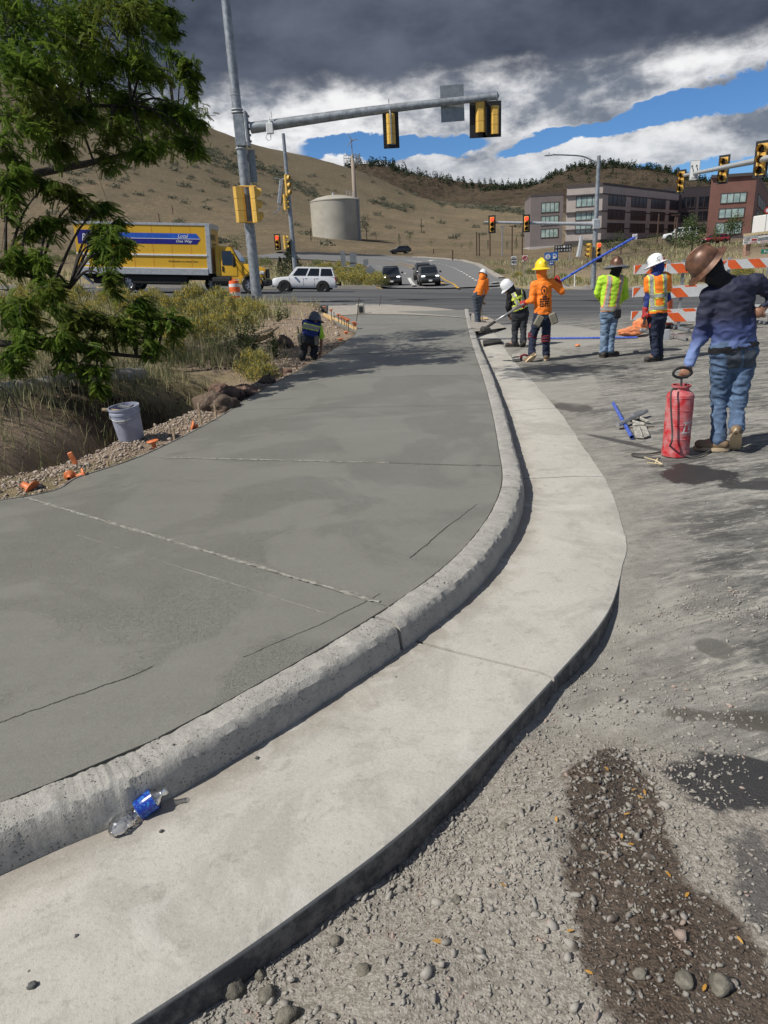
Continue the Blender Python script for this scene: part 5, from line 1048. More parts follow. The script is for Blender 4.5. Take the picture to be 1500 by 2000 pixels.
def person(J, y0, label, res=.013, shirt='orange', trousers='navy', boots='boot', head_r=1., headf=(0, 1, 0), headup=(0, 0, 1), gloves=None, hood=None, vest=None, sleeve=1., hatk=None, closed=.7, bulk=1., seed=1, palm=((1, 0, 0), (-1, 0, 0)), depth=.0, long_body=0., bw=1., flat='LR', gz=0.):
    # J: joint -> (px, py, dy): picture point and depth offset from y0, as world points
    W = {k: P(v[0], v[1], y0+(v[2] if len(v) > 2 else 0)) for k, v in J.items()}
    for s in flat: W['an'+s][2] = gz+.095; W['to'+s][2] = gz+.05; dd_ = W['to'+s]-W['an'+s]; W['to'+s] = W['an'+s]+dd_*(.155/np.hypot(dd_[0], dd_[1])); W['to'+s][2] = gz+.05
    org = np.array([(W['anL'][0]+W['anR'][0])/2, y0, min(W['anL'][2], W['anR'][2])-.07]); root = empty('person', org, label=label, cat='person')
    lat = W['shR']-W['shL']; lat /= np.linalg.norm(lat); hl = W['hipR']-W['hipL']; hl /= np.linalg.norm(hl)
    ch = (W['shL']+W['shR'])/2; pe = (W['hipL']+W['hipR'])/2; spine = ch-pe; spine /= np.linalg.norm(spine); hf = np.array(headf, float); hf /= np.linalg.norm(hf); hu = np.array(headup, float); hu = hu-hf*(hu@hf); hu /= np.linalg.norm(hu); hx = np.cross(hf, hu); HF = np.column_stack([hx, hf, hu]); hc = W['head']; nk = W['neck']; w2 = np.linalg.norm(W['shR']-W['shL'])/2; b = bulk
    # toes: direction of each foot
    body = [ell(hc, (.075, .092, .112), HF), ell(hc+hf*.045-hu*.045, (.058, .05, .06), HF), cap(hc+hf*.092-hu*.005, hc+hf*.108-hu*.022, .010, .014), ell(hc+hf*.096-hu*.058, (.024, .012, .010), HF), ell(hc-hu*.01+hx*.078, (.011, .022, .033), HF), ell(hc-hu*.01-hx*.078, (.011, .022, .033), HF), cap(hc-hu*.07, nk, .052, .058), ell(hc+hf*.085+hu*.028+hx*.03, (.017, .012, .009), HF), ell(hc+hf*.085+hu*.028-hx*.03, (.017, .012, .009), HF)]
    body += [ecap(pe, ch-spine*.03, lat, (.135*b, .085*b), (max(w2-.04, .08), .095*b)), ecap(W['shL']+lat*.03, W['shR']-lat*.03, spine, (.06, .05), (.06, .05))]
    for s in 'LR':
        body += [cap(W['sh'+s], W['el'+s], .042, .034), cap(W['el'+s], W['ha'+s], .034, .025), ecap(W['hip'+s], W['kn'+s], hl, (.065, .065), (.040, .042)), cap(W['kn'+s], W['an'+s], .040, .032)]
        hand(body, W['ha'+s], W['el'+s], palm[0 if s == 'L' else 1], closed, 1., -1 if s == 'L' else 1)
        body += [cap(W['an'+s], W['to'+s], .038, .03)]
    smesh('body', surf(body, res, .02), 'skin', root, org)
    # shirt
    sh = [ecap(pe-spine*long_body, ch-spine*.04, lat, (.152*b*bw, .112*b), (max(w2-.01, .1)*1.0, .118*b)), ecap(W['shL']+lat*.05, W['shR']-lat*.05, spine, (.072, .066), (.072, .066)), cap(ch, nk, .085, .066)]
    for s in 'LR':
        sh.append(cap(W['sh'+s], W['el'+s], .068*b, .054*b))
        if sleeve > .99: sh.append(cap(W['el'+s], W['ha'+s]+(W['el'+s]-W['ha'+s])*.06, .053*b, .038*b))
    hem = lambda lv, wl: (lambda g: np.where(((g-pe)@spine < lv) & (np.abs((g-pe)@lat) < wl), .3, 0))
    so = smesh('shirt', surf(sh, res, .035, disp=hem(.025-long_body, .19*b)), shirt, root, org, .022 if shirt != 'gshirt' else .036, 5.5, seed, (1, 1, 1.2) if shirt == 'gshirt' else (1, 1, 2.))
    tr = [ecap(pe-spine*.04, pe+spine*.09, hl, (.150*b, .108*b), (.138*b, .102*b))]
    for s in 'LR':
        kn, an, hp = W['kn'+s], W['an'+s], W['hip'+s]; tr += [ecap(hp, kn, hl, (.096*b, .098*b), (.070, .074)), cap(kn, an+(kn-an)*.03, .070, .060), cap(kn+(an-kn)*.80, an+(kn-an)*.06, .063, .066)]
    to = smesh('trousers', surf(tr, res, .03), trousers, root, org, .026, 6.0, seed+5, (1, 1, 2.6))
    for s in 'LR':
        an, t_ = W['an'+s], W['to'+s]; f = t_-an; f = f*np.array([1, 1, 0 if s in flat else 1]); L = np.linalg.norm(f); f /= L; up_ = W['kn'+s]-an; up_ = UPV if s in flat else up_/np.linalg.norm(up_); lt = np.cross(f, up_); lt /= np.linalg.norm(lt); nn = np.cross(lt, f); heel = an-f*.05-nn*.035
        VF = surf([ecap(heel, t_, lt, (.046, .042), (.046, .036)), cap(an-nn*.01, an+up_*.05, .048, .050), ell(t_-f*.01, (.05, .05, .04))], min(res, .011), .02); bo = smesh('boot', VF, boots, root, org)
        mb = MB(); Fs = np.column_stack([f, lt, nn]); mid = (heel+t_)/2-nn*.042-org; prr = []
        Ls = np.linalg.norm(t_-heel)/2+.05
        for j in range(16): a = 2*math.pi*j/16; prr.append(mid+f*math.cos(a)*Ls+lt*math.sin(a)*.052*(1 if math.cos(a) > -.6 else .85))
        mb.prism(prr, nn*-.014, nn*.018); mb.ob('sole', 'sole' if boots == 'boot' else 'bootk', bo, smooth=40)
    if gloves:
        for s in 'LR':
            pr = []; hand(pr, W['ha'+s], W['el'+s], palm[0 if s == 'L' else 1], closed, 1.12, -1 if s == 'L' else 1); pr.append(cap(W['ha'+s]+(W['el'+s]-W['ha'+s])*.14, W['ha'+s], .042, .036)); smesh('glove', surf([(p[0]-.004, p[1]+.004, (lambda g, f=p[2]: f(g)-.004)) for p in pr], min(res, .008), .012), gloves, root, org)
    if hood:
        cut = np.array(hf); VF = surf([ell(hc-hf*.012, (.092, .104, .125), HF), cap(hc-hu*.08, nk-spine*.02, .074, .092)], res, .04, disp=lambda g: np.where(((g-hc)@hf > .062) & ((g-hc)@hu > -.055), .2, 0)); smesh('neck_gaiter', VF, hood, root, org, .012, 10, 3)
    vo = None
    if vest:
        vw = vest[1] or 1.; vp = [ecap(pe+spine*.03, ch-spine*.05, lat, (.168*b*bw, .130*b), (max(w2-.0, .1)*1.02*vw, .134*b*vw)), ecap(W['shL']+lat*.04*(2-vw), W['shR']-lat*.04*(2-vw), spine, (.084, .080), (.084*vw, .080*vw))]
        if vest[2]: vp += [cap(W['sh'+s], W['sh'+s]*.45+W['el'+s]*.55, .086*b, .080*b) for s in 'LR']
        vo = smesh('vest', surf(vp, res, .035, disp=hem(.035, .22*b)), vest[0], root, org, .016, 6, seed+2)
    info = dict(root=root, org=org, W=W, lat=lat, spine=spine, ch=ch-org, pe=pe-org, shirt=so, trousers=to, vest=vo, hx=hx, hf=hf, hu=hu, hc=hc-org)
    if hatk:
        o, Fm, c = hat(root, org, hc+hu*.045+hatk.get('off', 0)*hf, hatk.get('up', hu), matn=hatk['m'], fwd=hf, full=hatk.get('full', True), brim=hatk.get('brim', .05), r_=hatk.get('r', .122), h=hatk.get('h', .14)); info['hat'] = (o, Fm, c)
    mb = MB(); mb.tube([info['hc']+hx*.03*0+hf*.07+hu*.0, info['hc']+hf*.075+hu*.0], .002, 4)
    return info
def strap(I, src, u0, v0, u1, v1, wd, name, m, edge=None, back=True):
    # straight tape on a garment between two points given along (lateral, spine) from the pelvis
    pe, lat, sp = I['pe'], I['lat'], I['spine']; L = np.linalg.norm(I['ch']-pe); a = np.array([u0, v0*L]); b = np.array([u1, v1*L]); d = b-a; DL = np.linalg.norm(d); d /= DL; n_ = np.array([-d[1], d[0]])
    def mk(lo, hi):
        def f(c, nn):
            q = c-pe; q = np.array([q@lat, q@sp]); r_ = q-a; t = r_@d; s_ = r_@n_; return -.01 <= t <= DL+.01 and lo <= s_ <= hi
        return f
    if edge: band(src, mk(-wd*.85, wd*.85), name+'_edge', edge, src, .004)
    return band(src, mk(-wd/2, wd/2), name, m, src, .009)
# --- the big man with the sprayer
big = person(dict(head=(1383, 523), neck=(1410, 548), shL=(1385, 577), shR=(1474, 549), elL=(1369, 655, .06), elR=(1518, 580, .02), haL=(1345, 712, .02), haR=(1492, 600, -.02), hipL=(1411, 682), hipR=(1456, 684), knL=(1404, 780, .10), knR=(1441, 786, .02), anL=(1403, 861), anR=(1438, 838, -.12), toL=(1372, 872, .05), toR=(1436, 868, .06)), 6.22,
    'big worker in a faded blue long-sleeved shirt and jeans bending over the red tank', res=.0085, shirt='gshirt', trousers='denim', boots='boot', headf=(-.80, .25, -.60), headup=(-.45, .2, .85), hood='blackcl', closed=.85, bulk=1.12, seed=11, palm=((.3, 1, 0), (-.3, -1, 0)), long_body=.0, bw=1.10, flat='L',
    hatk=dict(m='hbr', up=(-.80, .05, .62), brim=.05, r=.130, h=.145, off=.0))
W = big['W']; org = big['org']
pe = big['pe']; band(big['trousers'], lambda c, n: n[1] < -.25 and abs((c-pe)@big['lat']+.058) < .055 and -.15 < c[2]-pe[2] < .01, 'back_pocket', 'slate', big['trousers'], .007)
band(big['trousers'], lambda c, n: n[1] < -.25 and abs((c-pe)@big['lat']-.075) < .055 and -.15 < c[2]-pe[2] < .01, 'back_pocket', 'slate', big['trousers'], .007)
band(big['trousers'], lambda c, n: .012 < (c-pe)@big['spine'] < .058, 'belt', 'blackcl', big['trousers'], .009)
# --- orange vest, white hat
I = person(dict(head=(1283, 519), neck=(1282, 533), shL=(1268, 547), shR=(1301, 541), elL=(1266, 580, .02), elR=(1303, 582, .12), haL=(1259, 608, -.02), haR=(1276, 612, .30), hipL=(1275, 616), hipR=(1292, 616), knL=(1277, 655, -.02), knR=(1287, 655, .1), anL=(1279, 697, -.04), anR=(1287, 696, .10), toL=(1262, 702, -.08), toR=(1274, 700, .04)), 12.05,
    'worker in an orange vest, white hard hat and blue face scarf beside the barricade', shirt='bluecl', trousers='navy', boots='bootk', headf=(-.75, .5, -.35), hood='bluecl', vest=('orange', 0, True), gloves='redglove', closed=.9, seed=21, bulk=1.0, bw=.95, hatk=dict(m='hw', brim=.06))
v = I['vest']; 
for z in (.22, .55): strap(I, v, -.4, z, .4, z, .05, 'reflective_tape', 'tape', 'tapey')
strap(I, v, -.10, .25, -.10, 1.1, .05, 'reflective_tape', 'tape', 'tapey'); strap(I, v, .11, .25, .11, 1.1, .05, 'reflective_tape', 'tape', 'tapey')
W2 = I
o, Fm, c = I['hat']; mb = MB(); q = c+Fm@np.array([-.118, -.02, .07]); add_text(mb, 'C', c+np.array([-.02, -.137, .075]), (1, 0, 0), (0, .25, 1), .045, .05); add_text(mb, 'PAUL', c+np.array([-.02, -.147, .035]), (1, 0, 0), (0, .2, 1), .06, .018); mb.ob('hat_logo', 'black', o)
mb = MB(); mb.lathe([(.026, 0), (.026, .004)], c+np.array([.085, -.10, .06]), 12, zframe((.6, -.75, .3))); mb.ob('hat_sticker', 'redglove', o)
# --- lime vest
I = person(dict(head=(1204, 522), neck=(1201, 534), shL=(1174, 547, -.03), shR=(1218, 546, .03), elL=(1166, 574, .04), elR=(1222, 578, .06), haL=(1176, 590, .28), haR=(1208, 592, .30), hipL=(1182, 612), hipR=(1200, 612), knL=(1181, 650, .03), knR=(1194, 650, .03), anL=(1178, 690), anR=(1191, 692, .02), toL=(1176, 700, .06), toR=(1202, 697, .06)), 12.85,
    'worker seen from behind in a lime green vest, pale jeans and wide-brimmed brown hat', shirt='lime', trousers='denim2', boots='bootk', headf=(.1, .9, -.1), hood='blackcl', vest=('lime', 0, False), closed=.6, seed=31, bulk=.98, hatk=dict(m='hbr', brim=.045))
v = I['vest']; strap(I, v, -.4, .16, .4, .12, .055, 'reflective_tape', 'tape', 'tapeo'); strap(I, v, -.125, .2, -.10, 1.1, .05, 'reflective_tape', 'tape', 'tapeo'); strap(I, v, .06, .2, .13, 1.1, .05, 'reflective_tape', 'tape', 'tapeo')
o, Fm, c = I['hat']; mb = MB(); mb.lathe([(.125, .0), (.20, -.035), (.225, -.05), (.222, -.058), (.19, -.045), (.12, -.012)], c+np.array([0, 0, -.005]), 28, Fm, cap=False); mb.ob('sun_brim', 'hshade', o, smooth='all')
mb = MB(); q = I['pe']+I['lat']*.10+np.array([0, -.13, .0]); mb.box(q, (.12, .06, .16), bev=.02); mb.ob('pouch', 'blackcl', I['root'])
# --- yellow hat carrying the long float
YH = person(dict(head=(1057, 528), neck=(1060, 543), shL=(1043, 557), shR=(1079, 552), elL=(1039, 587, -.05), elR=(1097, 569, .02), haL=(1026, 591, .06), haR=(1092, 551, .16), hipL=(1053, 618), hipR=(1068, 618), knL=(1040, 657, .08), knR=(1066, 660, -.03), anL=(1039, 693, -.06), anR=(1067, 696, .02), toL=(1027, 704, .05), toR=(1068, 703, .16)), 12.85,
    'worker in an orange long-sleeved shirt and yellow hard hat carrying a long float pole', shirt='orange', trousers='navy', boots='boot', headf=(-.25, .95, 0), hood='orange', gloves='redglove', closed=.95, flat='R', seed=41, bulk=1.03, bw=.98, hatk=dict(m='hy', brim=.055, h=.15))
I = YH; qb = lambda u, v_: I['pe']+I['lat']*u+I['spine']*(np.linalg.norm(I['ch']-I['pe'])*v_)
def backprint(I, cu, v0):
    src = I['shirt']; pe, lat, sp = I['pe'], I['lat'], I['spine']; L = np.linalg.norm(I['ch']-pe)
    def q(c): r_ = c-pe; return (r_@lat-cu)/.001, (r_@sp)/.001
    def em(c, n):
        if n[1] > -.2: return False
        u, v_ = q(c); u2 = u; v2 = v_-L*1000*v0; r_ = math.hypot(u2/1.0, v2/1.45); return 42 < r_ < 54 or (abs(u2) < 11 and abs(v2) < 34)
    def tx(c, n):
        if n[1] > -.2: return False
        u, v_ = q(c); v2 = L*1000*v0-v_-95; return 0 < v2 < 190 and abs(u) < (38 if v2 < 30 else 82) and (v2 % 38) < 20 and (math.sin(u*.21+v2)*math.sin(u*.083) > -.45)
    band(src, em, 'shirt_emblem', 'blackcl', src, .004); band(src, tx, 'shirt_print', 'blackcl', src, .004)
backprint(YH, .02, .80)
for s, px, py, a in (('L', 1052, 627, -.5), ('R', 1081, 622, .35)):
    q = P(px, py, 12.70)-YH['org']; mb = MB(); mb.box(q, (.13, .05, .20), np.column_stack([[math.cos(a), 0, math.sin(a)], [0, 1, 0], [-math.sin(a), 0, math.cos(a)]]), bev=.02); mb.ob('tool_pouch', 'leather', YH['root'])
for s in 'LR':
    kn = YH['W']['kn'+s]-YH['org']; mb = MB()
    for dz in (-.05, .0, .04): mb.lathe([(.082, dz-.014), (.087, dz), (.082, dz+.014)], kn, 16, cap=False)
    mb.box(kn+(0, .07, 0), (.12, .05, .16), bev=.03); mb.ob('knee_pad', 'redband', YH['root'])
# --- black shirt with reflective vest, bending
I = person(dict(head=(994, 563), neck=(1003, 571), shL=(997, 577), shR=(1019, 572), elL=(993, 598, -.02), elR=(1024, 594, .15), haL=(995, 616, .15), haR=(1010, 612, .32), hipL=(1009, 611), hipR=(1023, 611), knL=(1006, 642, .06), knR=(1022, 640, .0), anL=(1005, 670), anR=(1022, 668, -.12), toL=(998, 678, .02), toR=(1016, 677, .02)), 15.2,
    'worker in black with lime reflective straps and white helmet bending beside the gutter', shirt='blackcl', trousers='charc', boots='bootk', headf=(-.7, .3, -.65), headup=(-.4, .1, .8), flat='L', hood='blackcl', vest=('blackcl', 0, False), closed=.8, seed=51, bulk=1.12, hatk=dict(m='hw', up=(-.62, -.05, .78), full=False, brim=.04, h=.15))
v = I['vest']; strap(I, v, -.4, .30, .4, .42, .07, 'reflective_tape', 'tape', 'tapey'); strap(I, v, -.03, .35, -.10, 1.1, .05, 'reflective_tape', 'tape', 'tapey'); strap(I, v, .03, .35, .12, 1.1, .05, 'reflective_tape', 'tape', 'tapey'); strap(I, v, -.2, .8, .2, .86, .05, 'reflective_tape', 'tapey')
# --- far orange worker with a shovel
I = person(dict(head=(943, 538), neck=(942, 544), shL=(938, 549), shR=(950, 547), elL=(937, 563, .1), elR=(951, 564, .03), haL=(943, 588, .2), haR=(948, 574, .12), hipL=(928, 578), hipR=(937, 577), knL=(930, 602, .03), knR=(935, 603, .05), anL=(932, 629), anR=(935, 630, .05), toL=(938, 634, .05), toR=(942, 633, .1)), 20.9,
    'most distant worker, orange shirt and white cap, leaning on a shovel at the ramp', res=.016, shirt='orange', trousers='slate', boots='boot', headf=(.5, .6, -.5), headup=(.2, .3, .9), hood='orange', closed=.8, seed=61, hatk=dict(m='hw', brim=.03))
FO = I
# --- blue vest, bending at the form on the left
I = person(dict(head=(613, 628), neck=(611, 634), shL=(596, 631, -.02), shR=(621, 634, .03), elL=(597, 652, .18), elR=(628, 658, .05), haL=(606, 674, .3), haR=(627, 681, .08), hipL=(596, 660, -.05), hipR=(610, 660), knL=(593, 685, .1), knR=(614, 682, .16), anL=(591, 713), anR=(613, 703, .1), toL=(594, 719, .15), toR=(617, 706, .25)), 13.75,
    'worker in a blue reflective vest and dark helmet crouching at the left form edge', res=.013, shirt='bluecl', trousers='charc', boots='bootk', headf=(.55, .5, -.6), headup=(.2, .25, .9), vest=('bluecl', 1.18, False), closed=.5, gz=.12, seed=71, sleeve=.5, hatk=dict(m='hgr', up=(.15, .2, .95), brim=.05))
v = I['vest']; strap(I, v, -.4, .72, .4, .80, .06, 'reflective_tape', 'tape', 'tapey')
band(I['shirt'], lambda c, n: (c-I['pe'])@I['lat'] > .20, 'lime_sleeve', 'lime', I['shirt'], .004)
M['belt'] = mat('tan_tool_belt', (.40, .22, .08), .8); band(I['trousers'], lambda c, n: .06 < (c-I['pe'])@I['spine'] < .11, 'tool_belt', 'belt', I['trousers'], .012)
mb = MB(); q = I['pe']; mb.box(q+(-.17, -.02, -.02), (.08, .10, .22), bev=.02); mb.tube([q+(-.17, -.03, .05), q+(-.19, -.03, .22)], .012, 6); mb.box(q+(.15, -.04, -.05), (.09, .10, .18), bev=.02); mb.ob('tool_pouch', 'leather', I['root'])
# ================================================================== vegetation and loose material
def fast(name, V, F, matn, parent=None, smooth=False, mi=None, **kw):
    V = np.asarray(V, np.float32); F = np.asarray(F, np.int32); k = F.shape[1]; me = bpy.data.meshes.new(name); me.vertices.add(len(V)); me.vertices.foreach_set('co', V.ravel()); me.loops.add(F.size); me.loops.foreach_set('vertex_index', F.ravel()); me.polygons.add(len(F)); me.polygons.foreach_set('loop_start', np.arange(0, F.size, k, dtype=np.int32)); me.polygons.foreach_set('loop_total', np.full(len(F), k, np.int32))
    for m_ in (matn if isinstance(matn, (list, tuple)) else [matn]): me.materials.append(M[m_])
    if mi is not None: me.polygons.foreach_set('material_index', mi)
    if smooth: me.polygons.foreach_set('use_smooth', [True]*len(F))
    me.update(calc_edges=True); return link(name, me, parent, **kw) if name else me
def leafmat(name, c1, c2, tr=.35, sc=9., c3=None):
    m, nt, b = newmat(name); v = worldco(nt); n = noise(nt, v, sc, 3, .6); n2 = noise(nt, v, sc*.12, 3, .6); c = mix(nt, n.sm(.35, .65), c1, c2)
    if c3: c = mix(nt, n2.sm(.5, .62), c, c3)
    setc(nt, b.inputs['Base Color'], c); b.inputs['Roughness'].default_value = .65; b.inputs['Specular IOR Level'].default_value = .2
    t = nt.nodes.new('ShaderNodeBsdfTranslucent'); nt.links.new(c.k, t.inputs[0]); mx_ = nt.nodes.new('ShaderNodeMixShader'); mx_.inputs[0].default_value = tr; nt.links.new(b.outputs[0], mx_.inputs[1]); nt.links.new(t.outputs[0], mx_.inputs[2]); nt.links.new(mx_.outputs[0], nt.nodes['Material Output'].inputs[0]); M[name] = m
leafmat('locust_leaf', (.085, .155, .022), (.19, .27, .04), .48, 7., (.14, .17, .03)); leafmat('shrub_leaf', (.085, .11, .045), (.13, .15, .06), .2); leafmat('brush_leaf', (.20, .23, .10), (.30, .30, .15), .2, 12.); leafmat('brush_flower', (.75, .55, .05), (.60, .45, .07), .2, 14.); leafmat('yellow_flower', (.75, .52, .02), (.6, .45, .03), .2)
leafmat('pine_leaf', (.02, .035, .018), (.04, .055, .025), .1, 3.); leafmat('far_green', (.055, .085, .03), (.10, .13, .05), .2, 2.); leafmat('grass_blade', (.40, .35, .20), (.20, .23, .10), .25, 2.2, (.48, .43, .26)); leafmat('green_blade', (.07, .11, .03), (.13, .16, .06), .25, 5.); leafmat('sage', (.11, .12, .085), (.17, .17, .12), .15, 2.)
leafmat('fallen', (.55, .28, .05), (.62, .36, .10), .2, 20.)
M['bark'] = mat('dark_bark', (.05, .04, .032), .9, var=.25, scale=15, bmp=.01); M['twig'] = mat('dry_twig', (.20, .15, .10), .9, var=.2)
def randrot(n, rg):
    q = rg.normal(size=(n, 4)); q /= np.linalg.norm(q, axis=1)[:, None]; w_, x, y, z = q.T
    return np.stack([np.stack([1-2*(y*y+z*z), 2*(x*y-z*w_), 2*(x*z+y*w_)], -1), np.stack([2*(x*y+z*w_), 1-2*(x*x+z*z), 2*(y*z-x*w_)], -1), np.stack([2*(x*z-y*w_), 2*(y*z+x*w_), 1-2*(x*x+y*y)], -1)], 1)
def scatter(base, F, pos, Rm, sc):
    # copies of a small shape baked into one mesh
    n = len(pos); V = np.einsum('nij,vj->nvi', Rm, base)*np.reshape(sc, (n, 1, -1))+pos[:, None]; k = len(base); FF = (np.array(F)[None]+np.arange(n)[:, None, None]*k).reshape(-1, len(F[0])); return V.reshape(-1, 3), FF
LEAF = np.array([(0, 0, 0), (.5, .22, .05), (1, 0, 0), (.5, -.22, .05)]); LF = [(0, 1, 2, 3)]
def leaves(c, rad, n, ls, rg, shell=.55, flat=1.): 
    d = rg.normal(size=(n, 3)); d /= np.linalg.norm(d, axis=1)[:, None]; r_ = shell+(1-shell)*rg.random(n)**.6; lump = 1+.22*np.sin(d[:, 0]*5+c[0]*3)*np.cos(d[:, 2]*6+d[:, 1]*4+c[1]); pos = np.array(c)+d*np.array(rad)*(r_*lump)[:, None]
    return scatter(LEAF, LF, pos, randrot(n, rg), ls*(.6+.8*rg.random(n)))
def joinVF(L): 
    off = 0; VV = []; FF = []
    for V, F in L: VV.append(V); FF.append(F+off); off += len(V)
    return np.vstack(VV), np.vstack(FF)
# ---- stones
t_ = (1+5**.5)/2; ICO = np.array([(-1, t_, 0), (1, t_, 0), (-1, -t_, 0), (1, -t_, 0), (0, -1, t_), (0, 1, t_), (0, -1, -t_), (0, 1, -t_), (t_, 0, -1), (t_, 0, 1), (-t_, 0, -1), (-t_, 0, 1)])/1.9
IF = [(0, 11, 5), (0, 5, 1), (0, 1, 7), (0, 7, 10), (0, 10, 11), (1, 5, 9), (5, 11, 4), (11, 10, 2), (10, 7, 6), (7, 1, 8), (3, 9, 4), (3, 4, 2), (3, 2, 6), (3, 6, 8), (3, 8, 9), (4, 9, 5), (2, 4, 11), (6, 2, 10), (8, 6, 7), (9, 8, 1)]
def stonemat(name, cols, wetk=True):
    m, nt, b = newmat(name); v = worldco(nt); X, Y, Z = xyz(nt, v); n = noise(nt, v, 28, 1, .5); n2 = noise(nt, v, 9, 2, .5); f = noise(nt, v, 300, 3, .7)
    c = mix(nt, n.sm(.40, .60), cols[0], cols[1]); c = mix(nt, n2.sm(.60, .68), c, cols[2]); c = mix(nt, f*.35, c, cols[0])
    if wetk:
        wv = noise(nt, v, 1.6, 6, .65, .4)-.5; wf = noise(nt, v, 9, 5, .7)-.5
        mk = (blob(nt, X, Y, .655, 1.64, .20, .62, -12).mx(blob(nt, X, Y, .75, 1.2, .20, .36, -8))+wv*.63+wf*.3).sm(0, .14)*(n.sm(.36, .52, 1., .25))
        c = mix(nt, mk*.9, c, (.060, .042, .030)); setc(nt, b.inputs['Roughness'], mk*-.45+.92)
    else: b.inputs['Roughness'].default_value = .93
    setc(nt, b.inputs['Base Color'], c); bump(nt, b, f, .002); M[name] = m
stonemat('gravel', ((.27, .25, .22), (.36, .34, .30), (.40, .30, .25))); stonemat('road_base', ((.34, .27, .21), (.42, .36, .30), (.30, .22, .18)), False)
def stones(name, xy, zf, size, matn, rg, sink=.3, parent=None, **kw):
    n = len(xy); base = ICO; k = 10; VV = []; FF = []; off = 0
    for j in range(k):
        b_ = base*(1+rg.normal(0, .25, (12, 1)))*np.array([1, .82, .6])*(1+rg.normal(0, .1, (1, 3))); s = np.arange(j, n, k)
        a = rg.random(len(s))*6.283; Rz = np.zeros((len(s), 3, 3)); Rz[:, 0, 0] = np.cos(a); Rz[:, 0, 1] = -np.sin(a); Rz[:, 1, 0] = np.sin(a); Rz[:, 1, 1] = np.cos(a); Rz[:, 2, 2] = 1
        tl = randrot(len(s), rg); Rm = Rz*.75+tl*.35
        pos = np.column_stack([xy[s], zf(xy[s, 0], xy[s, 1])+size[s]*(.62-sink)]); V, F = scatter(b_, IF, pos, Rm, size[s]); VV.append(V); FF.append(F+off); off += len(V)
    return fast(name, np.vstack(VV), np.vstack(FF), matn, parent, kind='stuff', **kw)
rg = np.random.default_rng(5)
def szf(x, y):
    x = np.asarray(x, float); y = np.asarray(y, float); return streetz(x, y, side(FACE, x, y))
def gpts(n, xr, yr, dens):
    x = rg.uniform(*xr, n); y = rg.uniform(*yr, n); k = rg.random(n) < dens(x, y); return np.column_stack([x[k], y[k]])
def gd(x, y):
    so = -side(OUT, x, y); cl = fbm(x, y, 2.1, 4, 91); d = (np.clip(1.15-so/.75, 0, 1)+.5*np.exp(-(so/.09)**2))*(so > .012)*(y < 3.6); wet_ = np.exp(-(((x-.75)/.35)**2+((y-1.5)/.7)**2)); return (d*np.clip(.55+cl*1.3, .12, 1)+wet_*.35*(so > .05))*sst((3.45-y+cl*.5)/.8)
xy = gpts(125000, (-1.2, 2.3), (.55, 3.6), gd); print('gravel', len(xy))
sz = np.exp(rg.normal(math.log(.0055), .45, len(xy))); sz = np.clip(sz, .0024, .018)
g1 = stones('gravel', xy, szf, sz, 'gravel', rg)
xy = gpts(2600, (-1.2, 2.1), (.6, 3.3), lambda x, y: gd(x, y)*np.exp(-((-side(OUT, x, y)-.35)/.35)**2)); sz = np.clip(np.exp(rg.normal(math.log(.013), .3, len(xy))), .009, .024); stones('gravel', xy, szf, sz, 'gravel', rg, .35)
xy = gpts(5000, (.8, 6), (1., 7), lambda x, y: (-side(OUT, x, y) > .1)*np.exp(-(-side(OUT, x, y))/.9)*.35); stones('grit', xy, szf, np.clip(np.exp(rg.normal(math.log(.0035), .4, len(xy))), .002, .01), 'gravel', rg)
# crumbs of mortar on the kerb and gutter
fi_ = (np.repeat(rg.random(60), 22)+rg.normal(0, .006, 1320))*len(FC); fi_ = fi_.astype(int).clip(0, len(FC)-2); kk = FC[fi_]; tt = FC[fi_+1]-FC[fi_]; tt = np.column_stack([-tt[:, 1], tt[:, 0]]); tt /= np.linalg.norm(tt, axis=1)[:, None]+1e-9
m_ = kk[:, 1] < 8; kk = kk[m_]+tt[m_]*rg.uniform(.06, .168, (m_.sum(), 1)); M['crumb'] = mat('mortar_crumb', (.20, .195, .17), .95, var=.3, scale=60)
stones('mortar_crumbs', kk, lambda x, y: np.full(len(x), .151), np.clip(np.exp(rg.normal(math.log(.0028), .5, len(kk))), .0012, .007), 'crumb', rg)
xy = gpts(1500, (-1.6, 1.6), (1., 5), lambda x, y: (side(OUT, x, y) > .03)*(-side(FACE, x, y) > .02)*np.clip(fbm(x, y, 3, 3, 4)*1.6, 0, 1)); stones('gutter_grit', xy, lambda x, y: np.full(len(x), .013), np.clip(np.exp(rg.normal(math.log(.0022), .5, len(xy))), .001, .006), 'crumb', rg)
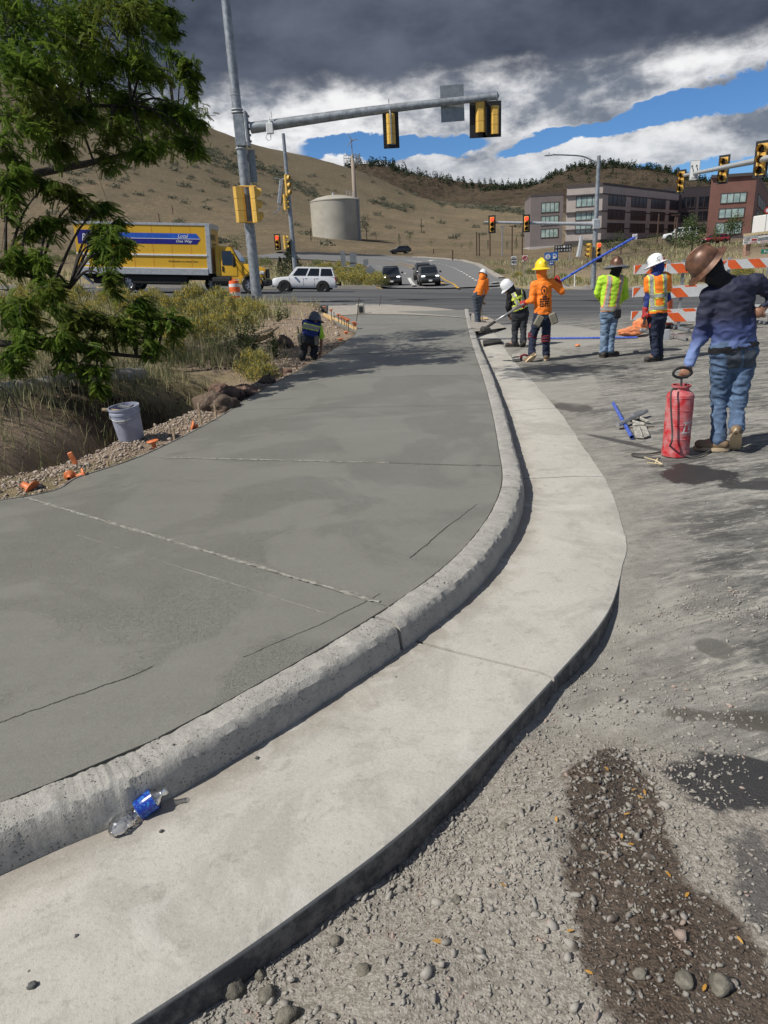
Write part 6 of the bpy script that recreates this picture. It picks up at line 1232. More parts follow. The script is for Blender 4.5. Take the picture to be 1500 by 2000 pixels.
# stones and clods that lie alone
M['clod'] = mat('damp_concrete_clod', (.19, .175, .14), .95, var=.25, scale=30, bmp=.004, bscale=200); M['dstone'] = mat('dark_stone', (.12, .12, .115), .85, var=.3, scale=40, bmp=.003)
def lump(name, p, r_, matn, label, cat='stone', group=None, seed=0, flat=.7, sub=2):
    rg_ = np.random.default_rng(seed); v = ICO/np.linalg.norm(ICO[0]); V = list(v); F = list(IF)
    for _ in range(sub):
        mp = {}; nf = []
        def mid(a, b):
            k = (min(a, b), max(a, b))
            if k not in mp: q = V[a]+V[b]; V.append(q/np.linalg.norm(q)); mp[k] = len(V)-1
            return mp[k]
        for a, b, c in F: x, y, z = mid(a, b), mid(b, c), mid(c, a); nf += [(a, x, z), (b, y, x), (c, z, y), (x, y, z)]
        F = nf
    V = np.array(V); s3 = Vector((seed*1.7, 0, 0)); V = V*np.array([1+.35*MN.noise(Vector(q)*1.3+s3)+.16*MN.noise(Vector(q)*4+s3) for q in V])[:, None]*np.array([1, .85, flat]); me = fast('', V*r_, F, matn, smooth=sub > 1); me.name = name
    o = link(name, me, label=label, cat=cat, group=group, loc=p); o.rotation_euler = (0, 0, seed*1.1); return o
for i, (px, py, r_, z_, lb) in enumerate(((63, 1925, .0135, .02, 'round dark stone near the bottom left corner of the gutter'), (149, 1828, .006, .016, 'small dark stone above and right of the round stone in the gutter'), (502, 1480, .008, .016, 'small dark lump in the gutter right of the bottle, beside the kerb'), (315, 1623, .007, .016, 'tiny dark pebble just below the crushed bottle'), (1392, 1246, .0, 0, ''))):
    if lb: lump('stone', tuple(G(px, py, z_)), r_, 'dstone', lb, seed=i+3)
for i, (px, py, r_) in enumerate(((452, 1932, .036), (520, 1945, .026), (506, 1905, .016), (572, 1822, .014), (655, 1836, .018), (712, 1910, .020), (985, 1640, .014), (893, 1778, .016), (1140, 1690, .013), (560, 1990, .03), (1330, 1965, .024), (1245, 1950, .018), (1400, 1975, .03), (780, 1690, .012), (1395, 1246, .0))):
    if r_: q = G(px, py, -.085); q[2] = float(szf([q[0]], [q[1]])[0])+r_*.35; lump('clod', tuple(q), r_, 'clod', ('damp concrete lump against the dark gutter edge near the bottom' if px < 760 else 'rounded damp concrete lump at the bottom of the brown wet patch' if py > 1900 else 'small concrete lump among the gravel right of the gutter'), 'clod', 'damp concrete lumps in the gravel', seed=20+i)
LV = np.array([(0, 0, 0), (.3, .16, .03), (.7, .17, .05), (1, 0, .02), (.7, -.15, .06), (.3, -.15, .02)]); lme = fast('', LV, [(0, 1, 2, 3, 4, 5)], 'fallen'); lme.name = 'leaf'
for i, (px, py) in enumerate(((843, 1848), (1188, 1522), (1240, 1547), (1243, 1560), (1214, 1650), (1238, 1662), (1297, 1722), (1335, 1778), (990, 1750), (1085, 1615), (1105, 1833), (1448, 1872), (1375, 1950), (1140, 1915), (1260, 1560), (1230, 1597), (1180, 1680))):
    q = G(px, py, -.04); q[2] = float(szf([q[0]], [q[1]])[0])+.012; o = link('leaf', lme, label='small yellow leaf on the '+('dry gravel beside the gutter' if px < 1170 else 'upper part of the brown wet patch' if py < 1700 else 'lower part of the brown wet patch'), cat='leaf', group='fallen yellow leaves', loc=tuple(q)); s = .024 if i else .04; o.scale = (s, s, s); o.rotation_euler = (.2*math.sin(i), .3*math.cos(i*2), i*1.9)
# ---- gravel shoulder on the left
def ezf(x, y): return Zg(x, y)
xy = gpts(60000, (-7.5, -1), (4.4, 14), lambda x, y: (side(FORM, x, y) > .03)*np.exp(-(np.clip(side(FORM, x, y)-.62, 0, 9)/.22)**2)*np.clip(1.2-(y-8)*.12, .25, 1)); print('shoulder', len(xy))
stones('gravel_shoulder', xy, ezf, np.clip(np.exp(rg.normal(math.log(.013), .42, len(xy))), .006, .040), 'road_base', rg)
xy = gpts(26000, (-6.5, -.9), (14, 32), lambda x, y: (side(FORM, x, y) > .05)*np.exp(-(np.clip(side(FORM, x, y)-.2, 0, 9)/2.2)**2)*.35); stones('dirt_stones', xy, ezf, np.clip(np.exp(rg.normal(math.log(.02), .5, len(xy))), .008, .09), 'road_base', rg, .35)
xy = gpts(9000, (-9.5, -1.5), (5.5, 13.5), lambda x, y: (side(FORM, x, y) > .9)*(side(FORM, x, y) < 2.6)*np.clip(fbm(x, y, 1.1, 3, 9)*2+.3, 0, 1)); M['soilc'] = mat('soil_clod', (.12, .088, .06), .95, var=.3, scale=20, bmp=.01)
stones('soil_clods', xy, ezf, np.clip(np.exp(rg.normal(math.log(.018), .55, len(xy))), .007, .075), 'soilc', rg, .35)
# ---- grass
def blades(name, xy, h, wd, matn, lean=.35):
    n = len(xy); a = rg.random(n)*6.283; z = Zg(xy[:, 0], xy[:, 1]); b0 = np.column_stack([xy, z-.02]); la = rg.random(n)*6.283; le = rg.random(n)*lean*h; t = np.column_stack([np.cos(a)*wd, np.sin(a)*wd, np.zeros(n)]); md = b0+np.column_stack([np.cos(la)*le*.35, np.sin(la)*le*.35, h*.6]); tp = b0+np.column_stack([np.cos(la)*le, np.sin(la)*le, h])
    V = np.stack([b0-t, b0+t, md+t*.7, md-t*.7, tp+t*.12, tp-t*.12], 1).reshape(-1, 3); F = (np.array([(0, 1, 2, 3), (3, 2, 4, 5)])[None]+np.arange(n)[:, None, None]*6).reshape(-1, 4); return fast(name, V, F, matn, kind='stuff')
def vd(x, y): s = side(FORM, x, y); bare = np.exp(-(((x+2.4)/3.0)**2+((y-21)/9.5)**2)*1.6); return np.clip((s-np.where(y < 10, 1.15, .35))/.8, 0, 1)*np.clip(.45+fbm(x, y, .8, 4, 66)*1.8, .0, 1)*(1-bare)*(y < edge_y(x)-.0)*((y < 32.2))+.5*(s > 1.2)*(s < 3.0)*(y < 11.5)
xy = gpts(130000, (-22, -.5), (5, 32.3), lambda x, y: vd(x, y)*np.clip(14/y, .35, 1)); d = np.hypot(*xy.T); print('grass', len(xy))
blades('grass', xy, np.clip(rg.normal(.20, .08, len(xy)), .06, .45)*(1+.4*(d > 12)), .0035*np.clip(d/7, 1, 4), 'grass_blade', .8)
xy = gpts(50000, (-20, -1), (6, 32), lambda x, y: vd(x, y)*np.clip(fbm(x, y, .35, 3, 12)*3, 0, 1)); d = np.hypot(*xy.T); blades('green_grass', xy, np.clip(rg.normal(.22, .08, len(xy)), .06, .5), .004*np.clip(d/7, 1, 4), 'green_blade', .7)
# dry scrub between the crossing and the hill
def sc2(x, y): return np.clip(.3+fbm(x, y, .12, 4, 6)*2.2, 0, 1)*(y > edge_y(x)+1.)*np.clip(60/y, 0, 1)
Lb_, Rb_ = np.array(Lp), np.array(Rp)
def offroad(x, y): sl_ = side(Lb_, x, y); sr_ = side(Rb_, x, y); return ~((sl_ < .6) & (sr_ > -1.2) & (y < 150))
xy = gpts(60000, (-60, 60), (60, 130), lambda x, y: sc2(x, y)*offroad(x, y)); blades('dry_grass', xy, np.clip(rg.normal(.45, .15, len(xy)), .15, .9), .05, 'grass_blade', .6)
# ---- rabbitbrush
def bush(n, rad, ls, rg_, flowers=True, stems=True):
    rt = []; pos = []; d = rg_.normal(size=(n, 3)); d[:, 2] = np.abs(d[:, 2])*1.0+.15; d /= np.linalg.norm(d, axis=1)[:, None]; r_ = (.35+.65*rg_.random(n)**.5)*(1+.18*np.sin(d[:, 0]*7+d[:, 1]*5)); pos = d*np.array(rad)*r_[:, None]
    up = d*.6+np.array([0, 0, .8])+rg_.normal(0, .25, (n, 3)); up /= np.linalg.norm(up, axis=1)[:, None]; a = np.cross(up, rg_.normal(size=(n, 3))); a /= np.linalg.norm(a, axis=1)[:, None]; Rm = np.stack([up, a, np.cross(up, a)], -1); L1 = scatter(LEAF*np.array([1, .5, 1]), LF, pos, Rm, ls*(.7+.7*rg_.random(n)))
    out = [L1]; fl = None
    if flowers:
        m = r_ > .80; fp = pos[m]; k = rg_.random(len(fp)) < np.clip(.2+fp[:, 2]/rad[2]*.9, 0, .95); fp = fp[k]*1.03; fp = np.repeat(fp, 4, 0)+rg_.normal(0, ls*.25, (len(fp)*4, 3)); fl = scatter(LEAF*.8-np.array([.4, 0, 0]), LF, fp, randrot(len(fp), rg_), ls*.42*(.7+.6*rg_.random(len(fp))))
    return L1, fl
bv = []
for k in range(4):
    rg_ = np.random.default_rng(100+k); L1, fl = bush(1500, (.62, .62, .72), .12, rg_); me1 = fast('', *L1, 'brush_leaf'); me1.name = 'foliage'; me2 = fast('', *fl, 'brush_flower'); me2.name = 'flowers'; bv.append((me1, me2))
def place_bush(p, s, k, label, group, sz=1., green=0):
    o = empty('rabbitbrush', tuple(p), label=label, cat='shrub', group=group); o.scale = (s, s, s*sz); o.rotation_euler = (0, 0, random.random()*6.28)
    link('foliage', bv[k % 4][0], o); 
    if green < 1: link('flowers', bv[k % 4][1], o)
    return o
near_b = [(300, 600, 1.2), (255, 612, 1.0), (345, 615, 1.15), (215, 600, 1.1), (390, 632, 1.0), (430, 598, 1.2), (405, 612, 1.0), (455, 618, 1.1), (482, 610, .95), (365, 668, 1.0), (440, 645, .9), (470, 640, .9), (500, 622, .9), (320, 650, .9), (285, 640, .9), (180, 620, 1.0), (130, 600, 1.1), (90, 612, 1.0), (40, 600, 1.1), (10, 612, 1.1), (240, 660, .9), (512, 740, .5), (495, 726, .55), (410, 660, .8), (340, 700, .55), (150, 655, .8), (60, 650, .9), (230, 590, 1.1), (60, 585, 1.2), (150, 590, 1.1), (380, 596, 1.1)]
for i, (px, py, s) in enumerate(near_b):
    q = GT(px, py, 5, 60); place_bush(q-np.array([0, 0, .05]), s*.93, i, 'yellow-flowered grey green brush '+('seen through the locust branches at the far left' if px < 200 else 'on the verge in front of the yellow truck' if px < 350 else 'between the yellow truck and the signal pole foot' if py < 640 else 'low on the bank above the wet slab'), 'yellow-flowered brush on the left verge', .85+.3*random.random())
med = [(640, 556), (655, 553), (668, 556), (682, 553), (695, 557), (708, 555), (722, 557), (735, 560), (690, 545), (705, 546), (662, 544), (720, 547), (675, 536), (648, 540), (700, 536), (735, 550), (640, 530), (620, 538), (668, 526), (690, 528)]
for i, (px, py) in enumerate(med): q = GT(px, py, 60, 120); place_bush(q, 1.9, i+1, ('flowering brush on the median nearest the white vehicle' if px < 690 else 'flowering brush on the median beside the waiting cars'), 'brush on the median', .8)
for i, (px, py, s) in enumerate([(450, 500, 2), (480, 520, 2), (520, 520, 2.2), (500, 545, 1.8), (430, 490, 2), (70, 500, 2.6), (30, 485, 2.4), (110, 515, 2.4), (140, 500, 2), (15, 520, 2.3), (620, 520, 1.8), (975, 535, 1.5), (1010, 543, 1.4), (1035, 535, 1.3), (1100, 545, 1.3), (1125, 552, 1.2), (1085, 550, 1.2), (1260, 540, 1.8), (1350, 540, 2.), (1285, 548, 1.6), (1400, 545, 1.7), (1450, 540, 2), (1200, 550, 1.3)]):
    q = GT(px, py, 55, 200); place_bush(q, s*.8, i, ('olive scrub bush beyond the road behind the yellow truck' if px < 600 else 'olive scrub bush on the verge below the road signs' if px < 1180 else 'olive scrub bush on the slope behind the barricades'), 'scrub bushes beyond the crossing', .8, 1 if i % 3 else 0)
# leafy weeds near the worker and by the soil edge
def weed(px, py, h, n, label):
    q = GT(px, py, 5, 60); rg_ = np.random.default_rng(int(px)); st = []; 
    for k in range(n):
        a = rg_.random()*6.283; tl = rg_.random()*.35*h; tp = np.array([math.cos(a)*tl, math.sin(a)*tl, h*(.6+.4*rg_.random())]); m = 14; t = np.linspace(.15, 1, m); pos = tp*t[:, None]; d = np.column_stack([np.cos(t*19+a), np.sin(t*19+a), np.full(m, .5)]); d /= np.linalg.norm(d, axis=1)[:, None]; s_ = np.cross(d, [0, 0, 1.]); s_ /= np.linalg.norm(s_, axis=1)[:, None]; st.append(scatter(LEAF*np.array([1, .9, 1]), LF, pos, np.stack([d, s_, np.cross(d, s_)], -1), h*.22*(1.1-t*.6)))
    V, F = joinVF(st); root = fast('weed', V, F, 'green_blade', label=label, cat='plant'); root.location = tuple(q-np.array([0, 0, .03])); root['group'] = 'green weeds on the bank'; return root
for px, py, h, n in ((545, 632, .75, 10), (478, 690, .8, 12), (500, 705, .7, 12), (535, 690, .6, 10), (455, 700, .6, 9), (560, 625, .6, 8), (420, 690, .5, 8), (540, 700, .5, 8)): weed(px, py, h, n, 'tall green leafy weed on the dry bank left of the crouching worker')
# ---- trees far off
def tree(name, p, h, w_, kind, label, seed, n=900, ls=None, group=None, trunk=.18):
    rg_ = np.random.default_rng(seed); root = empty(name, tuple(p), label=label, cat='tree', group=group); L = []; ls = ls or h*.05
    if kind == 'cone':
        t = rg_.random(n)**.75; r_ = w_/2*(1-t)*(.55+.45*rg_.random(n))*(1+.2*np.sin(t*40)); a = rg_.random(n)*6.283; pos = np.column_stack([np.cos(a)*r_, np.sin(a)*r_, h*(.08+.92*t)]); L.append(scatter(LEAF, LF, pos, randrot(n, rg_), ls*(.7+.6*rg_.random(n)))); mt = 'pine_leaf'
    else:
        mt = {'round': 'far_green', 'sage': 'sage', 'dark': 'pine_leaf'}[kind]
        for k in range(9):
            c = np.array([rg_.normal(0, w_*.22), rg_.normal(0, w_*.22), h*(.35+.5*rg_.random())]); L.append(leaves(c, (w_*.26, w_*.26, h*.20), n//9, ls, rg_, .3))
    V, F = joinVF(L); fast('crown', V, F, mt, root); mb = MB(); mb.tube([(0, 0, -.3), (0, 0, h*.55)], [h*.022, h*.012], 6); mb.ob('trunk', 'bark', root); return root
def far_tree(px, pyb, pyt, wpx, kind, label, seed, dm=60, dM=300, group=None, n=900, yy=None):
    q = GT(px, pyb, dm, dM) if yy is None else P(px, pyb, yy); mpp = q[1]*.955/FPX; return tree('tree', q, (pyb-pyt)*mpp, wpx*mpp, kind, label, seed, n, group=group)
far_tree(572, 546, 478, 60, 'cone', 'dark pine behind the slim pole and the white vehicle', 1, n=2600, yy=72.)
far_tree(550, 546, 505, 34, 'cone', 'low dark pine left of the slim signal pole', 2, n=1200, yy=73.)
far_tree(465, 502, 458, 40, 'round', 'loose green tree between the yellow truck and the signal poles', 3)
far_tree(716, 462, 418, 30, 'sage', 'grey-leaved tree right of the water tank', 4, 200, 240); far_tree(735, 470, 452, 26, 'sage', 'low grey shrub right of the grey-leaved tree', 5, 190, 240)
for i, (px, b_, t_2, w_, k_) in enumerate(((780, 478, 458, 12, 'cone'), (801, 477, 456, 16, 'round'), (842, 482, 466, 15, 'round'), (792, 403, 386, 14, 'dark'), (806, 407, 396, 12, 'dark'), (888, 485, 474, 11, 'round'), (901, 486, 473, 12, 'round'), (918, 487, 470, 14, 'round'), (953, 488, 470, 8, 'cone'), (990, 488, 472, 9, 'cone'), (1008, 487, 465, 9, 'cone'), (555, 420, 411, 9, 'dark'), (330, 390, 380, 12, 'dark'))): far_tree(px, b_, t_2, w_, k_, 'small tree standing alone on the dry hillside or beside the far street', 10+i, 100, 420, 'small trees scattered over the hillside', 400)
for i, (px, b_, t_2, w_, k_) in enumerate(((1150, 505, 466, 34, 'round'), (1185, 508, 462, 40, 'dark'), (1212, 512, 452, 40, 'round'), (1240, 510, 470, 38, 'dark'), (1268, 503, 462, 34, 'round'), (1292, 500, 458, 40, 'round'), (1312, 500, 455, 38, 'dark'), (1120, 500, 474, 24, 'round'))): far_tree(px, b_-9, t_2, w_, k_, 'dark green shrub tree in the planting before the beige office block', 30+i, yy=118.+i, group='trees planted before the beige block')
far_tree(1350, 500, 425, 62, 'round', 'bright green tree leaning over the white pickup', 50, yy=92., n=2200); far_tree(1424, 482, 418, 40, 'round', 'green tree before the red building, left of its corner', 51, yy=118., n=1400); far_tree(1478, 470, 414, 38, 'round', 'green tree at the right corner of the red building', 52, yy=124., n=1400); far_tree(1397, 480, 450, 24, 'round', 'low shrub beside the red car', 53, yy=112., n=700)
# ridge conifers, too many to count
def ridge(name, Vg, kk, azr, n, hh, seed, dens=None):
    rg_ = np.random.default_rng(seed); L = []; P0 = []
    for _ in range(n):
        i = rg_.integers(0, len(kk)); j = int(rg_.uniform(*azr)*Vg.shape[1]); p = Vg[kk[i], min(j, Vg.shape[1]-1)]; P0.append(p+rg_.normal(0, 3, 3)*np.array([1, 1, 0]))
    for p in P0:
        h = hh*(.35+1.0*rg_.random()**1.6); m = 26; t = rg_.random(m); r_ = h*.40*(1-t*.75)*(.4+.6*rg_.random(m)); a = rg_.random(m)*6.283; pos = p+np.column_stack([np.cos(a)*r_, np.sin(a)*r_, h*(.05+.95*t)-.5]); L.append(scatter(LEAF*np.array([1, 1.6, 1])-np.array([.5, 0, 0]), LF, pos, randrot(m, rg_), h*.30*(1.15-t*.6)))
    V, F = joinVF(L); return fast(name, V, F, 'pine_leaf', kind='stuff')
r0 = 28
ridge('ridge_trees', h1, [28, 27, 26, 28, 28], (.22, .60), 300, 6.8, 1); ridge('ridge_trees', h1, [28, 28, 27], (.18, .34), 50, 10, 4); ridge('ridge_trees', h1, [24, 25, 26, 27], (.3, .5), 40, 6, 9)
ridge('ridge_trees', h2, [28, 28, 27, 26, 28], (.10, .66), 1000, 5.6, 2); ridge('ridge_trees', h2, [18, 20, 22, 24, 26], (.2, .6), 60, 6, 3)
xs_ = []; rg_ = np.random.default_rng(8); L = []
for _ in range(420):
    px = rg_.uniform(60, 1040); py = rg_.uniform(250, 480); r_ = ray(px, py)
    q = GT(px, py, 110, 560)
    if q[1] > 545 or q[1] < 100 or (q[1] < 160 and px > 560): continue
    if rg_.random() > .35+.65*(fbm(np.array([q[0]]), np.array([q[1]]), .012, 3, 5)[0] > .1): continue
    s = rg_.uniform(.5, 1.6)*(1+q[1]/600); L.append(leaves(q+np.array([0, 0, s*.2]), (s*1.3, s*1.3, s*.5), 110, s*.42, rg_, .2))
V, F = joinVF(L); fast('hillside_scrub', V, F, 'sage', kind='stuff')
# scrub thickets running down the slope as dark bands
L = []
for (a, b, n, sp) in (((470, 300), (640, 400), 150, 9), ((730, 395), (790, 412), 40, 4), ((395, 290), (470, 330), 60, 8), ((700, 330), (860, 400), 70, 5), ((860, 400), (1035, 412), 80, 5), ((940, 405), (1035, 418), 90, 6)):
    for _ in range(n):
        t = rg_.random(); q = GT(a[0]+(b[0]-a[0])*t+rg_.normal(0, sp), a[1]+(b[1]-a[1])*t+rg_.normal(0, sp*.45), 150, 560); s = rg_.uniform(.8, 1.8); L.append(leaves(q+np.array([0, 0, s*.2]), (s*1.6, s*1.6, s*.6), 110, s*.45, rg_, .2))
V, F = joinVF(L); fast('hillside_scrub', V, F, 'sage', kind='stuff')
# ---- the locust tree hanging in from the left
TR = np.array([-9.2, 11.2, .2]); tree0 = empty('locust_tree', tuple(TR), label='feathery green locust tree hanging into view along the whole left side', cat='tree')
CL = [  # px, py, rx, ry, dist, share
 (30, 40, 120, 70, 10.5, 1.5), (150, 60, 90, 70, 11.2, 1.4), (250, 45, 70, 55, 10.6, 1.0), (310, 25, 45, 35, 14.6, .8), (322, 52, 26, 20, 14.8, .4), (60, 150, 90, 60, 10.2, 1.3), (180, 150, 80, 55, 12, 1.2), (260, 120, 55, 40, 11, .6), (300, 130, 45, 28, 11.6, .4), (355, 125, 30, 30, 14.2, .5), (374, 155, 13, 28, 14.2, .3),
 (60, 240, 80, 50, 10, .9), (170, 220, 60, 35, 11, .8), (245, 200, 55, 40, 11.6, .7), (320, 205, 50, 32, 11.4, .55), (368, 225, 26, 32, 11.2, .32), (350, 270, 35, 26, 11.1, .35), (385, 280, 12, 26, 11., .14), (270, 270, 38, 32, 10.8, .4), (285, 296, 22, 18, 10.8, .18), (215, 265, 35, 35, 10.6, .35), (210, 310, 22, 26, 10.4, .22), (120, 290, 26, 24, 10.2, .2), (30, 300, 50, 45, 9.8, .6), (25, 370, 45, 50, 9.5, .6), (90, 360, 50, 30, 9.9, .42), (150, 385, 40, 26, 10.1, .34), (210, 395, 36, 22, 10.2, .28), (235, 425, 18, 20, 10.2, .15), (195, 440, 30, 26, 9.8, .25), (195, 470, 34, 40, 9.4, .42), (235, 470, 22, 20, 9.6, .14), (228, 490, 16, 14, 9.4, .1), (60, 440, 50, 32, 9.6, .38), (110, 430, 26, 20, 9.8, .16), (20, 500, 50, 55, 9.2, .62), (80, 520, 34, 36, 9.2, .32), (100, 560, 40, 40, 9.0, .42), (40, 590, 60, 50, 8.8, .75), (150, 610, 50, 40, 8.9, .5), (220, 620, 50, 30, 9.0, .42), (265, 590, 24, 24, 9.2, .2), (300, 620, 40, 26, 9.2, .34), (345, 625, 26, 34, 9.3, .26), (250, 655, 46, 28, 9.1, .34), (300, 670, 34, 22, 9.1, .22), (180, 670, 40, 28, 8.8, .32), (120, 670, 40, 30, 8.7, .32), (40, 670, 46, 36, 8.5, .45), (150, 712, 36, 28, 8.7, .26), (190, 715, 26, 22, 8.7, .16), (195, 755, 16, 24, 8.6, .12), (20, 715, 30, 16, 8.4, .12), (215, 545, 24, 30, 9.2, .2)]
extra = [((-7.2, 12.0, 6.6), (2.2, 2.0, 1.7), 3.2), ((-4.6, 11.6, 6.4), (1.6, 1.5, 1.2), 1.8), ((-9.5, 9.5, 6.5), (2.4, 2.2, 1.8), 2.5), ((-9.0, 13.5, 6.), (2.4, 2.0, 2.0), 2.5), ((-11, 11, 5.5), (2.2, 2.4, 2.2), 2), ((-5.2, 14.2, 4.9), (1.6, 1.6, .9), 3.), ((-3.95, 15.2, 4.6), (1.0, 1.4, .7), 1.8), ((-4.2, 15.0, 7.0), (1.2, 1.4, .7), 2.2), ((-3.1, 8.9, 7.4), (1.1, 1.2, .6), 1.6), ((-7.3, 7.2, 3.3), (1.3, 1.2, .7), 2.4), ((-8.6, 6.2, 3.6), (1.3, 1.2, .7), 2.0), ((-6.9, 8.6, 3.9), (1.0, 1.0, .6), 1.5), ((-4.6, 12.6, 5.6), (1.0, 1.5, .6), 1.6)]  # crown clumps outside the view, several added for the shade they cast
# a spray: rachis with paired leaflets, drooping from its base
sp = []; sf = []
for k in range(9):
    t = (k+1)/9.5; z = -t*t*.30; x = t
    for s in (-1, 1):
        i = len(sp); L_ = .24*(1-.35*abs(t-.5)); sp += [(x, 0, z), (x+.05+.09, s*L_*.5, z-.02), (x+.06, s*L_, z-.05), (x-.075+.02, s*L_*.5, z-.03)]; sf.append((i, i+1, i+2, i+3))
SPR = np.array(sp); rgt = np.random.default_rng(77); LL = []; tw_ = MB(); cents = []
for it in CL: 
    c = P(it[0], it[1], it[4]); mpp = it[4]/FPX*1.02; cents.append((c, np.array([it[2]*mpp, it[2]*mpp*.8, it[3]*mpp]), it[5]))
for c, r_, s in extra: cents.append((np.array(c), np.array(r_), s))
limbs = [crom([TR+np.array(q) for q in l], 8) for l in ([(0, 0, 0), (.3, 0, 1.6), (1.2, .1, 2.6), (2.6, 0, 3.2), (4.4, .1, 3.9), (5.9, .2, 3.9)], [(.2, 0, 1.4), (1.0, -.6, 2.0), (2.4, -1.2, 2.2), (3.8, -1.6, 2.0), (5.4, -1.9, 1.5)], [(.0, 0, 1.0), (1.4, -1.4, 1.3), (3.0, -2.2, 1.1), (4.6, -2.3, .9), (6.4, -2.1, .6)], [(.3, 0, 1.8), (.6, -.6, 3.6), (1.4, -.8, 5.0), (3.2, -.4, 5.8)], [(.3, .1, 1.8), (2.2, 1.6, 3.0), (4.3, 2.9, 3.6), (5.6, 4., 4.0)], [(0, 0, 1), (-1, .5, 3), (-2, 1, 5)])]
for l in limbs: mb = MB(); n = len(l); mb.tube(l-TR, np.linspace(.13, .018, n), 7); mb.ob('limb', 'bark', tree0, smooth='all')
mb = MB(); mb.tube([(0, 0, -.4), (0.05, 0, .6), (.2, 0, 1.6)], [.22, .17, .14], 10); mb.ob('trunk', 'bark', tree0, smooth='all')
allL = np.vstack(limbs[:5])
for c, r_, s in cents:
    j = np.argmin(np.linalg.norm(allL-c, axis=1)); a = allL[j]; mdp = (a+c)/2+np.array([0, 0, .15]); tw_.tube(crom([a-TR, mdp-TR, c-TR], 5), np.linspace(.022, .006, 11), 5)
    n = int(760*s); nt_ = max(4, int(11*s)); ends = c+rgt.normal(0, .68, (nt_, 3))*r_; ends[:, 2] -= r_[2]*.2
    for e in ends: tw_.tube([c-TR, (c+e)/2-TR+np.array([0, 0, .05]), e-TR], [.006, .005, .003], 4)
    k = rgt.integers(0, nt_, n); t = rgt.random(n)[:, None]**.7; pos = c+(ends[k]-c)*t*1.3+rgt.normal(0, .17, (n, 3))*r_
    # keep inside the clump's own outline
    q = (pos-c)/r_; m = (q**2).sum(1) < 1.25; pos = pos[m]; n = len(pos)
    a = rgt.random(n)*6.283; el_ = rgt.uniform(-.9, .15, n); d = np.column_stack([np.cos(a)*np.cos(el_)+.35, np.sin(a)*np.cos(el_), np.sin(el_)]); d /= np.linalg.norm(d, axis=1)[:, None]; sd_ = np.cross([0, 0, 1.], d)+rgt.normal(0, .35, (n, 3)); sd_ -= d*(sd_*d).sum(1)[:, None]; sd_ /= np.linalg.norm(sd_, axis=1)[:, None]; Rm = np.stack([d, sd_, np.cross(d, sd_)], -1)
    LL.append(scatter(SPR, sf, pos-TR, Rm, .128*(.6+.8*rgt.random(n))))
V, F = joinVF(LL); print('tree quads', len(F)); fast('crown', V, F, 'locust_leaf', tree0, kind='stuff'); tw_.ob('twigs', 'bark', tree0, kind='stuff')
mb = MB(); q0 = P(0, 750, 7.6); 
for pts in ([(-20, 742), (18, 768), (62, 796)], [(18, 768), (35, 800), (40, 835)], [(18, 768), (8, 800), (14, 815)], [(35, 790), (60, 803), (66, 800)]): mb.tube([P(px, py, 7.6)-TR for px, py in pts], [.009, .007, .003], 5)
mb.ob('bare_branch', 'bark', tree0)
# ================================================================== objects on the site
M['redt'] = mat('worn_red_tank', (.42, .016, .022), .5, var=.25, scale=10, col2=(.50, .20, .20), bmp=.001); M['hose'] = mat('grey_rubber_hose', (.085, .085, .08), .7, var=.15); M['bone'] = mat('cream_spray_wand', (.66, .55, .33), .6); M['bluep'] = mat('blue_pole_paint', (.015, .05, .42), .35, var=.1, scale=30, col2=(.12, .2, .55)); M['alum'] = mat('dull_aluminium', (.42, .42, .42), .4, .6, var=.15); M['cemt'] = mat('cement_caked_metal', (.44, .42, .37), .85, var=.25, scale=30, bmp=.004)
M['oplast'] = mat('orange_plastic', (.68, .20, .07), .5, var=.15, scale=20); M['opl2'] = mat('drum_orange', (.85, .14, .03), .5, var=.08); M['wood'] = mat('weathered_wood', (.34, .26, .17), .85, var=.25, scale=20, bmp=.002); M['lumber'] = mat('pale_form_lumber', (.66, .46, .22), .75, var=.15, scale=8); M['rusty'] = mat('rusty_steel', (.09, .055, .04), .8, var=.3, scale=30); M['pail'] = mat('blue_grey_pail', (.33, .35, .43), .55, var=.12, scale=9, bmp=.001); M['burlap'] = mat('grey_wattle_sock', (.36, .345, .31), .95, var=.2, scale=14, bmp=.01)
M['rock'] = mat('brown_rock', (.15, .11, .08), .95, var=.3, scale=5, bmp=.03); M['clodr'] = mat('reddish_rock', (.22, .14, .105), .95, var=.3, scale=6, bmp=.03); M['plank'] = mat('dark_knee_board', (.05, .048, .045), .8, var=.2); M['bag'] = mat('orange_cloth_bag', (.85, .30, .13), .85, var=.15, scale=8, bmp=.01)
# --- sprayer
tb_ = P(1319, 884, 6.16); tb_[2] = .0; rt = empty('sprayer_tank', tb_, label='tall worn red metal sprayer tank held by its black pump handle', cat='sprayer'); Rr = .116
hS = .575
mb = MB(); mb.lathe([(Rr, .05), (Rr, hS-.055), (Rr*.97, hS-.025), (Rr*.80, hS), (Rr*.62, hS+.012), (.01, hS+.014)], (0, 0, 0), 36, cap=False); body = mb.ob('tank_body', 'redt', rt, smooth=25)
mb = MB(); mb.lathe([(Rr*1.03, 0), (Rr*1.035, .045), (Rr*1.0, .06), (Rr*.98, 0)], (0, 0, 0), 36, cap=False); mb.ob('skirt', 'redt', rt, smooth=25)
for z_ in (.16, .29, .42, .53): mb = MB(); mb.lathe([(Rr, z_-.006), (Rr+.004, z_), (Rr, z_+.006)], (0, 0, 0), 36, cap=False); mb.ob('rolled_bead', 'redt', rt, smooth='all')
mb = MB(); mb.lathe([(.074, hS-.01), (.066, hS+.035), (.082, hS+.045), (.084, hS+.06), (.07, hS+.06), (.068, hS+.03), (.01, hS+.03)], (0, 0, 0), 28, cap=False); mb.ob('neck', 'redt', rt, smooth=30)
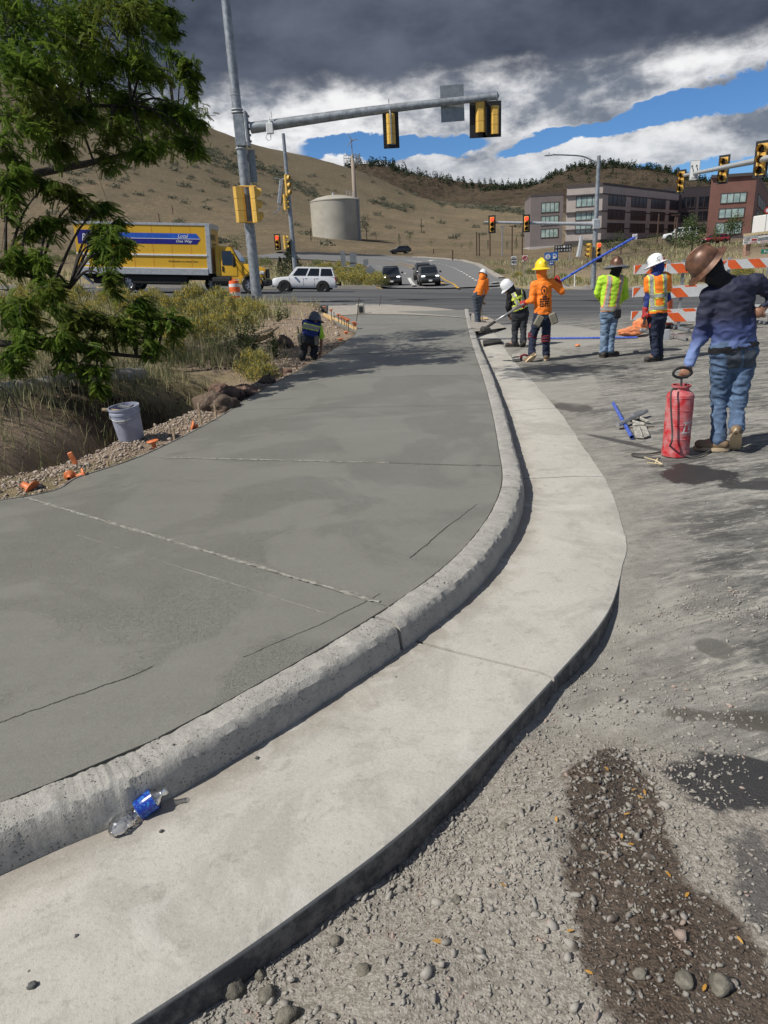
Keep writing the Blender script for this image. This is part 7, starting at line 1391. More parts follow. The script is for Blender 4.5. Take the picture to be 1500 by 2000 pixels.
hp = P(1332, 731, 6.14)-tb_; hz_ = hp[2]
mb = MB(); mb.tube([(0, 0, hS+.02), (hp[0], hp[1], hz_-.04)], .010, 8); mb.lathe([(.045, hS+.03), (.045, hS+.045), (.02, hS+.05)], (0, 0, 0), 14); mb.ob('pump_rod', 'hose', rt)
ring = [hp+np.array([.078*math.cos(a), 0, .046*math.sin(a)*(1 if math.sin(a) > 0 else .9)+.012]) for a in np.linspace(-math.pi/2, 1.5*math.pi, 25)]
mb = MB(); mb.tube(ring[:-1]+[ring[-1]], [.012]*25, 8, cap=False); mb.ob('pump_handle', 'sigk', rt, smooth='all')
def tp(px, py, y_, off=0): return P(px, py, y_)-tb_
hpts = [tp(1322, 760, 6.09), tp(1313, 761, 6.03), tp(1310, 775, 6.01), tp(1311, 810, 6.01), tp(1313, 845, 6.01), tp(1311, 865, 6.0), (G(1300, 879, .02)-tb_), (G(1270, 886, .012)-tb_), (G(1238, 886, .010)-tb_), (G(1236, 889, .010)-tb_), (G(1256, 893, .010)-tb_), (G(1290, 895, .012)-tb_)]
mb = MB(); mb.tube(crom(hpts, 8), .0085, 8); mb.ob('hose', 'hose', rt, smooth='all')
mb = MB(); mb.tube(crom([G(1335, 889, .01)-tb_, G(1350, 892, .01)-tb_, G(1368, 889, .01)-tb_, G(1388, 880, .01)-tb_], 6), .0085, 8); mb.ob('hose', 'hose', rt, smooth='all')
mb = MB(); 
for a_, b_ in (((1258, 893), (1280, 899)), ((1280, 899), (1294, 907)), ((1264, 903), (1292, 907)), ((1284, 896), (1280, 905))): mb.tube([G(*a_, .035)-tb_, G(*b_, .012)-tb_], .006, 6)
mb.ob('spray_wand', 'bone', rt)
# logo wrapped on the cylinder
def wrap(poly, m_=MB, off=.0015): pass
lg = MB(); a0 = R(-66)
def wq(u0, v0, u1, v1, wd):
    n = 8; V = []; d = np.array([u1-u0, v1-v0]); L = np.linalg.norm(d); d /= L; nn = np.array([-d[1], d[0]])*wd/2
    for k in range(n+1):
        for s in (-1, 1): u, v = np.array([u0, v0])+d*(-wd/2+(L+wd)*k/n)+nn*s; a = a0+u/Rr; V.append((Rr*1.012*math.cos(a), Rr*1.012*math.sin(a), v))
    lg.add(V, [(2*i, 2*i+1, 2*i+3, 2*i+2) for i in range(n)])
sh_ = lambda u, v: (u+(v-.25)*.22, v)
for (a, b, c, d, w_) in ((-.055, .315, .060, .315, .012), (-.040, .315, -.040, .225, .014), (-.052, .225, .050, .225, .011), (.058, .315, .058, .228, .008), (.0, .290, .038, .290, .010), (.004, .290, .004, .250, .014), (.0, .250, .032, .250, .010)): wq(*sh_(a, b), *sh_(c, d), w_)
for txt, v, u_, w_ in (('CONCRETE', .200, 0., .098), ('PRO', .172, .022, .05)):
    tv, tf = text_mesh(txt, w_, .015, .2, .0004); V = [((Rr*1.012+.0004)*math.cos(a0+(x+u_)/Rr), (Rr*1.012+.0004)*math.sin(a0+(x+u_)/Rr), v+y) for x, y, z in tv]; lg.add(V, tf)
M['wornw'] = mat('worn_white_print', (.62, .58, .57), .7, var=.25, scale=40); lg.ob('logo_print', 'wornw', body)
for a, dz, h_, w_ in ((-95, .09, .10, .03), (-112, .12, .3, .02), (-80, .4, .12, .035), (-60, .45, .07, .03), (-100, .36, .14, .03)):
    pass
# --- bracket tool with blue tube
q0 = G(1215, 825); rt = empty('float_bracket', q0, label='cement-caked bracket with a hand plate lying on the asphalt left of the red tank', cat='tool'); g_ = lambda px, py, z: G(px, py, z)-q0
mb = MB(); mb.tube([g_(1206, 830, .05), g_(1263, 803, .06)], .022, 10); mb.tube([g_(1234, 812, .055), g_(1252, 805, .06)], .03, 10); mb.ob('tube', 'alum', rt, smooth=40)
mb = MB(); mb.box(g_(1247, 829, .03), (.12, .045, .03), bev=.01); mb.tube([g_(1232, 822, .03), g_(1260, 829, .04)], .015, 6); mb.tube([g_(1250, 816, .03), g_(1266, 824, .02)], .018, 6); mb.ob('bracket', 'cemt', rt)
mb = MB(); mb.prism([g_(1236, 834, .015), g_(1261, 832, .015), g_(1269, 851, .015), g_(1258, 855, .012), g_(1241, 854, .012)], (0, 0, -.006), (0, 0, .006)); pl = mb.ob('hand_plate', 'cemt', rt); mb = MB(); mb.tube([g_(1248, 833, .03), g_(1254, 851, .03)], .009, 6); mb.ob('rib', 'cemt', pl)
mb = MB(); mb.tube([g_(1210, 837, .008), g_(1278, 833, .008)], .006, 6); mb.ob('rod', 'rusty', rt)
q0 = G(1216, 820); o = MB().tube([G(1198, 788, .02)-q0, G(1234, 854, .02)-q0], .020, 12, cap=False).ob('blue_pole', 'bluep', smooth='all', label='short blue pole section lying under the cement-caked bracket', cat='pole'); o.location = tuple(q0)
# --- long pole on the ground and boards by the gutter
q0 = G(1083, 661, .02); o = empty('float_pole', q0, label='long pole, grey then blue, lying across the asphalt behind the workers', cat='pole')
mb = MB(); mb.tube([G(921, 662, .16)-q0, G(1062, 661, .03)-q0], .016, 8); mb.ob('grey_section', 'alum', o); mb = MB(); mb.tube([G(1062, 661, .03)-q0, G(1245, 659, .02)-q0], .021, 8); mb.ob('blue_section', 'bluep', o)
def slab(name, lb, cat, pix, z, t, mt, grp=None):
    c = np.mean([G(*p, z) for p in pix], axis=0); mb = MB(); mb.prism([G(*p, z)-c for p in pix], (0, 0, 0), (0, 0, t)); o = mb.ob(name, mt, label=lb, cat=cat, group=grp); o.location = tuple(c); return o
slab('knee_board', 'dark float board lying on the pale gutter behind the ground pole', 'board', ((943, 669), (978, 665), (980, 671), (944, 677)), .02, .05, 'plank')
slab('wood_plank', 'wooden plank laid across the gutter in front of the far worker', 'plank', ((914, 627), (951, 622), (953, 625), (915, 630)), .03, .04, 'lumber')
slab('kneeling_board', 'grey kneeling board lying just left of the yellow hat worker', 'board', ((1000, 697), (1014, 695), (1016, 705), (1001, 707)), .01, .05, 'cemt')
slab('steel_strip', 'short dark steel strip on the gutter beside the kerb', 'strip', ((918, 676), (930, 674), (932, 682), (920, 684)), .02, .06, 'plank')
slab('metal_bar', 'grey square bar on the ground right of the shovel', 'bar', ((1312, 655), (1340, 660), (1340, 665), (1311, 660)), .01, .06, 'alum')
q = G(1012, 699, .04); mb = MB(); mb.box((0, 0, 0), (.16, .06, .06), bev=.02); mb.tube([(.05, 0, .03), (.12, .02, .05), (.2, 0, .02)], .02, 6); o = mb.ob('red_strap_pad', 'redband', label='dark red strapped pad lying near the kneeling board', cat='knee pad'); o.location = tuple(q)
q = G(1128, 674, .02); lump('rag', tuple(q), .06, 'bag', 'small orange rag on the asphalt between two workers', 'rag', seed=4, flat=.4)
def bagm(): pass
q = P(1235, 648, 15.9); q[2] = .12; o = lump('sand_bag', tuple(q), .32, 'bag', 'orange sand bag slumped over the barricade foot', 'bag', seed=6, flat=.35, sub=3); o.scale = (1.1, .6, 1); q = P(1250, 640, 16.1); q[2] = .26; o = lump('sand_bag', tuple(q), .17, 'bag', 'orange folded top of the sand bag at the barricade foot', 'bag', seed=9, flat=.7, sub=3)
# --- pole and head carried by the yellow hat worker
pts = [P(948, 641, 12.75), P(967, 628, 12.78), P(1017, 597, 12.9), P(1026, 591, 12.91), P(1092, 551, 13.01), P(1160, 509, 13.1), P(1240, 463, 13.2)]
q0 = pts[3]; rt = empty('bull_float', q0, label='long float pole, silver to blue, carried diagonally by the yellow hat worker', cat='float')
mb = MB(); mb.tube([pts[1]-q0, pts[2]-q0], .021, 8); mb.ob('silver_section', 'alum', rt, smooth='all'); mb = MB(); mb.tube([pts[2]-q0, pts[4]-q0], .022, 8); mb.ob('middle_section', 'alum', rt); mb = MB(); mb.tube([pts[4]-q0, pts[5]-q0, pts[6]-q0], .022, 8); mb.ob('blue_section', 'bluep', rt)
mb = MB(); c = pts[0]-q0; mb.box(c+np.array([.0, 0, -.02]), (.16, .16, .10), frame((1, .2, -.1)), bev=.03); mb.tube([c, pts[1]-q0], .026, 8); mb.ob('knuckle', 'plank', rt); mb = MB(); mb.box(c+np.array([.06, .05, -.06]), (.34, .12, .03), frame((1, .3, .05)), bev=.01); mb.ob('blade', 'plank', rt)
mb = MB(); mb.box(pts[6]-q0, (.09, .03, .10), bev=.01); mb.ob('end_tag', 'wornw', rt)
# far worker's shovel, black worker's pole handle
q0 = P(947, 575, 21.0); rt = empty('shovel', q0, label='wooden shovel held by the most distant orange worker', cat='shovel'); mb = MB(); mb.tube([P(950, 562, 21.)-q0, P(940, 600, 21.1)-q0, P(942, 631, 21.3)-q0], .016, 6); mb.ob('handle', 'wood', rt); mb = MB(); mb.box(P(942, 634, 21.3)-q0, (.22, .03, .22), bev=.01); mb.ob('blade', 'rusty', rt)
# --- hand tool of the orange vest worker
q0 = P(1259, 616, 11.95); rt = empty('hand_tool', q0, label='grey and black edging tool in the hands of the orange vest worker', cat='tool'); mb = MB(); mb.tube([P(1262, 612, 11.98)-q0, P(1257, 634, 11.95)-q0], .018, 8); mb.ob('handle', 'sigk', rt); mb = MB(); mb.box(P(1256, 645, 11.95)-q0, (.12, .06, .06), bev=.015); mb.ob('grip', 'alum', rt); mb = MB(); mb.tube([P(1264, 614, 11.95)-q0, P(1276, 620, 12.)-q0, P(1268, 640, 12.)-q0], .022, 8); mb.ob('guard', 'redglove', rt)
# --- type three barricades
def barricade(xa, xb, lab, post, flip, y0=17.0, y1=None, skew=0.):
    A_ = P(xa, 520, y0); B_ = P(xb, 500, y1 or y0); A_[2] = B_[2] = 0; u = B_-A_; L = np.linalg.norm(u); u /= L; n_ = np.array([u[1], -u[0], 0]); rt = empty('barricade', A_, label=lab, cat='barricade')
    for zc in (1.40, .90, .38):
        c = u*L/2+UPV*zc+n_*.06; Fm = np.column_stack([u, -n_, UPV]); mb = MB(); mb.box(c, (L, .03, .205), Fm); rl = mb.ob('rail', 'offw', rt); k = 0; s = -.3; ms = MB()
        while s < L:
            sg_ = 1 if (s < L*.42) != flip else -1
            P4 = [(s, -.1), (s+.27, -.1), (s+.27+.2*sg_, .1), (s+.2*sg_, .1)]
            P4 = [(min(max(a, .012), L-.012), b) for a, b in P4]; ms = MB(); ms.prism([u*a+UPV*(zc+b*.98)+n_*.077 for a, b in P4][::1], (0, 0, 0), tuple(n_*.002)); ms.ob('stripe', 'opl2', rl); s += .56
    for t in post:
        mb = MB(); mb.box(u*L*t+UPV*.78, (.055, .055, 1.56), Fm); mb.ob('upright', 'galv', rt); mb = MB(); mb.box(u*L*t+UPV*.04, (1.2, .055, .06), np.column_stack([n_, u, UPV])); mb.ob('foot', 'galv', rt)
    return rt
barricade(1237, 1402, 'orange and white striped barricade at left, partly behind the orange vest worker', (.16, .60), False, 16.9)
barricade(1403, 1580, 'orange and white striped barricade at the right edge behind the big worker', (.12, .65), True, 16.9)
barricade(1300, 1420, 'lower striped barricade set closer, its rails slanting behind the tank worker', (.05, .9), True, 15.9)
def drum(p, lab, s=1.):
    rt = empty('traffic_drum', p, label=lab, cat='drum'); prof = [(.29, .10), (.285, .16), (.275, .30), (.262, .31), (.262, .50), (.255, .51), (.25, .70), (.238, .71), (.236, .88), (.23, .90), (.225, .98), (.16, 1.0), (.01, 1.0)]
    mb = MB(); mb.lathe(prof, (0, 0, 0), 28, cap=False); b_ = mb.ob('drum_body', 'opl2', rt, smooth=30)
    for z0, z1, r0, r1 in ((.325, .475, .268, .264), (.725, .865, .243, .240)): mb = MB(); mb.lathe([(r0, z0), (r1, z1)], (0, 0, 0), 28, cap=False); mb.ob('white_band', 'offw', b_, smooth='all')
    mb = MB(); mb.lathe([(.36, 0), (.36, .05), (.30, .10), (.01, .10)], (0, 0, 0), 20, cap=False); mb.ob('rubber_base', 'plank', rt); mb = MB(); mb.tube([(-.08, 0, .98), (-.06, 0, 1.07), (.06, 0, 1.07), (.08, 0, .98)], .02, 6); mb.ob('handle', 'opl2', rt); rt.scale = (s, s, s)
q = G(1330, 648); drum((q[0], 17.6, 0), 'orange and white traffic drum behind the barricade by the shovel', .92)
q = P(460, 581, 34.4); drum((q[0], 34.4, float(roadz(q[0], 34.4))), 'orange and white traffic drum by the road in front of the yellow truck')
q0 = G(1296, 664); rt = empty('shovel', q0, label='wooden-handled shovel standing upright right of the orange vest worker', cat='shovel'); yy_ = q0[1]; mb = MB(); mb.tube([P(1300, 598, yy_)-q0, P(1297, 648, yy_)-q0], .019, 8); mb.ob('handle', 'lumber', rt); mb = MB(); mb.tube([P(1297, 630, yy_-.01)-q0, P(1296.5, 652, yy_-.01)-q0], .024, 8); mb.box(np.array([.0, -.02, .09]), (.23, .03, .26), bev=.02); mb.ob('blade', 'galv2', rt)
# --- signs
def post_sign(px, pyb, pyt, y_, lab, panels, cat='sign', wpost=.05, z0=None):
    b_ = P(px, pyb, y_); rt = empty('road_sign', b_, label=lab, cat=cat); t_2 = P(px+(958-px)*-(pyb-pyt)/3900., pyt, y_)-b_; mb = MB(); mb.tube([(0, 0, -.6), (0, 0, t_2[2])], wpost/2, 6); mb.ob('post', 'galv', rt)
    for cx, cy, w_, h_, m_, nm in panels: q = P(cx, cy, y_-.08)-b_; mb = MB(); mb.box(q, (w_, .015, h_), bev=0); mb.ob(nm, m_, rt)
    return rt, b_
s_ = 72*.955/FPX
rt, b_ = post_sign(1002.5, 541, 502, 72., 'SPEED LIMIT 40 sign on the right verge of the hill road', [(1003.5, 504, 9*s_, 7*s_, 'offw', 'plate'), (1003.5, 511.5, 11.5*s_, 11.5*s_, 'offw', 'plate')]); mb = MB(); q = P(1003.5, 511.8, 71.9)-b_-np.array([0, .01, 0]); add_text(mb, '40', q, (1, 0, 0), UPV, 8.5*s_, 6.5*s_); add_text(mb, 'SPEED', P(1003.5, 503, 71.9)-b_, (1, 0, 0), UPV, 7*s_, 2.2*s_); add_text(mb, 'LIMIT', P(1003.5, 506, 71.9)-b_, (1, 0, 0), UPV, 7*s_, 2.2*s_)
for a, b, c, d in ((0, 5.5, 11, .5), (0, -5.5, 11, .5), (5.5, 0, .5, 11), (-5.5, 0, .5, 11)): mb.box(q+np.array([a*s_, 0, b*s_]), (c*s_, .01, d*s_))
mb.ob('lettering', 'black', rt)
rt, b_ = post_sign(1024.5, 546, 499, 72., 'round-symbol no parking sign right of the 40 sign', [(1025.5, 504.5, 9.5*s_, 11*s_, 'offw', 'plate')]); q = P(1025.5, 504.5, 71.9)-b_; mb = MB(); mb.tube([q+np.array([math.cos(a), 0, math.sin(a)])*4*s_ for a in np.linspace(0, 6.283, 17)], .04, 6, cap=False); mb.tube([q+np.array([-2.8, 0, 2.8])*s_, q+np.array([2.8, 0, -2.8])*s_], .04, 6); mb.ob('red_ring', 'redglove', rt); mb = MB(); add_text(mb, 'P', q, (1, 0, 0), UPV, 2.8*s_, 4.6*s_); mb.ob('lettering', 'black', rt)
M['sblue'] = mat('service_sign_blue', (.02, .12, .42), .45)
rt, b_ = post_sign(1076, 545, 494, 70., 'pair of blue food and fuel service signs with an arrow plate', [(1070, 501.5, 12.5*s_, 15*s_, 'sblue', 'food_panel'), (1083.3, 500.5, 12.5*s_, 15*s_, 'sblue', 'fuel_panel'), (1077, 514.5, 9*s_, 6.5*s_, 'sblue', 'arrow_plate')])
mb = MB(); q = P(1070, 501.5, 69.88)-b_; mb.lathe([(4.8*s_, 0), (4.8*s_, .01)], q, 20, zframe((0, -1, 0))); q2 = P(1083, 500.5, 69.88)-b_; mb.box(q2+np.array([-.5*s_, 0, 0]), (5*s_, .01, 9*s_)); mb.tube([q2+np.array([2.4, 0, -3])*s_, q2+np.array([3.6, 0, -2])*s_, q2+np.array([3.4, 0, 3])*s_], .03, 5); q3 = P(1077, 514.5, 69.88)-b_; mb.box(q3+np.array([.5*s_, 0, 0]), (5*s_, .01, 1.2*s_)); mb.add([q3+np.array([-1.6, -.1, 2])*s_, q3+np.array([-3.6, -.1, 0])*s_, q3+np.array([-1.6, -.1, -2])*s_], [(0, 1, 2)]); mb.ob('symbols', 'offw', rt)
mb = MB(); mb.box(q+np.array([-1.3*s_, -.02, 0]), (.7*s_, .01, 6.5*s_)); mb.box(q+np.array([1.3*s_, -.02, 0]), (.9*s_, .01, 6.5*s_)); mb.box(q2+np.array([-.5*s_, -.02, 2*s_]), (3*s_, .01, 2.4*s_)); mb.ob('symbol_detail', 'sblue', rt)
# median signs seen from the back
yy = 74.; s_ = yy*.955/FPX
rt, b_ = post_sign(680, 548, 520, yy, 'twin grey sign backs on a cross bar in the median brush', [(670, 504, 9*s_, 26*s_, 'signback', 'panel'), (689.5, 504, 13*s_, 20*s_, 'signback', 'panel'), (689, 517, 11*s_, 7*s_, 'signback', 'panel')]); mb = MB(); mb.tube([P(668, 520.5, yy)-b_, P(690, 520, yy)-b_], .05, 6); mb.tube([P(670, 494, yy)-b_, P(671, 521, yy)-b_], .04, 6); mb.tube([P(688, 493, yy)-b_, P(689, 521, yy)-b_], .04, 6); mb.ob('cross_bar', 'galv2', rt)
post_sign(717, 555, 507, yy, 'small square grey sign back standing left of the waiting cars', [(714.5, 512, 9.5*s_, 10.5*s_, 'signback', 'panel')])
b_ = P(723, 552, 72.); rt = empty('road_sign', b_, label='grey diamond sign back low in the brush left of the waiting cars', cat='sign'); q = P(723.5, 528, 71.9)-b_; r_ = 9.5*72*.955/FPX; mb = MB(); mb.prism([q+np.array([0, 0, r_]), q+np.array([r_, 0, 0]), q+np.array([0, 0, -r_]), q+np.array([-r_, 0, 0])], (0, 0, 0), (0, .02, 0)); mb.ob('panel', 'signback', rt)
for dx in (-.25, .25): mb = MB(); mb.tube([(dx, .03, -.5), (dx, .03, q[2]+.2)], .03, 5); mb.ob('post', 'rusty', rt)
b_ = P(1122, 561, 57.); rt = MB().tube([(0, 0, -.1), (0, 0, .98)], .05, 8).lathe([(.12, -.1), (.12, .04), (.05, .06)], (0, 0, 0), 10).ob('marker_post', 'white', label='white flexible marker post on the far kerb left of the light pole', cat='post'); rt.location = tuple(b_)
# black banner sign, leaning mast, monument sign, green plate
b_ = P(1099, 494, 96.); s_ = 96*.955/FPX; rt = empty('banner_sign', b_, label='black sign board with white lettering on the slope before the offices', cat='sign'); q = P(1099.5, 485.5, 96.)-b_; mb = MB(); mb.box(q, (33*s_, .1, 13*s_), frame((1, 0, .03))); mb.ob('board', 'black', rt); mb = MB()
for (t, dx, dz, w_) in (('FIRESIDE', -8, 3, 13), ('SUITES', 8, 3.2, 12), ('leasing', -8, -3, 13), ('OPEN NOW', 8, -2.8, 13)): add_text(mb, '= = =', q+np.array([dx*s_, -.06, dz*s_]), (1, 0, .03), UPV, w_*s_, 2.6*s_)
mb.lathe([(2.2*s_, 0), (2.2*s_, .02)], q+np.array([2*s_, -.07, 3.5*s_]), 12, zframe((0, -1, 0))); mb.ob('white_marks', 'offw', rt)
for dx in (-14, 14): mb = MB(); mb.tube([(dx*s_, 0, -1), (dx*s_, 0, q[2])], .06, 5); mb.ob('post', 'galv', rt)
b_ = P(1130, 494, 100.); mb = MB(); t_2 = P(1135, 461, 100.)-b_; mb.tube([(0, 0, -.5), t_2*.5+np.array([.1, 0, 0]), t_2], [.35, .3, .18], 6); o = mb.ob('leaning_column', 'galv2', label='pale leaning column standing before the beige office block', cat='column'); o.location = tuple(b_)
M['brickm'] = mat('tan_brick', (.40, .25, .18), .9, var=.2, scale=3); yy = 78.; s_ = yy*.955/FPX; b_ = P(1459, 482, yy); rt = empty('monument_sign', b_, label='multi-panel shop directory sign with a brick pier at the right edge', cat='sign'); mb = MB(); mb.box((0, 0, .1), (9*s_, .6, 26*s_+.6), bev=.02); mb.ob('pier', 'brickm', rt)
for i, (x0, x1, y0_, y1_, m_) in enumerate(((1453.5, 1500, 454, 459, 'bone'), (1453, 1479, 461, 465, 'galv2'), (1452.5, 1479, 466, 470.5, 'offw'), (1452, 1479, 471, 476, 'offw'), (1480.5, 1510, 459, 463, 'offw'), (1480.5, 1510, 464, 468.5, 'galv'), (1480, 1510, 469.5, 474, 'offw'))):
    q = P((x0+x1)/2, (y0_+y1_)/2, yy-.5)-b_; mb = MB(); mb.box(q, ((x1-x0)*s_, .12, (y1_-y0_)*s_), frame((1, 0, .06))); mb.ob('sign_panel', m_, rt)
mb = MB(); add_text(mb, 'CAFE', P(1459, 468.3, yy-.6)-b_, (1, 0, .06), UPV, 10*s_, 3*s_); add_text(mb, 'MORE', P(1457, 473.5, yy-.6)-b_, (1, 0, .06), UPV, 7*s_, 2*s_); mb.ob('lettering', 'black', rt); mb = MB(); add_text(mb, 'CLEANERS', P(1471, 473.2, yy-.6)-b_, (1, 0, .06), UPV, 15*s_, 3*s_); add_text(mb, 'LIQUOR', P(1494, 471.6, yy-.6)-b_, (1, 0, .06), UPV, 18*s_, 3*s_); mb.box(P(1473, 468, yy-.58)-b_, (10*s_, .02, 3*s_)); mb.ob('lettering', 'redglove', rt)
M['sgreen'] = mat('street_sign_green', (.02, .22, .14), .5); q = P(1497, 491, 30.); mb = MB(); mb.box((0, 0, 0), (.42, .02, .17), frame((1, -.1, 0))); o = mb.ob('street_sign', 'sgreen', None, label='green street name plate at the right edge above the barricade', cat='sign'); o.location = tuple(q); mb = MB(); add_text(mb, 'Rd', (0, -.02, 0), (1, -.1, 0), UPV, .2, .09); mb.ob('lettering', 'offw', o); mb = MB(); mb.tube([(.15, .05, .1), (.15, .05, -q[2])], .03, 6); mb.ob('post', 'galv', o)
# white box truck at the right edge, stop-like disc and small posts
b_ = P(1500, 452, 100.); s_ = 100*.955/FPX; rt = empty('parked_truck', b_, label='white box truck cut by the right edge in front of the offices', cat='truck'); mb = MB(); mb.box((.9, 0, .9), (3.2, 6, 2.4), bev=.1); mb.ob('cargo_box', 'white', rt); mb = MB(); mb.box((.9, -3.02, 1.5), (1.6, .02, .3)); mb.box((.7, -3.02, .9), (1.9, .02, .2)); mb.ob('blue_marks', 'sblue', rt); mb = MB(); mb.box((1.5, 0, -.45), (2.2, 6, .5)); mb.ob('chassis', 'under', rt); wheel(rt, (.8, -2.6, -.5), .45, .3, -1)
b_ = P(1499, 411, 98.); mb = MB(); mb.lathe([(.42, 0), (.42, .04)], (0, 0, 0), 16, zframe((0, -1, 0))); o = mb.ob('round_sign', 'redglove', label='round red sign disc at the right edge before the red building', cat='sign'); o.location = tuple(b_); mb = MB(); mb.lathe([(.25, .045), (.25, .05)], (0, 0, 0), 16, zframe((0, -1, 0))); mb.ob('disc_centre', 'offw', o); mb = MB(); mb.tube([(.0, .05, 0), (0, .05, -5)], .05, 6); mb.ob('post', 'galv', o)
for i, (px, yb, yt_, yy) in enumerate(((957, 490, 452, 150), (981, 490, 442, 150), (1000, 492, 442, 150), (1020, 490, 443, 150), (931, 490, 453, 150), (936, 490, 457, 150), (823, 447, 427, 260), (607, 462, 446, 200), (1316, 466, 420, 120), (1320, 468, 424, 118), (1284, 462, 418, 130), (312, 436, 417, 230), (339, 425, 400, 260), (847, 500, 486, 170), (884, 498, 488, 140), (1083, 542, 512, 68.))):
    q = P(px, yb, yy); h = P(px, yt_, yy)[2]-q[2]; mb = MB(); mb.tube([(0, 0, -1), (0, 0, h)], .13 if yy > 100 else .05, 6); 
    if i in (1, 2, 8): mb.box((.0, 0, h), (1.2, .3, .15))
    o = mb.ob('utility_pole', 'rusty' if i != 1 else 'galv', label='thin dark pole standing far off beyond the road', cat='pole', group='thin distant poles'); o.location = tuple(q)
# --- left side: bucket, caps, stakes, form, wattle
yb = 7.35; q0 = P(262, 884, yb); q0[2] = Z1(q0[0], q0[1]-.05)+.015; tp_ = P(247, 812, yb)-q0; ax = tp_/np.linalg.norm(tp_)*.365; ax[1] = -.03; Fz = zframe(ax); hb = .355; rt = empty('bucket', q0, label='grey-blue plastic bucket of hand tools leaning on the gravel shoulder', cat='bucket')
mb = MB(); mb.lathe([(.001, .0), (.128, .0), (.132, .01), (.150, hb*.80), (.156, hb*.80), (.157, hb*.86), (.151, hb*.87), (.153, hb*.93), (.160, hb*.94), (.161, hb), (.150, hb), (.148, hb*.9), (.126, .02), (.001, .018)], (0, 0, 0), 36, Fz, cap=False); bk = mb.ob('pail', 'pail', rt, smooth=30)
mb = MB(); hpz = [Fz@np.array([.160*math.cos(a), .165*math.sin(a), hb*.86-.07*math.sin((a-R(170))/R(200)*math.pi)]) for a in np.linspace(R(170), R(370), 14)]; mb.tube(hpz, .003, 6); mb.tube([hpz[6]-Fz@np.array([.04, 0, 0]), hpz[7]+Fz@np.array([.02, 0, 0])], .011, 8); mb.ob('wire_handle', 'alum', rt)
rc = empty('trowel', q0+Fz@np.array([0, 0, hb]), label='wooden-handled trowel sticking out of the bucket', cat='trowel'); mb = MB(); mb.tube([Fz@np.array([-.03, 0, -.05]), P(200, 800, yb)-(q0+Fz@np.array([0, 0, hb]))], [.014, .019], 8); mb.ob('handle', 'wood', rc); mb = MB(); mb.box(Fz@np.array([.02, -.02, -.04]), (.20, .07, .01), Fz@np.array([[.9, 0, -.4], [0, 1, 0], [.4, 0, .9]])); mb.ob('blade', 'rusty', rc)
mb = MB(); mb.box((0, 0, 0), (.16, .10, .012), frame((.8, .2, -.45))); mb.tube([(-.05, 0, .03), (.05, .0, .0)], .015, 6); o = mb.ob('hand_float', 'alum', label='small metal hand float lying in the mouth of the bucket', cat='float'); o.location = tuple(q0+Fz@np.array([.03, -.03, hb-.02]))
def capmesh():
    mb = MB(); mb.lathe([(.018, 0), (.02, .04), (.024, .045), (.052, .055), (.056, .062), (.05, .068), (.01, .07)], (0, 0, 0), 14, cap=False); return mb.mesh('stake_cap', 'oplast', 40)
CM = capmesh()
for i, (px, py, rx, ry, s) in enumerate(((45, 952, .2, 2.1, 1.25), (143, 930, .1, 3.0, .9), (150, 938, 1.4, .4, .9), (136, 942, 1.2, 1.1, .8), (303, 880, .1, .1, .9), (387, 838, 1.2, .2, .8))):
    q = GT(px, py, 4.5, 12); o = link('stake_cap', CM, label='loose orange plastic stake cap lying on the gravel shoulder', cat='cap', group='loose orange stake caps', loc=(q[0], q[1], q[2]+.03)); o.rotation_euler = (rx, ry, i); o.scale = (s*1.25,)*3
q = GT(146, 915, 4.5, 12); mb = MB(); mb.box((0, 0, 0), (.045, .03, .12), frame((1, .2, .3)), bev=.005); o = mb.ob('orange_wedge', 'oplast', label='orange plastic wedge on top of the loose caps', cat='wedge'); o.location = (q[0], q[1], q[2]+.10)
for i, (px, py, h, m_) in enumerate(((341, 862, .14, 'wood'), (393, 832, .27, 'wood'), (422, 817, .17, 'wood'), (212, 917, .08, 'wood'), (444, 802, .1, 'rusty'), (472, 784, .14, 'rusty'), (528, 748, .15, 'rusty'), (540, 741, .15, 'rusty'), (552, 735, .14, 'rusty'), (580, 722, .12, 'rusty'))):
    q = GT(px, py, 5, 16); mb = MB(); mb.box((0, 0, h/2-.05), (.028, .012, h+.1), frame((1, -.4, 0)), bev=.002); o = mb.ob('form_stake', m_, label='thin wooden stake driven beside the form edge near the bucket' if m_ == 'wood' else 'thin rusty stake beside the form edge near the boulders', cat='stake', group='stakes along the form edge'); o.location = (q[0], q[1], q[2])
# form edging strip all along the slab
fo = offset(FORM, .0); sel = fo[(fo[:, 1] < 20.2)]; mb = MB(); t = np.gradient(sel, axis=0); nn = np.column_stack([-t[:, 1], t[:, 0]]); nn /= np.linalg.norm(nn, axis=1)[:, None]; V = []
for a, n_ in zip(sel, nn): V += [(*(a+n_*.002), .0), (*(a+n_*.002), .155), (*(a+n_*.022), .155), (*(a+n_*.022), .0)]
mb.add(V, [(4*i+k, 4*i+4+k, 4*i+5+k, 4*i+1+k) for i in range(len(sel)-1) for k in range(3)]); M['formw'] = mat('stained_form_board', (.20, .185, .16), .9, var=.35, scale=6); mb.ob('form_board', 'formw', label='long bent form strip holding the left edge of the wet slab', cat='form board')
FB = [(633.6, 620), (655, 630), (676, 641), (697, 651)]
for i in range(3):
    a = G(*FB[i], .05); b = G(*FB[i+1], .05); d = b-a; mb = MB(); mb.prism([a, b, b+UPV*.17, a+UPV*.17], (0, 0, 0), (-.05, .02, 0)); o = mb.ob('form_board', 'lumber', label='pale lumber form board on edge under the row of orange caps', cat='form board', group='pale lumber form boards')
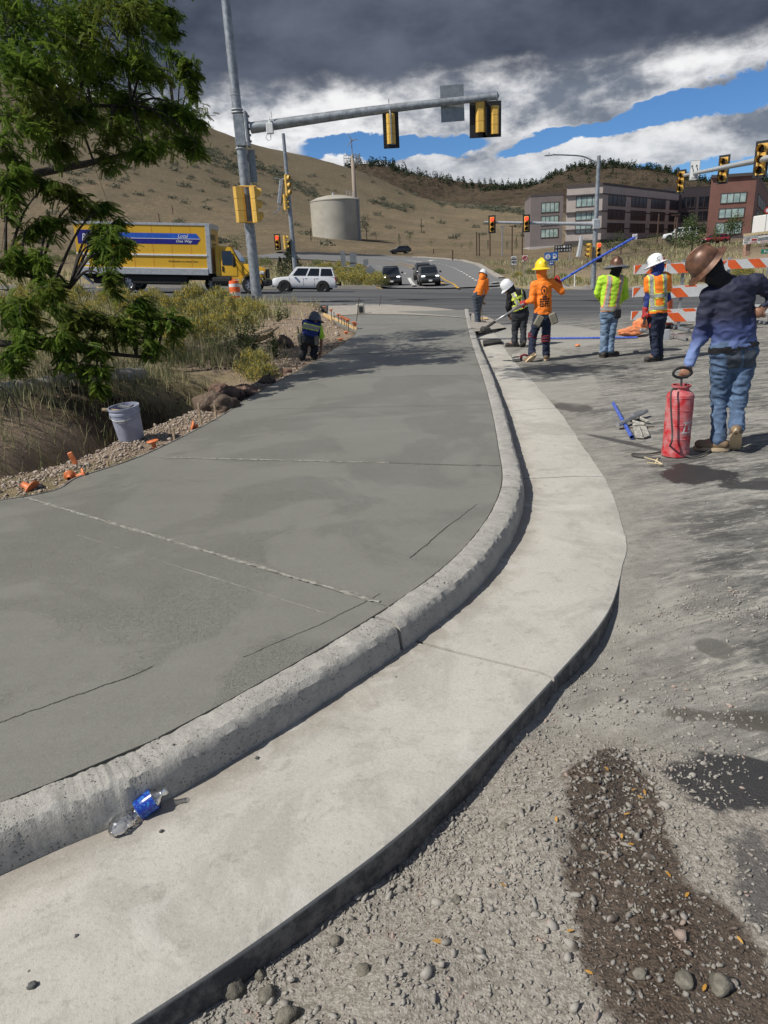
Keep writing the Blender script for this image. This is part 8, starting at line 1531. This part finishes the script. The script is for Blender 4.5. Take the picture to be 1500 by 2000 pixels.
for i, (px, pt, pb_, cp) in enumerate(((634.6, 600.5, 616, 1), (639.5, 603, 624, 0), (648.5, 606, 631, 1), (653.8, 609, 632, 0), (662, 615.5, 637, 1), (668, 620, 641, 1), (673.3, 622, 644, 1), (678, 624, 646, 1), (681.5, 626, 650, 1), (692, 631, 652, 1), (695, 634, 651, 1), (676.5, 650, 658, 1), (666, 665, 672, 1), (656.5, 672, 678, 0), (661, 673, 679, 0), (649, 682, 687, 0))):
    q = G(px, pb_, .03); t_2 = P(px, pt, q[1]); h = max(t_2[2]-q[2], .1); o = empty('pin_stake', q, label='steel form pin in the row beyond the crouching worker'+(', orange cap on top' if cp else ', bare top'), cat='stake', group='capped form pins' if cp else 'bare form pins'); mb = MB(); mb.tube([(0, 0, -.1), (0, 0, h)], .011, 6); mb.ob('pin', 'rusty', o)
    if cp: c_ = link('cap', CM, o); c_.location = (0, 0, h-.05); c_.scale = (1.45, 1.45, 1.3)
for px, py, dx, h in ((696, 634, .14, .75), (741, 604, .1, .5)): q = G(px, py-4, .1); mb = MB(); mb.tube([(0, 0, 0), (dx, 0, h)], .012, 6); o = mb.ob('steel_rod', 'rusty', label='thin dark steel rod standing tilted at the far end of the slab', cat='rod', group='tilted steel rods'); o.location = tuple(q)
q = G(704.5, 613, .16); mb = MB(); mb.box((0, 0, .18), (.30, .22, .36), bev=.03); o = mb.ob('utility_box', 'cemt', label='small grey upright box at the far end of the wet slab', cat='box'); o.location = tuple(q); mb = MB(); mb.box((.02, -.115, .16), (.14, .01, .22)); mb.ob('dark_opening', 'black', o)
WT = [(-60, 868, 8.6), (0, 850, 8.8), (55, 833, 9.0), (105, 815, 9.3), (150, 800, 9.6), (200, 785, 9.9), (240, 773, 10.2), (270, 762, 10.5), (278, 752, 10.9)]
pw = [P(*w_) for w_ in WT]; 
for p_ in pw: p_[2] = max(p_[2], Z1(p_[0], p_[1])+.05)
c = crom(pw, 12); tt = np.arange(len(c)); rr = .085+.022*np.abs(np.sin(tt*.22))+.008*np.sin(tt*.9); o = MB().tube(c-c[0], rr, 12).ob('straw_wattle', 'burlap', smooth='all', label='long grey erosion wattle tube winding along the foot of the bank', cat='wattle'); o.location = tuple(c[0])
pw = [P(238, 768, 10.6), P(252, 757, 11.2), P(262, 745, 11.8), P(268, 733, 12.4)]; c = crom(pw, 10); M['burl2'] = mat('bleached_wattle_sock', (.62, .60, .55), .9, var=.1); o = MB().tube(c-c[0], .12+.02*np.abs(np.sin(np.arange(len(c))*.5)), 10).ob('straw_wattle', 'burl2', smooth='all', label='short bleached wattle end behind the long grey wattle', cat='wattle'); o.location = tuple(c[0])
for i, (px, py, yy, dx) in enumerate(((108, 812, 9.1, -.03), (132, 803, 9.3, .06), (236, 768, 10.1, -.08), (250, 756, 10.9, -.1), (258, 745, 11.2, .07), (232, 757, 10.6, -.12), (264, 728, 12., .1), (186, 790, 9.6, .02))):
    q = P(px, py+8, yy); mb = MB(); mb.box((dx/2, 0, .06), (.035, .03, .34), frame((1, 0, -dx*3)), bev=.004); o = mb.ob('wooden_stake', 'wood', label='short wooden stake pinning the wattle tube to the bank', cat='stake', group='stakes pinning the wattle'); o.location = tuple(q)
for i, (px, py, r_, m_, fl, lb) in enumerate(((412, 800, .20, 'rock', 1.0, 'large brown earth-covered boulder at the trench edge'), (438, 802, .21, 'rock', .8, 'dark brown boulder joined to the large one at the trench edge'), (478, 772, .20, 'clodr', .6, 'reddish flat rock beside the form beyond the boulders'), (452, 778, .17, 'clodr', .7, 'small reddish rock behind the boulders'), (428, 770, .18, 'clodr', .7, 'reddish rock on top of the brown boulders'), (445, 690, .16, 'rock', .6, 'tan rock lying in the grass left of the log'), (452, 712, .14, 'rock', .6, 'flat tan rock in the grass below the log'), (492, 650, .16, 'rock', .7, 'pale tan rock above the log'), (556, 680, .2, 'rock', 1.2, 'upright pale rock left of the crouching worker'), (522, 748, .13, 'rock', .7, 'small tan rock beside the form pins'), (560, 728, .1, 'clodr', .6, 'reddish rubble piece behind the crouching worker'))):
    q = GT(px, py, 5, 40); lump('rock', (q[0], q[1], q[2]+r_*.2), r_, m_, lb, 'rock', seed=40+i, flat=fl, sub=3)
q = GT(484, 672, 8, 40); mb = MB(); mb.tube(crom([(-.5, -.9, .05), (-.2, -.3, .12), (.2, .3, .13), (.45, .9, .2)], 5), [.07]*5+[.11]*5+[.13]*5+[.08], 9); mb.tube([(.2, .3, .13), (.5, .1, .2), (.75, .1, .35)], [.05, .04, .02], 6); o = mb.ob('log', 'wood', smooth='all', label='weathered grey log lying in the dry grass on the bank', cat='log'); o.location = tuple(q)
mb = MB(); rgs = np.random.default_rng(3)
for k in range(26): mb_ = k; a = rgs.random()*.9+.1; mb.tube([(0, 0, .05), (-.25-.3*rgs.random(), -.1+rgs.random()*.2, .35+.2*rgs.random()), (.2-.9*rgs.random(), rgs.normal(0, .3), .05+.3*rgs.random())], .006, 4)
q = GT(478, 640, 8, 40); o = mb.ob('dead_brush', 'lumber', label='tangle of pale dead stems bent over the bank above the log', cat='dead brush'); o.location = tuple(q); o['kind'] = 'stuff'; del o['category']; del o['label']
# twigs and straw on the bank
L = []; rgs = np.random.default_rng(4); xy = gpts(9000, (-9, -1.2), (6.5, 26), lambda x, y: vd(x, y)*.25+.05*(side(FORM, x, y) > .2)); n = len(xy); a = rgs.random(n)*6.283; l_ = rgs.uniform(.04, .22, n); d = np.column_stack([np.cos(a)*l_, np.sin(a)*l_, rgs.uniform(-.02, .05, n)]); b0 = np.column_stack([xy, Zg(xy[:, 0], xy[:, 1])+.015]); s2 = np.column_stack([-np.sin(a), np.cos(a), np.full(n, .5)])*.0035
V = np.stack([b0-s2, b0+s2, b0+d+s2, b0+d-s2], 1).reshape(-1, 3); fast('straw_litter', V, np.arange(n*4).reshape(-1, 4), 'twig', kind='stuff')
# --- the crushed bottle
m, nt, b = newmat('clear_plastic'); b.inputs['Base Color'].default_value = (.95, .97, 1, 1); b.inputs['Roughness'].default_value = .06; b.inputs['IOR'].default_value = 1.3; tb2 = nt.nodes.new('ShaderNodeBsdfTransparent'); gl = nt.nodes.new('ShaderNodeBsdfGlossy'); gl.inputs['Roughness'].default_value = .12; fr = nt.nodes.new('ShaderNodeFresnel'); fr.inputs[0].default_value = 1.55; mxs = nt.nodes.new('ShaderNodeMixShader'); tb2.inputs[0].default_value = (.93, .94, .96, 1)
ad = S(nt, fr.outputs[0])*1.5+.16; dfw = nt.nodes.new('ShaderNodeBsdfDiffuse'); dfw.inputs[0].default_value = (.85, .87, .9, 1); mxd = nt.nodes.new('ShaderNodeMixShader'); mxd.inputs[0].default_value = .22; nt.links.new(tb2.outputs[0], mxd.inputs[1]); nt.links.new(dfw.outputs[0], mxd.inputs[2]); nt.links.new(ad.mn(1.).k, mxs.inputs[0]); nt.links.new(mxd.outputs[0], mxs.inputs[1]); nt.links.new(gl.outputs[0], mxs.inputs[2]); nt.links.new(mxs.outputs[0], nt.nodes['Material Output'].inputs[0])
bm_ = nt.nodes.new('ShaderNodeBump'); bm_.inputs['Distance'].default_value = .004; nn_ = vor(nt, objco(nt), 60); nt.links.new(nn_.k, bm_.inputs['Height']); nt.links.new(bm_.outputs[0], gl.inputs['Normal']); nt.links.new(bm_.outputs[0], fr.inputs['Normal']); M['pet'] = m
q0 = G(262, 1588, .03); rt = empty('water_bottle', q0, label='crushed clear water bottle with a blue label lying against the kerb', cat='bottle'); rt.scale = (1.12, 1.12, 1.12)
bt = [G(222, 1625, .030)-q0, G(240, 1606, .030)-q0, G(256, 1592, .030)-q0, G(266, 1586, .034)-q0, G(280, 1575, .042)-q0, G(297, 1563, .056)-q0, G(309, 1554, .068)-q0, G(318, 1548, .078)-q0]
def btube(pts, rads, name, mt, squash, n=26, seed=0, jit=.0):
    c = crom(pts, 6); r_ = np.interp(np.linspace(0, 1, len(c)), np.linspace(0, 1, len(rads)), rads); ax = c[-1]-c[0]; ax /= np.linalg.norm(ax); sx = np.cross(ax, UPV); sx /= np.linalg.norm(sx); sz = np.cross(sx, ax); rg_ = np.random.default_rng(seed); V = []
    for i in range(len(c)):
        for j in range(n): a = 2*math.pi*j/n; k = 1+rg_.normal(0, jit); sq = np.interp(i/(len(c)-1), np.linspace(0, 1, len(squash)), squash); V.append(c[i]+sx*math.cos(a)*r_[i]*k*(1+(1-sq)*.25)+sz*math.sin(a)*r_[i]*k*sq)
    mb = MB(); mb.add(V, grid_ring(n, len(c))); return mb.ob(name, mt, rt, smooth='all')
def grid_ring(n, k): return [(i*n+j, i*n+(j+1) % n, (i+1)*n+(j+1) % n, (i+1)*n+j) for i in range(k-1) for j in range(n)]
btube(bt[:4], [.012, .030, .033, .033, .028, .018, .022], 'crushed_base', 'pet', [.7, .75, .7, .45], jit=.05)
btube(bt[3:], [.024, .032, .032, .032, .032, .031, .026, .017, .012, .012, .013, .012], 'bottle_body', 'pet', [.8, 1, 1, 1], jit=.004, seed=3)
m, nt, b = newmat('blue_bottle_label'); v = worldco(nt); nzz = noise(nt, v, 90, 2, .6); setc(nt, b.inputs['Base Color'], mix(nt, nzz.sm(.5, .6), (.015, .04, .30), (.03, .16, .45))); b.inputs['Roughness'].default_value = .25; M['blab'] = m
o = btube([bt[3]+(bt[4]-bt[3])*.25, bt[4]+(bt[5]-bt[4])*.1, bt[5]+(bt[6]-bt[5])*.1], [.0332, .0332, .0332], 'label_sleeve', 'blab', [1, 1, 1])
me = o.data; cm_ = (bt[4]+(bt[5]-bt[4])*.05)
band(o, lambda c, n: n[2] < .80 and n[2] > .45 and n[1] < .2 and abs((c-cm_)@((bt[5]-bt[4])/np.linalg.norm(bt[5]-bt[4]))) < .018, 'barcode_patch', 'white', rt, .0006)
band(o, lambda c, n: n[2] > .86 and abs((c-cm_)@((bt[5]-bt[4])/np.linalg.norm(bt[5]-bt[4]))) < .016, 'label_print', 'white', rt, .0006)
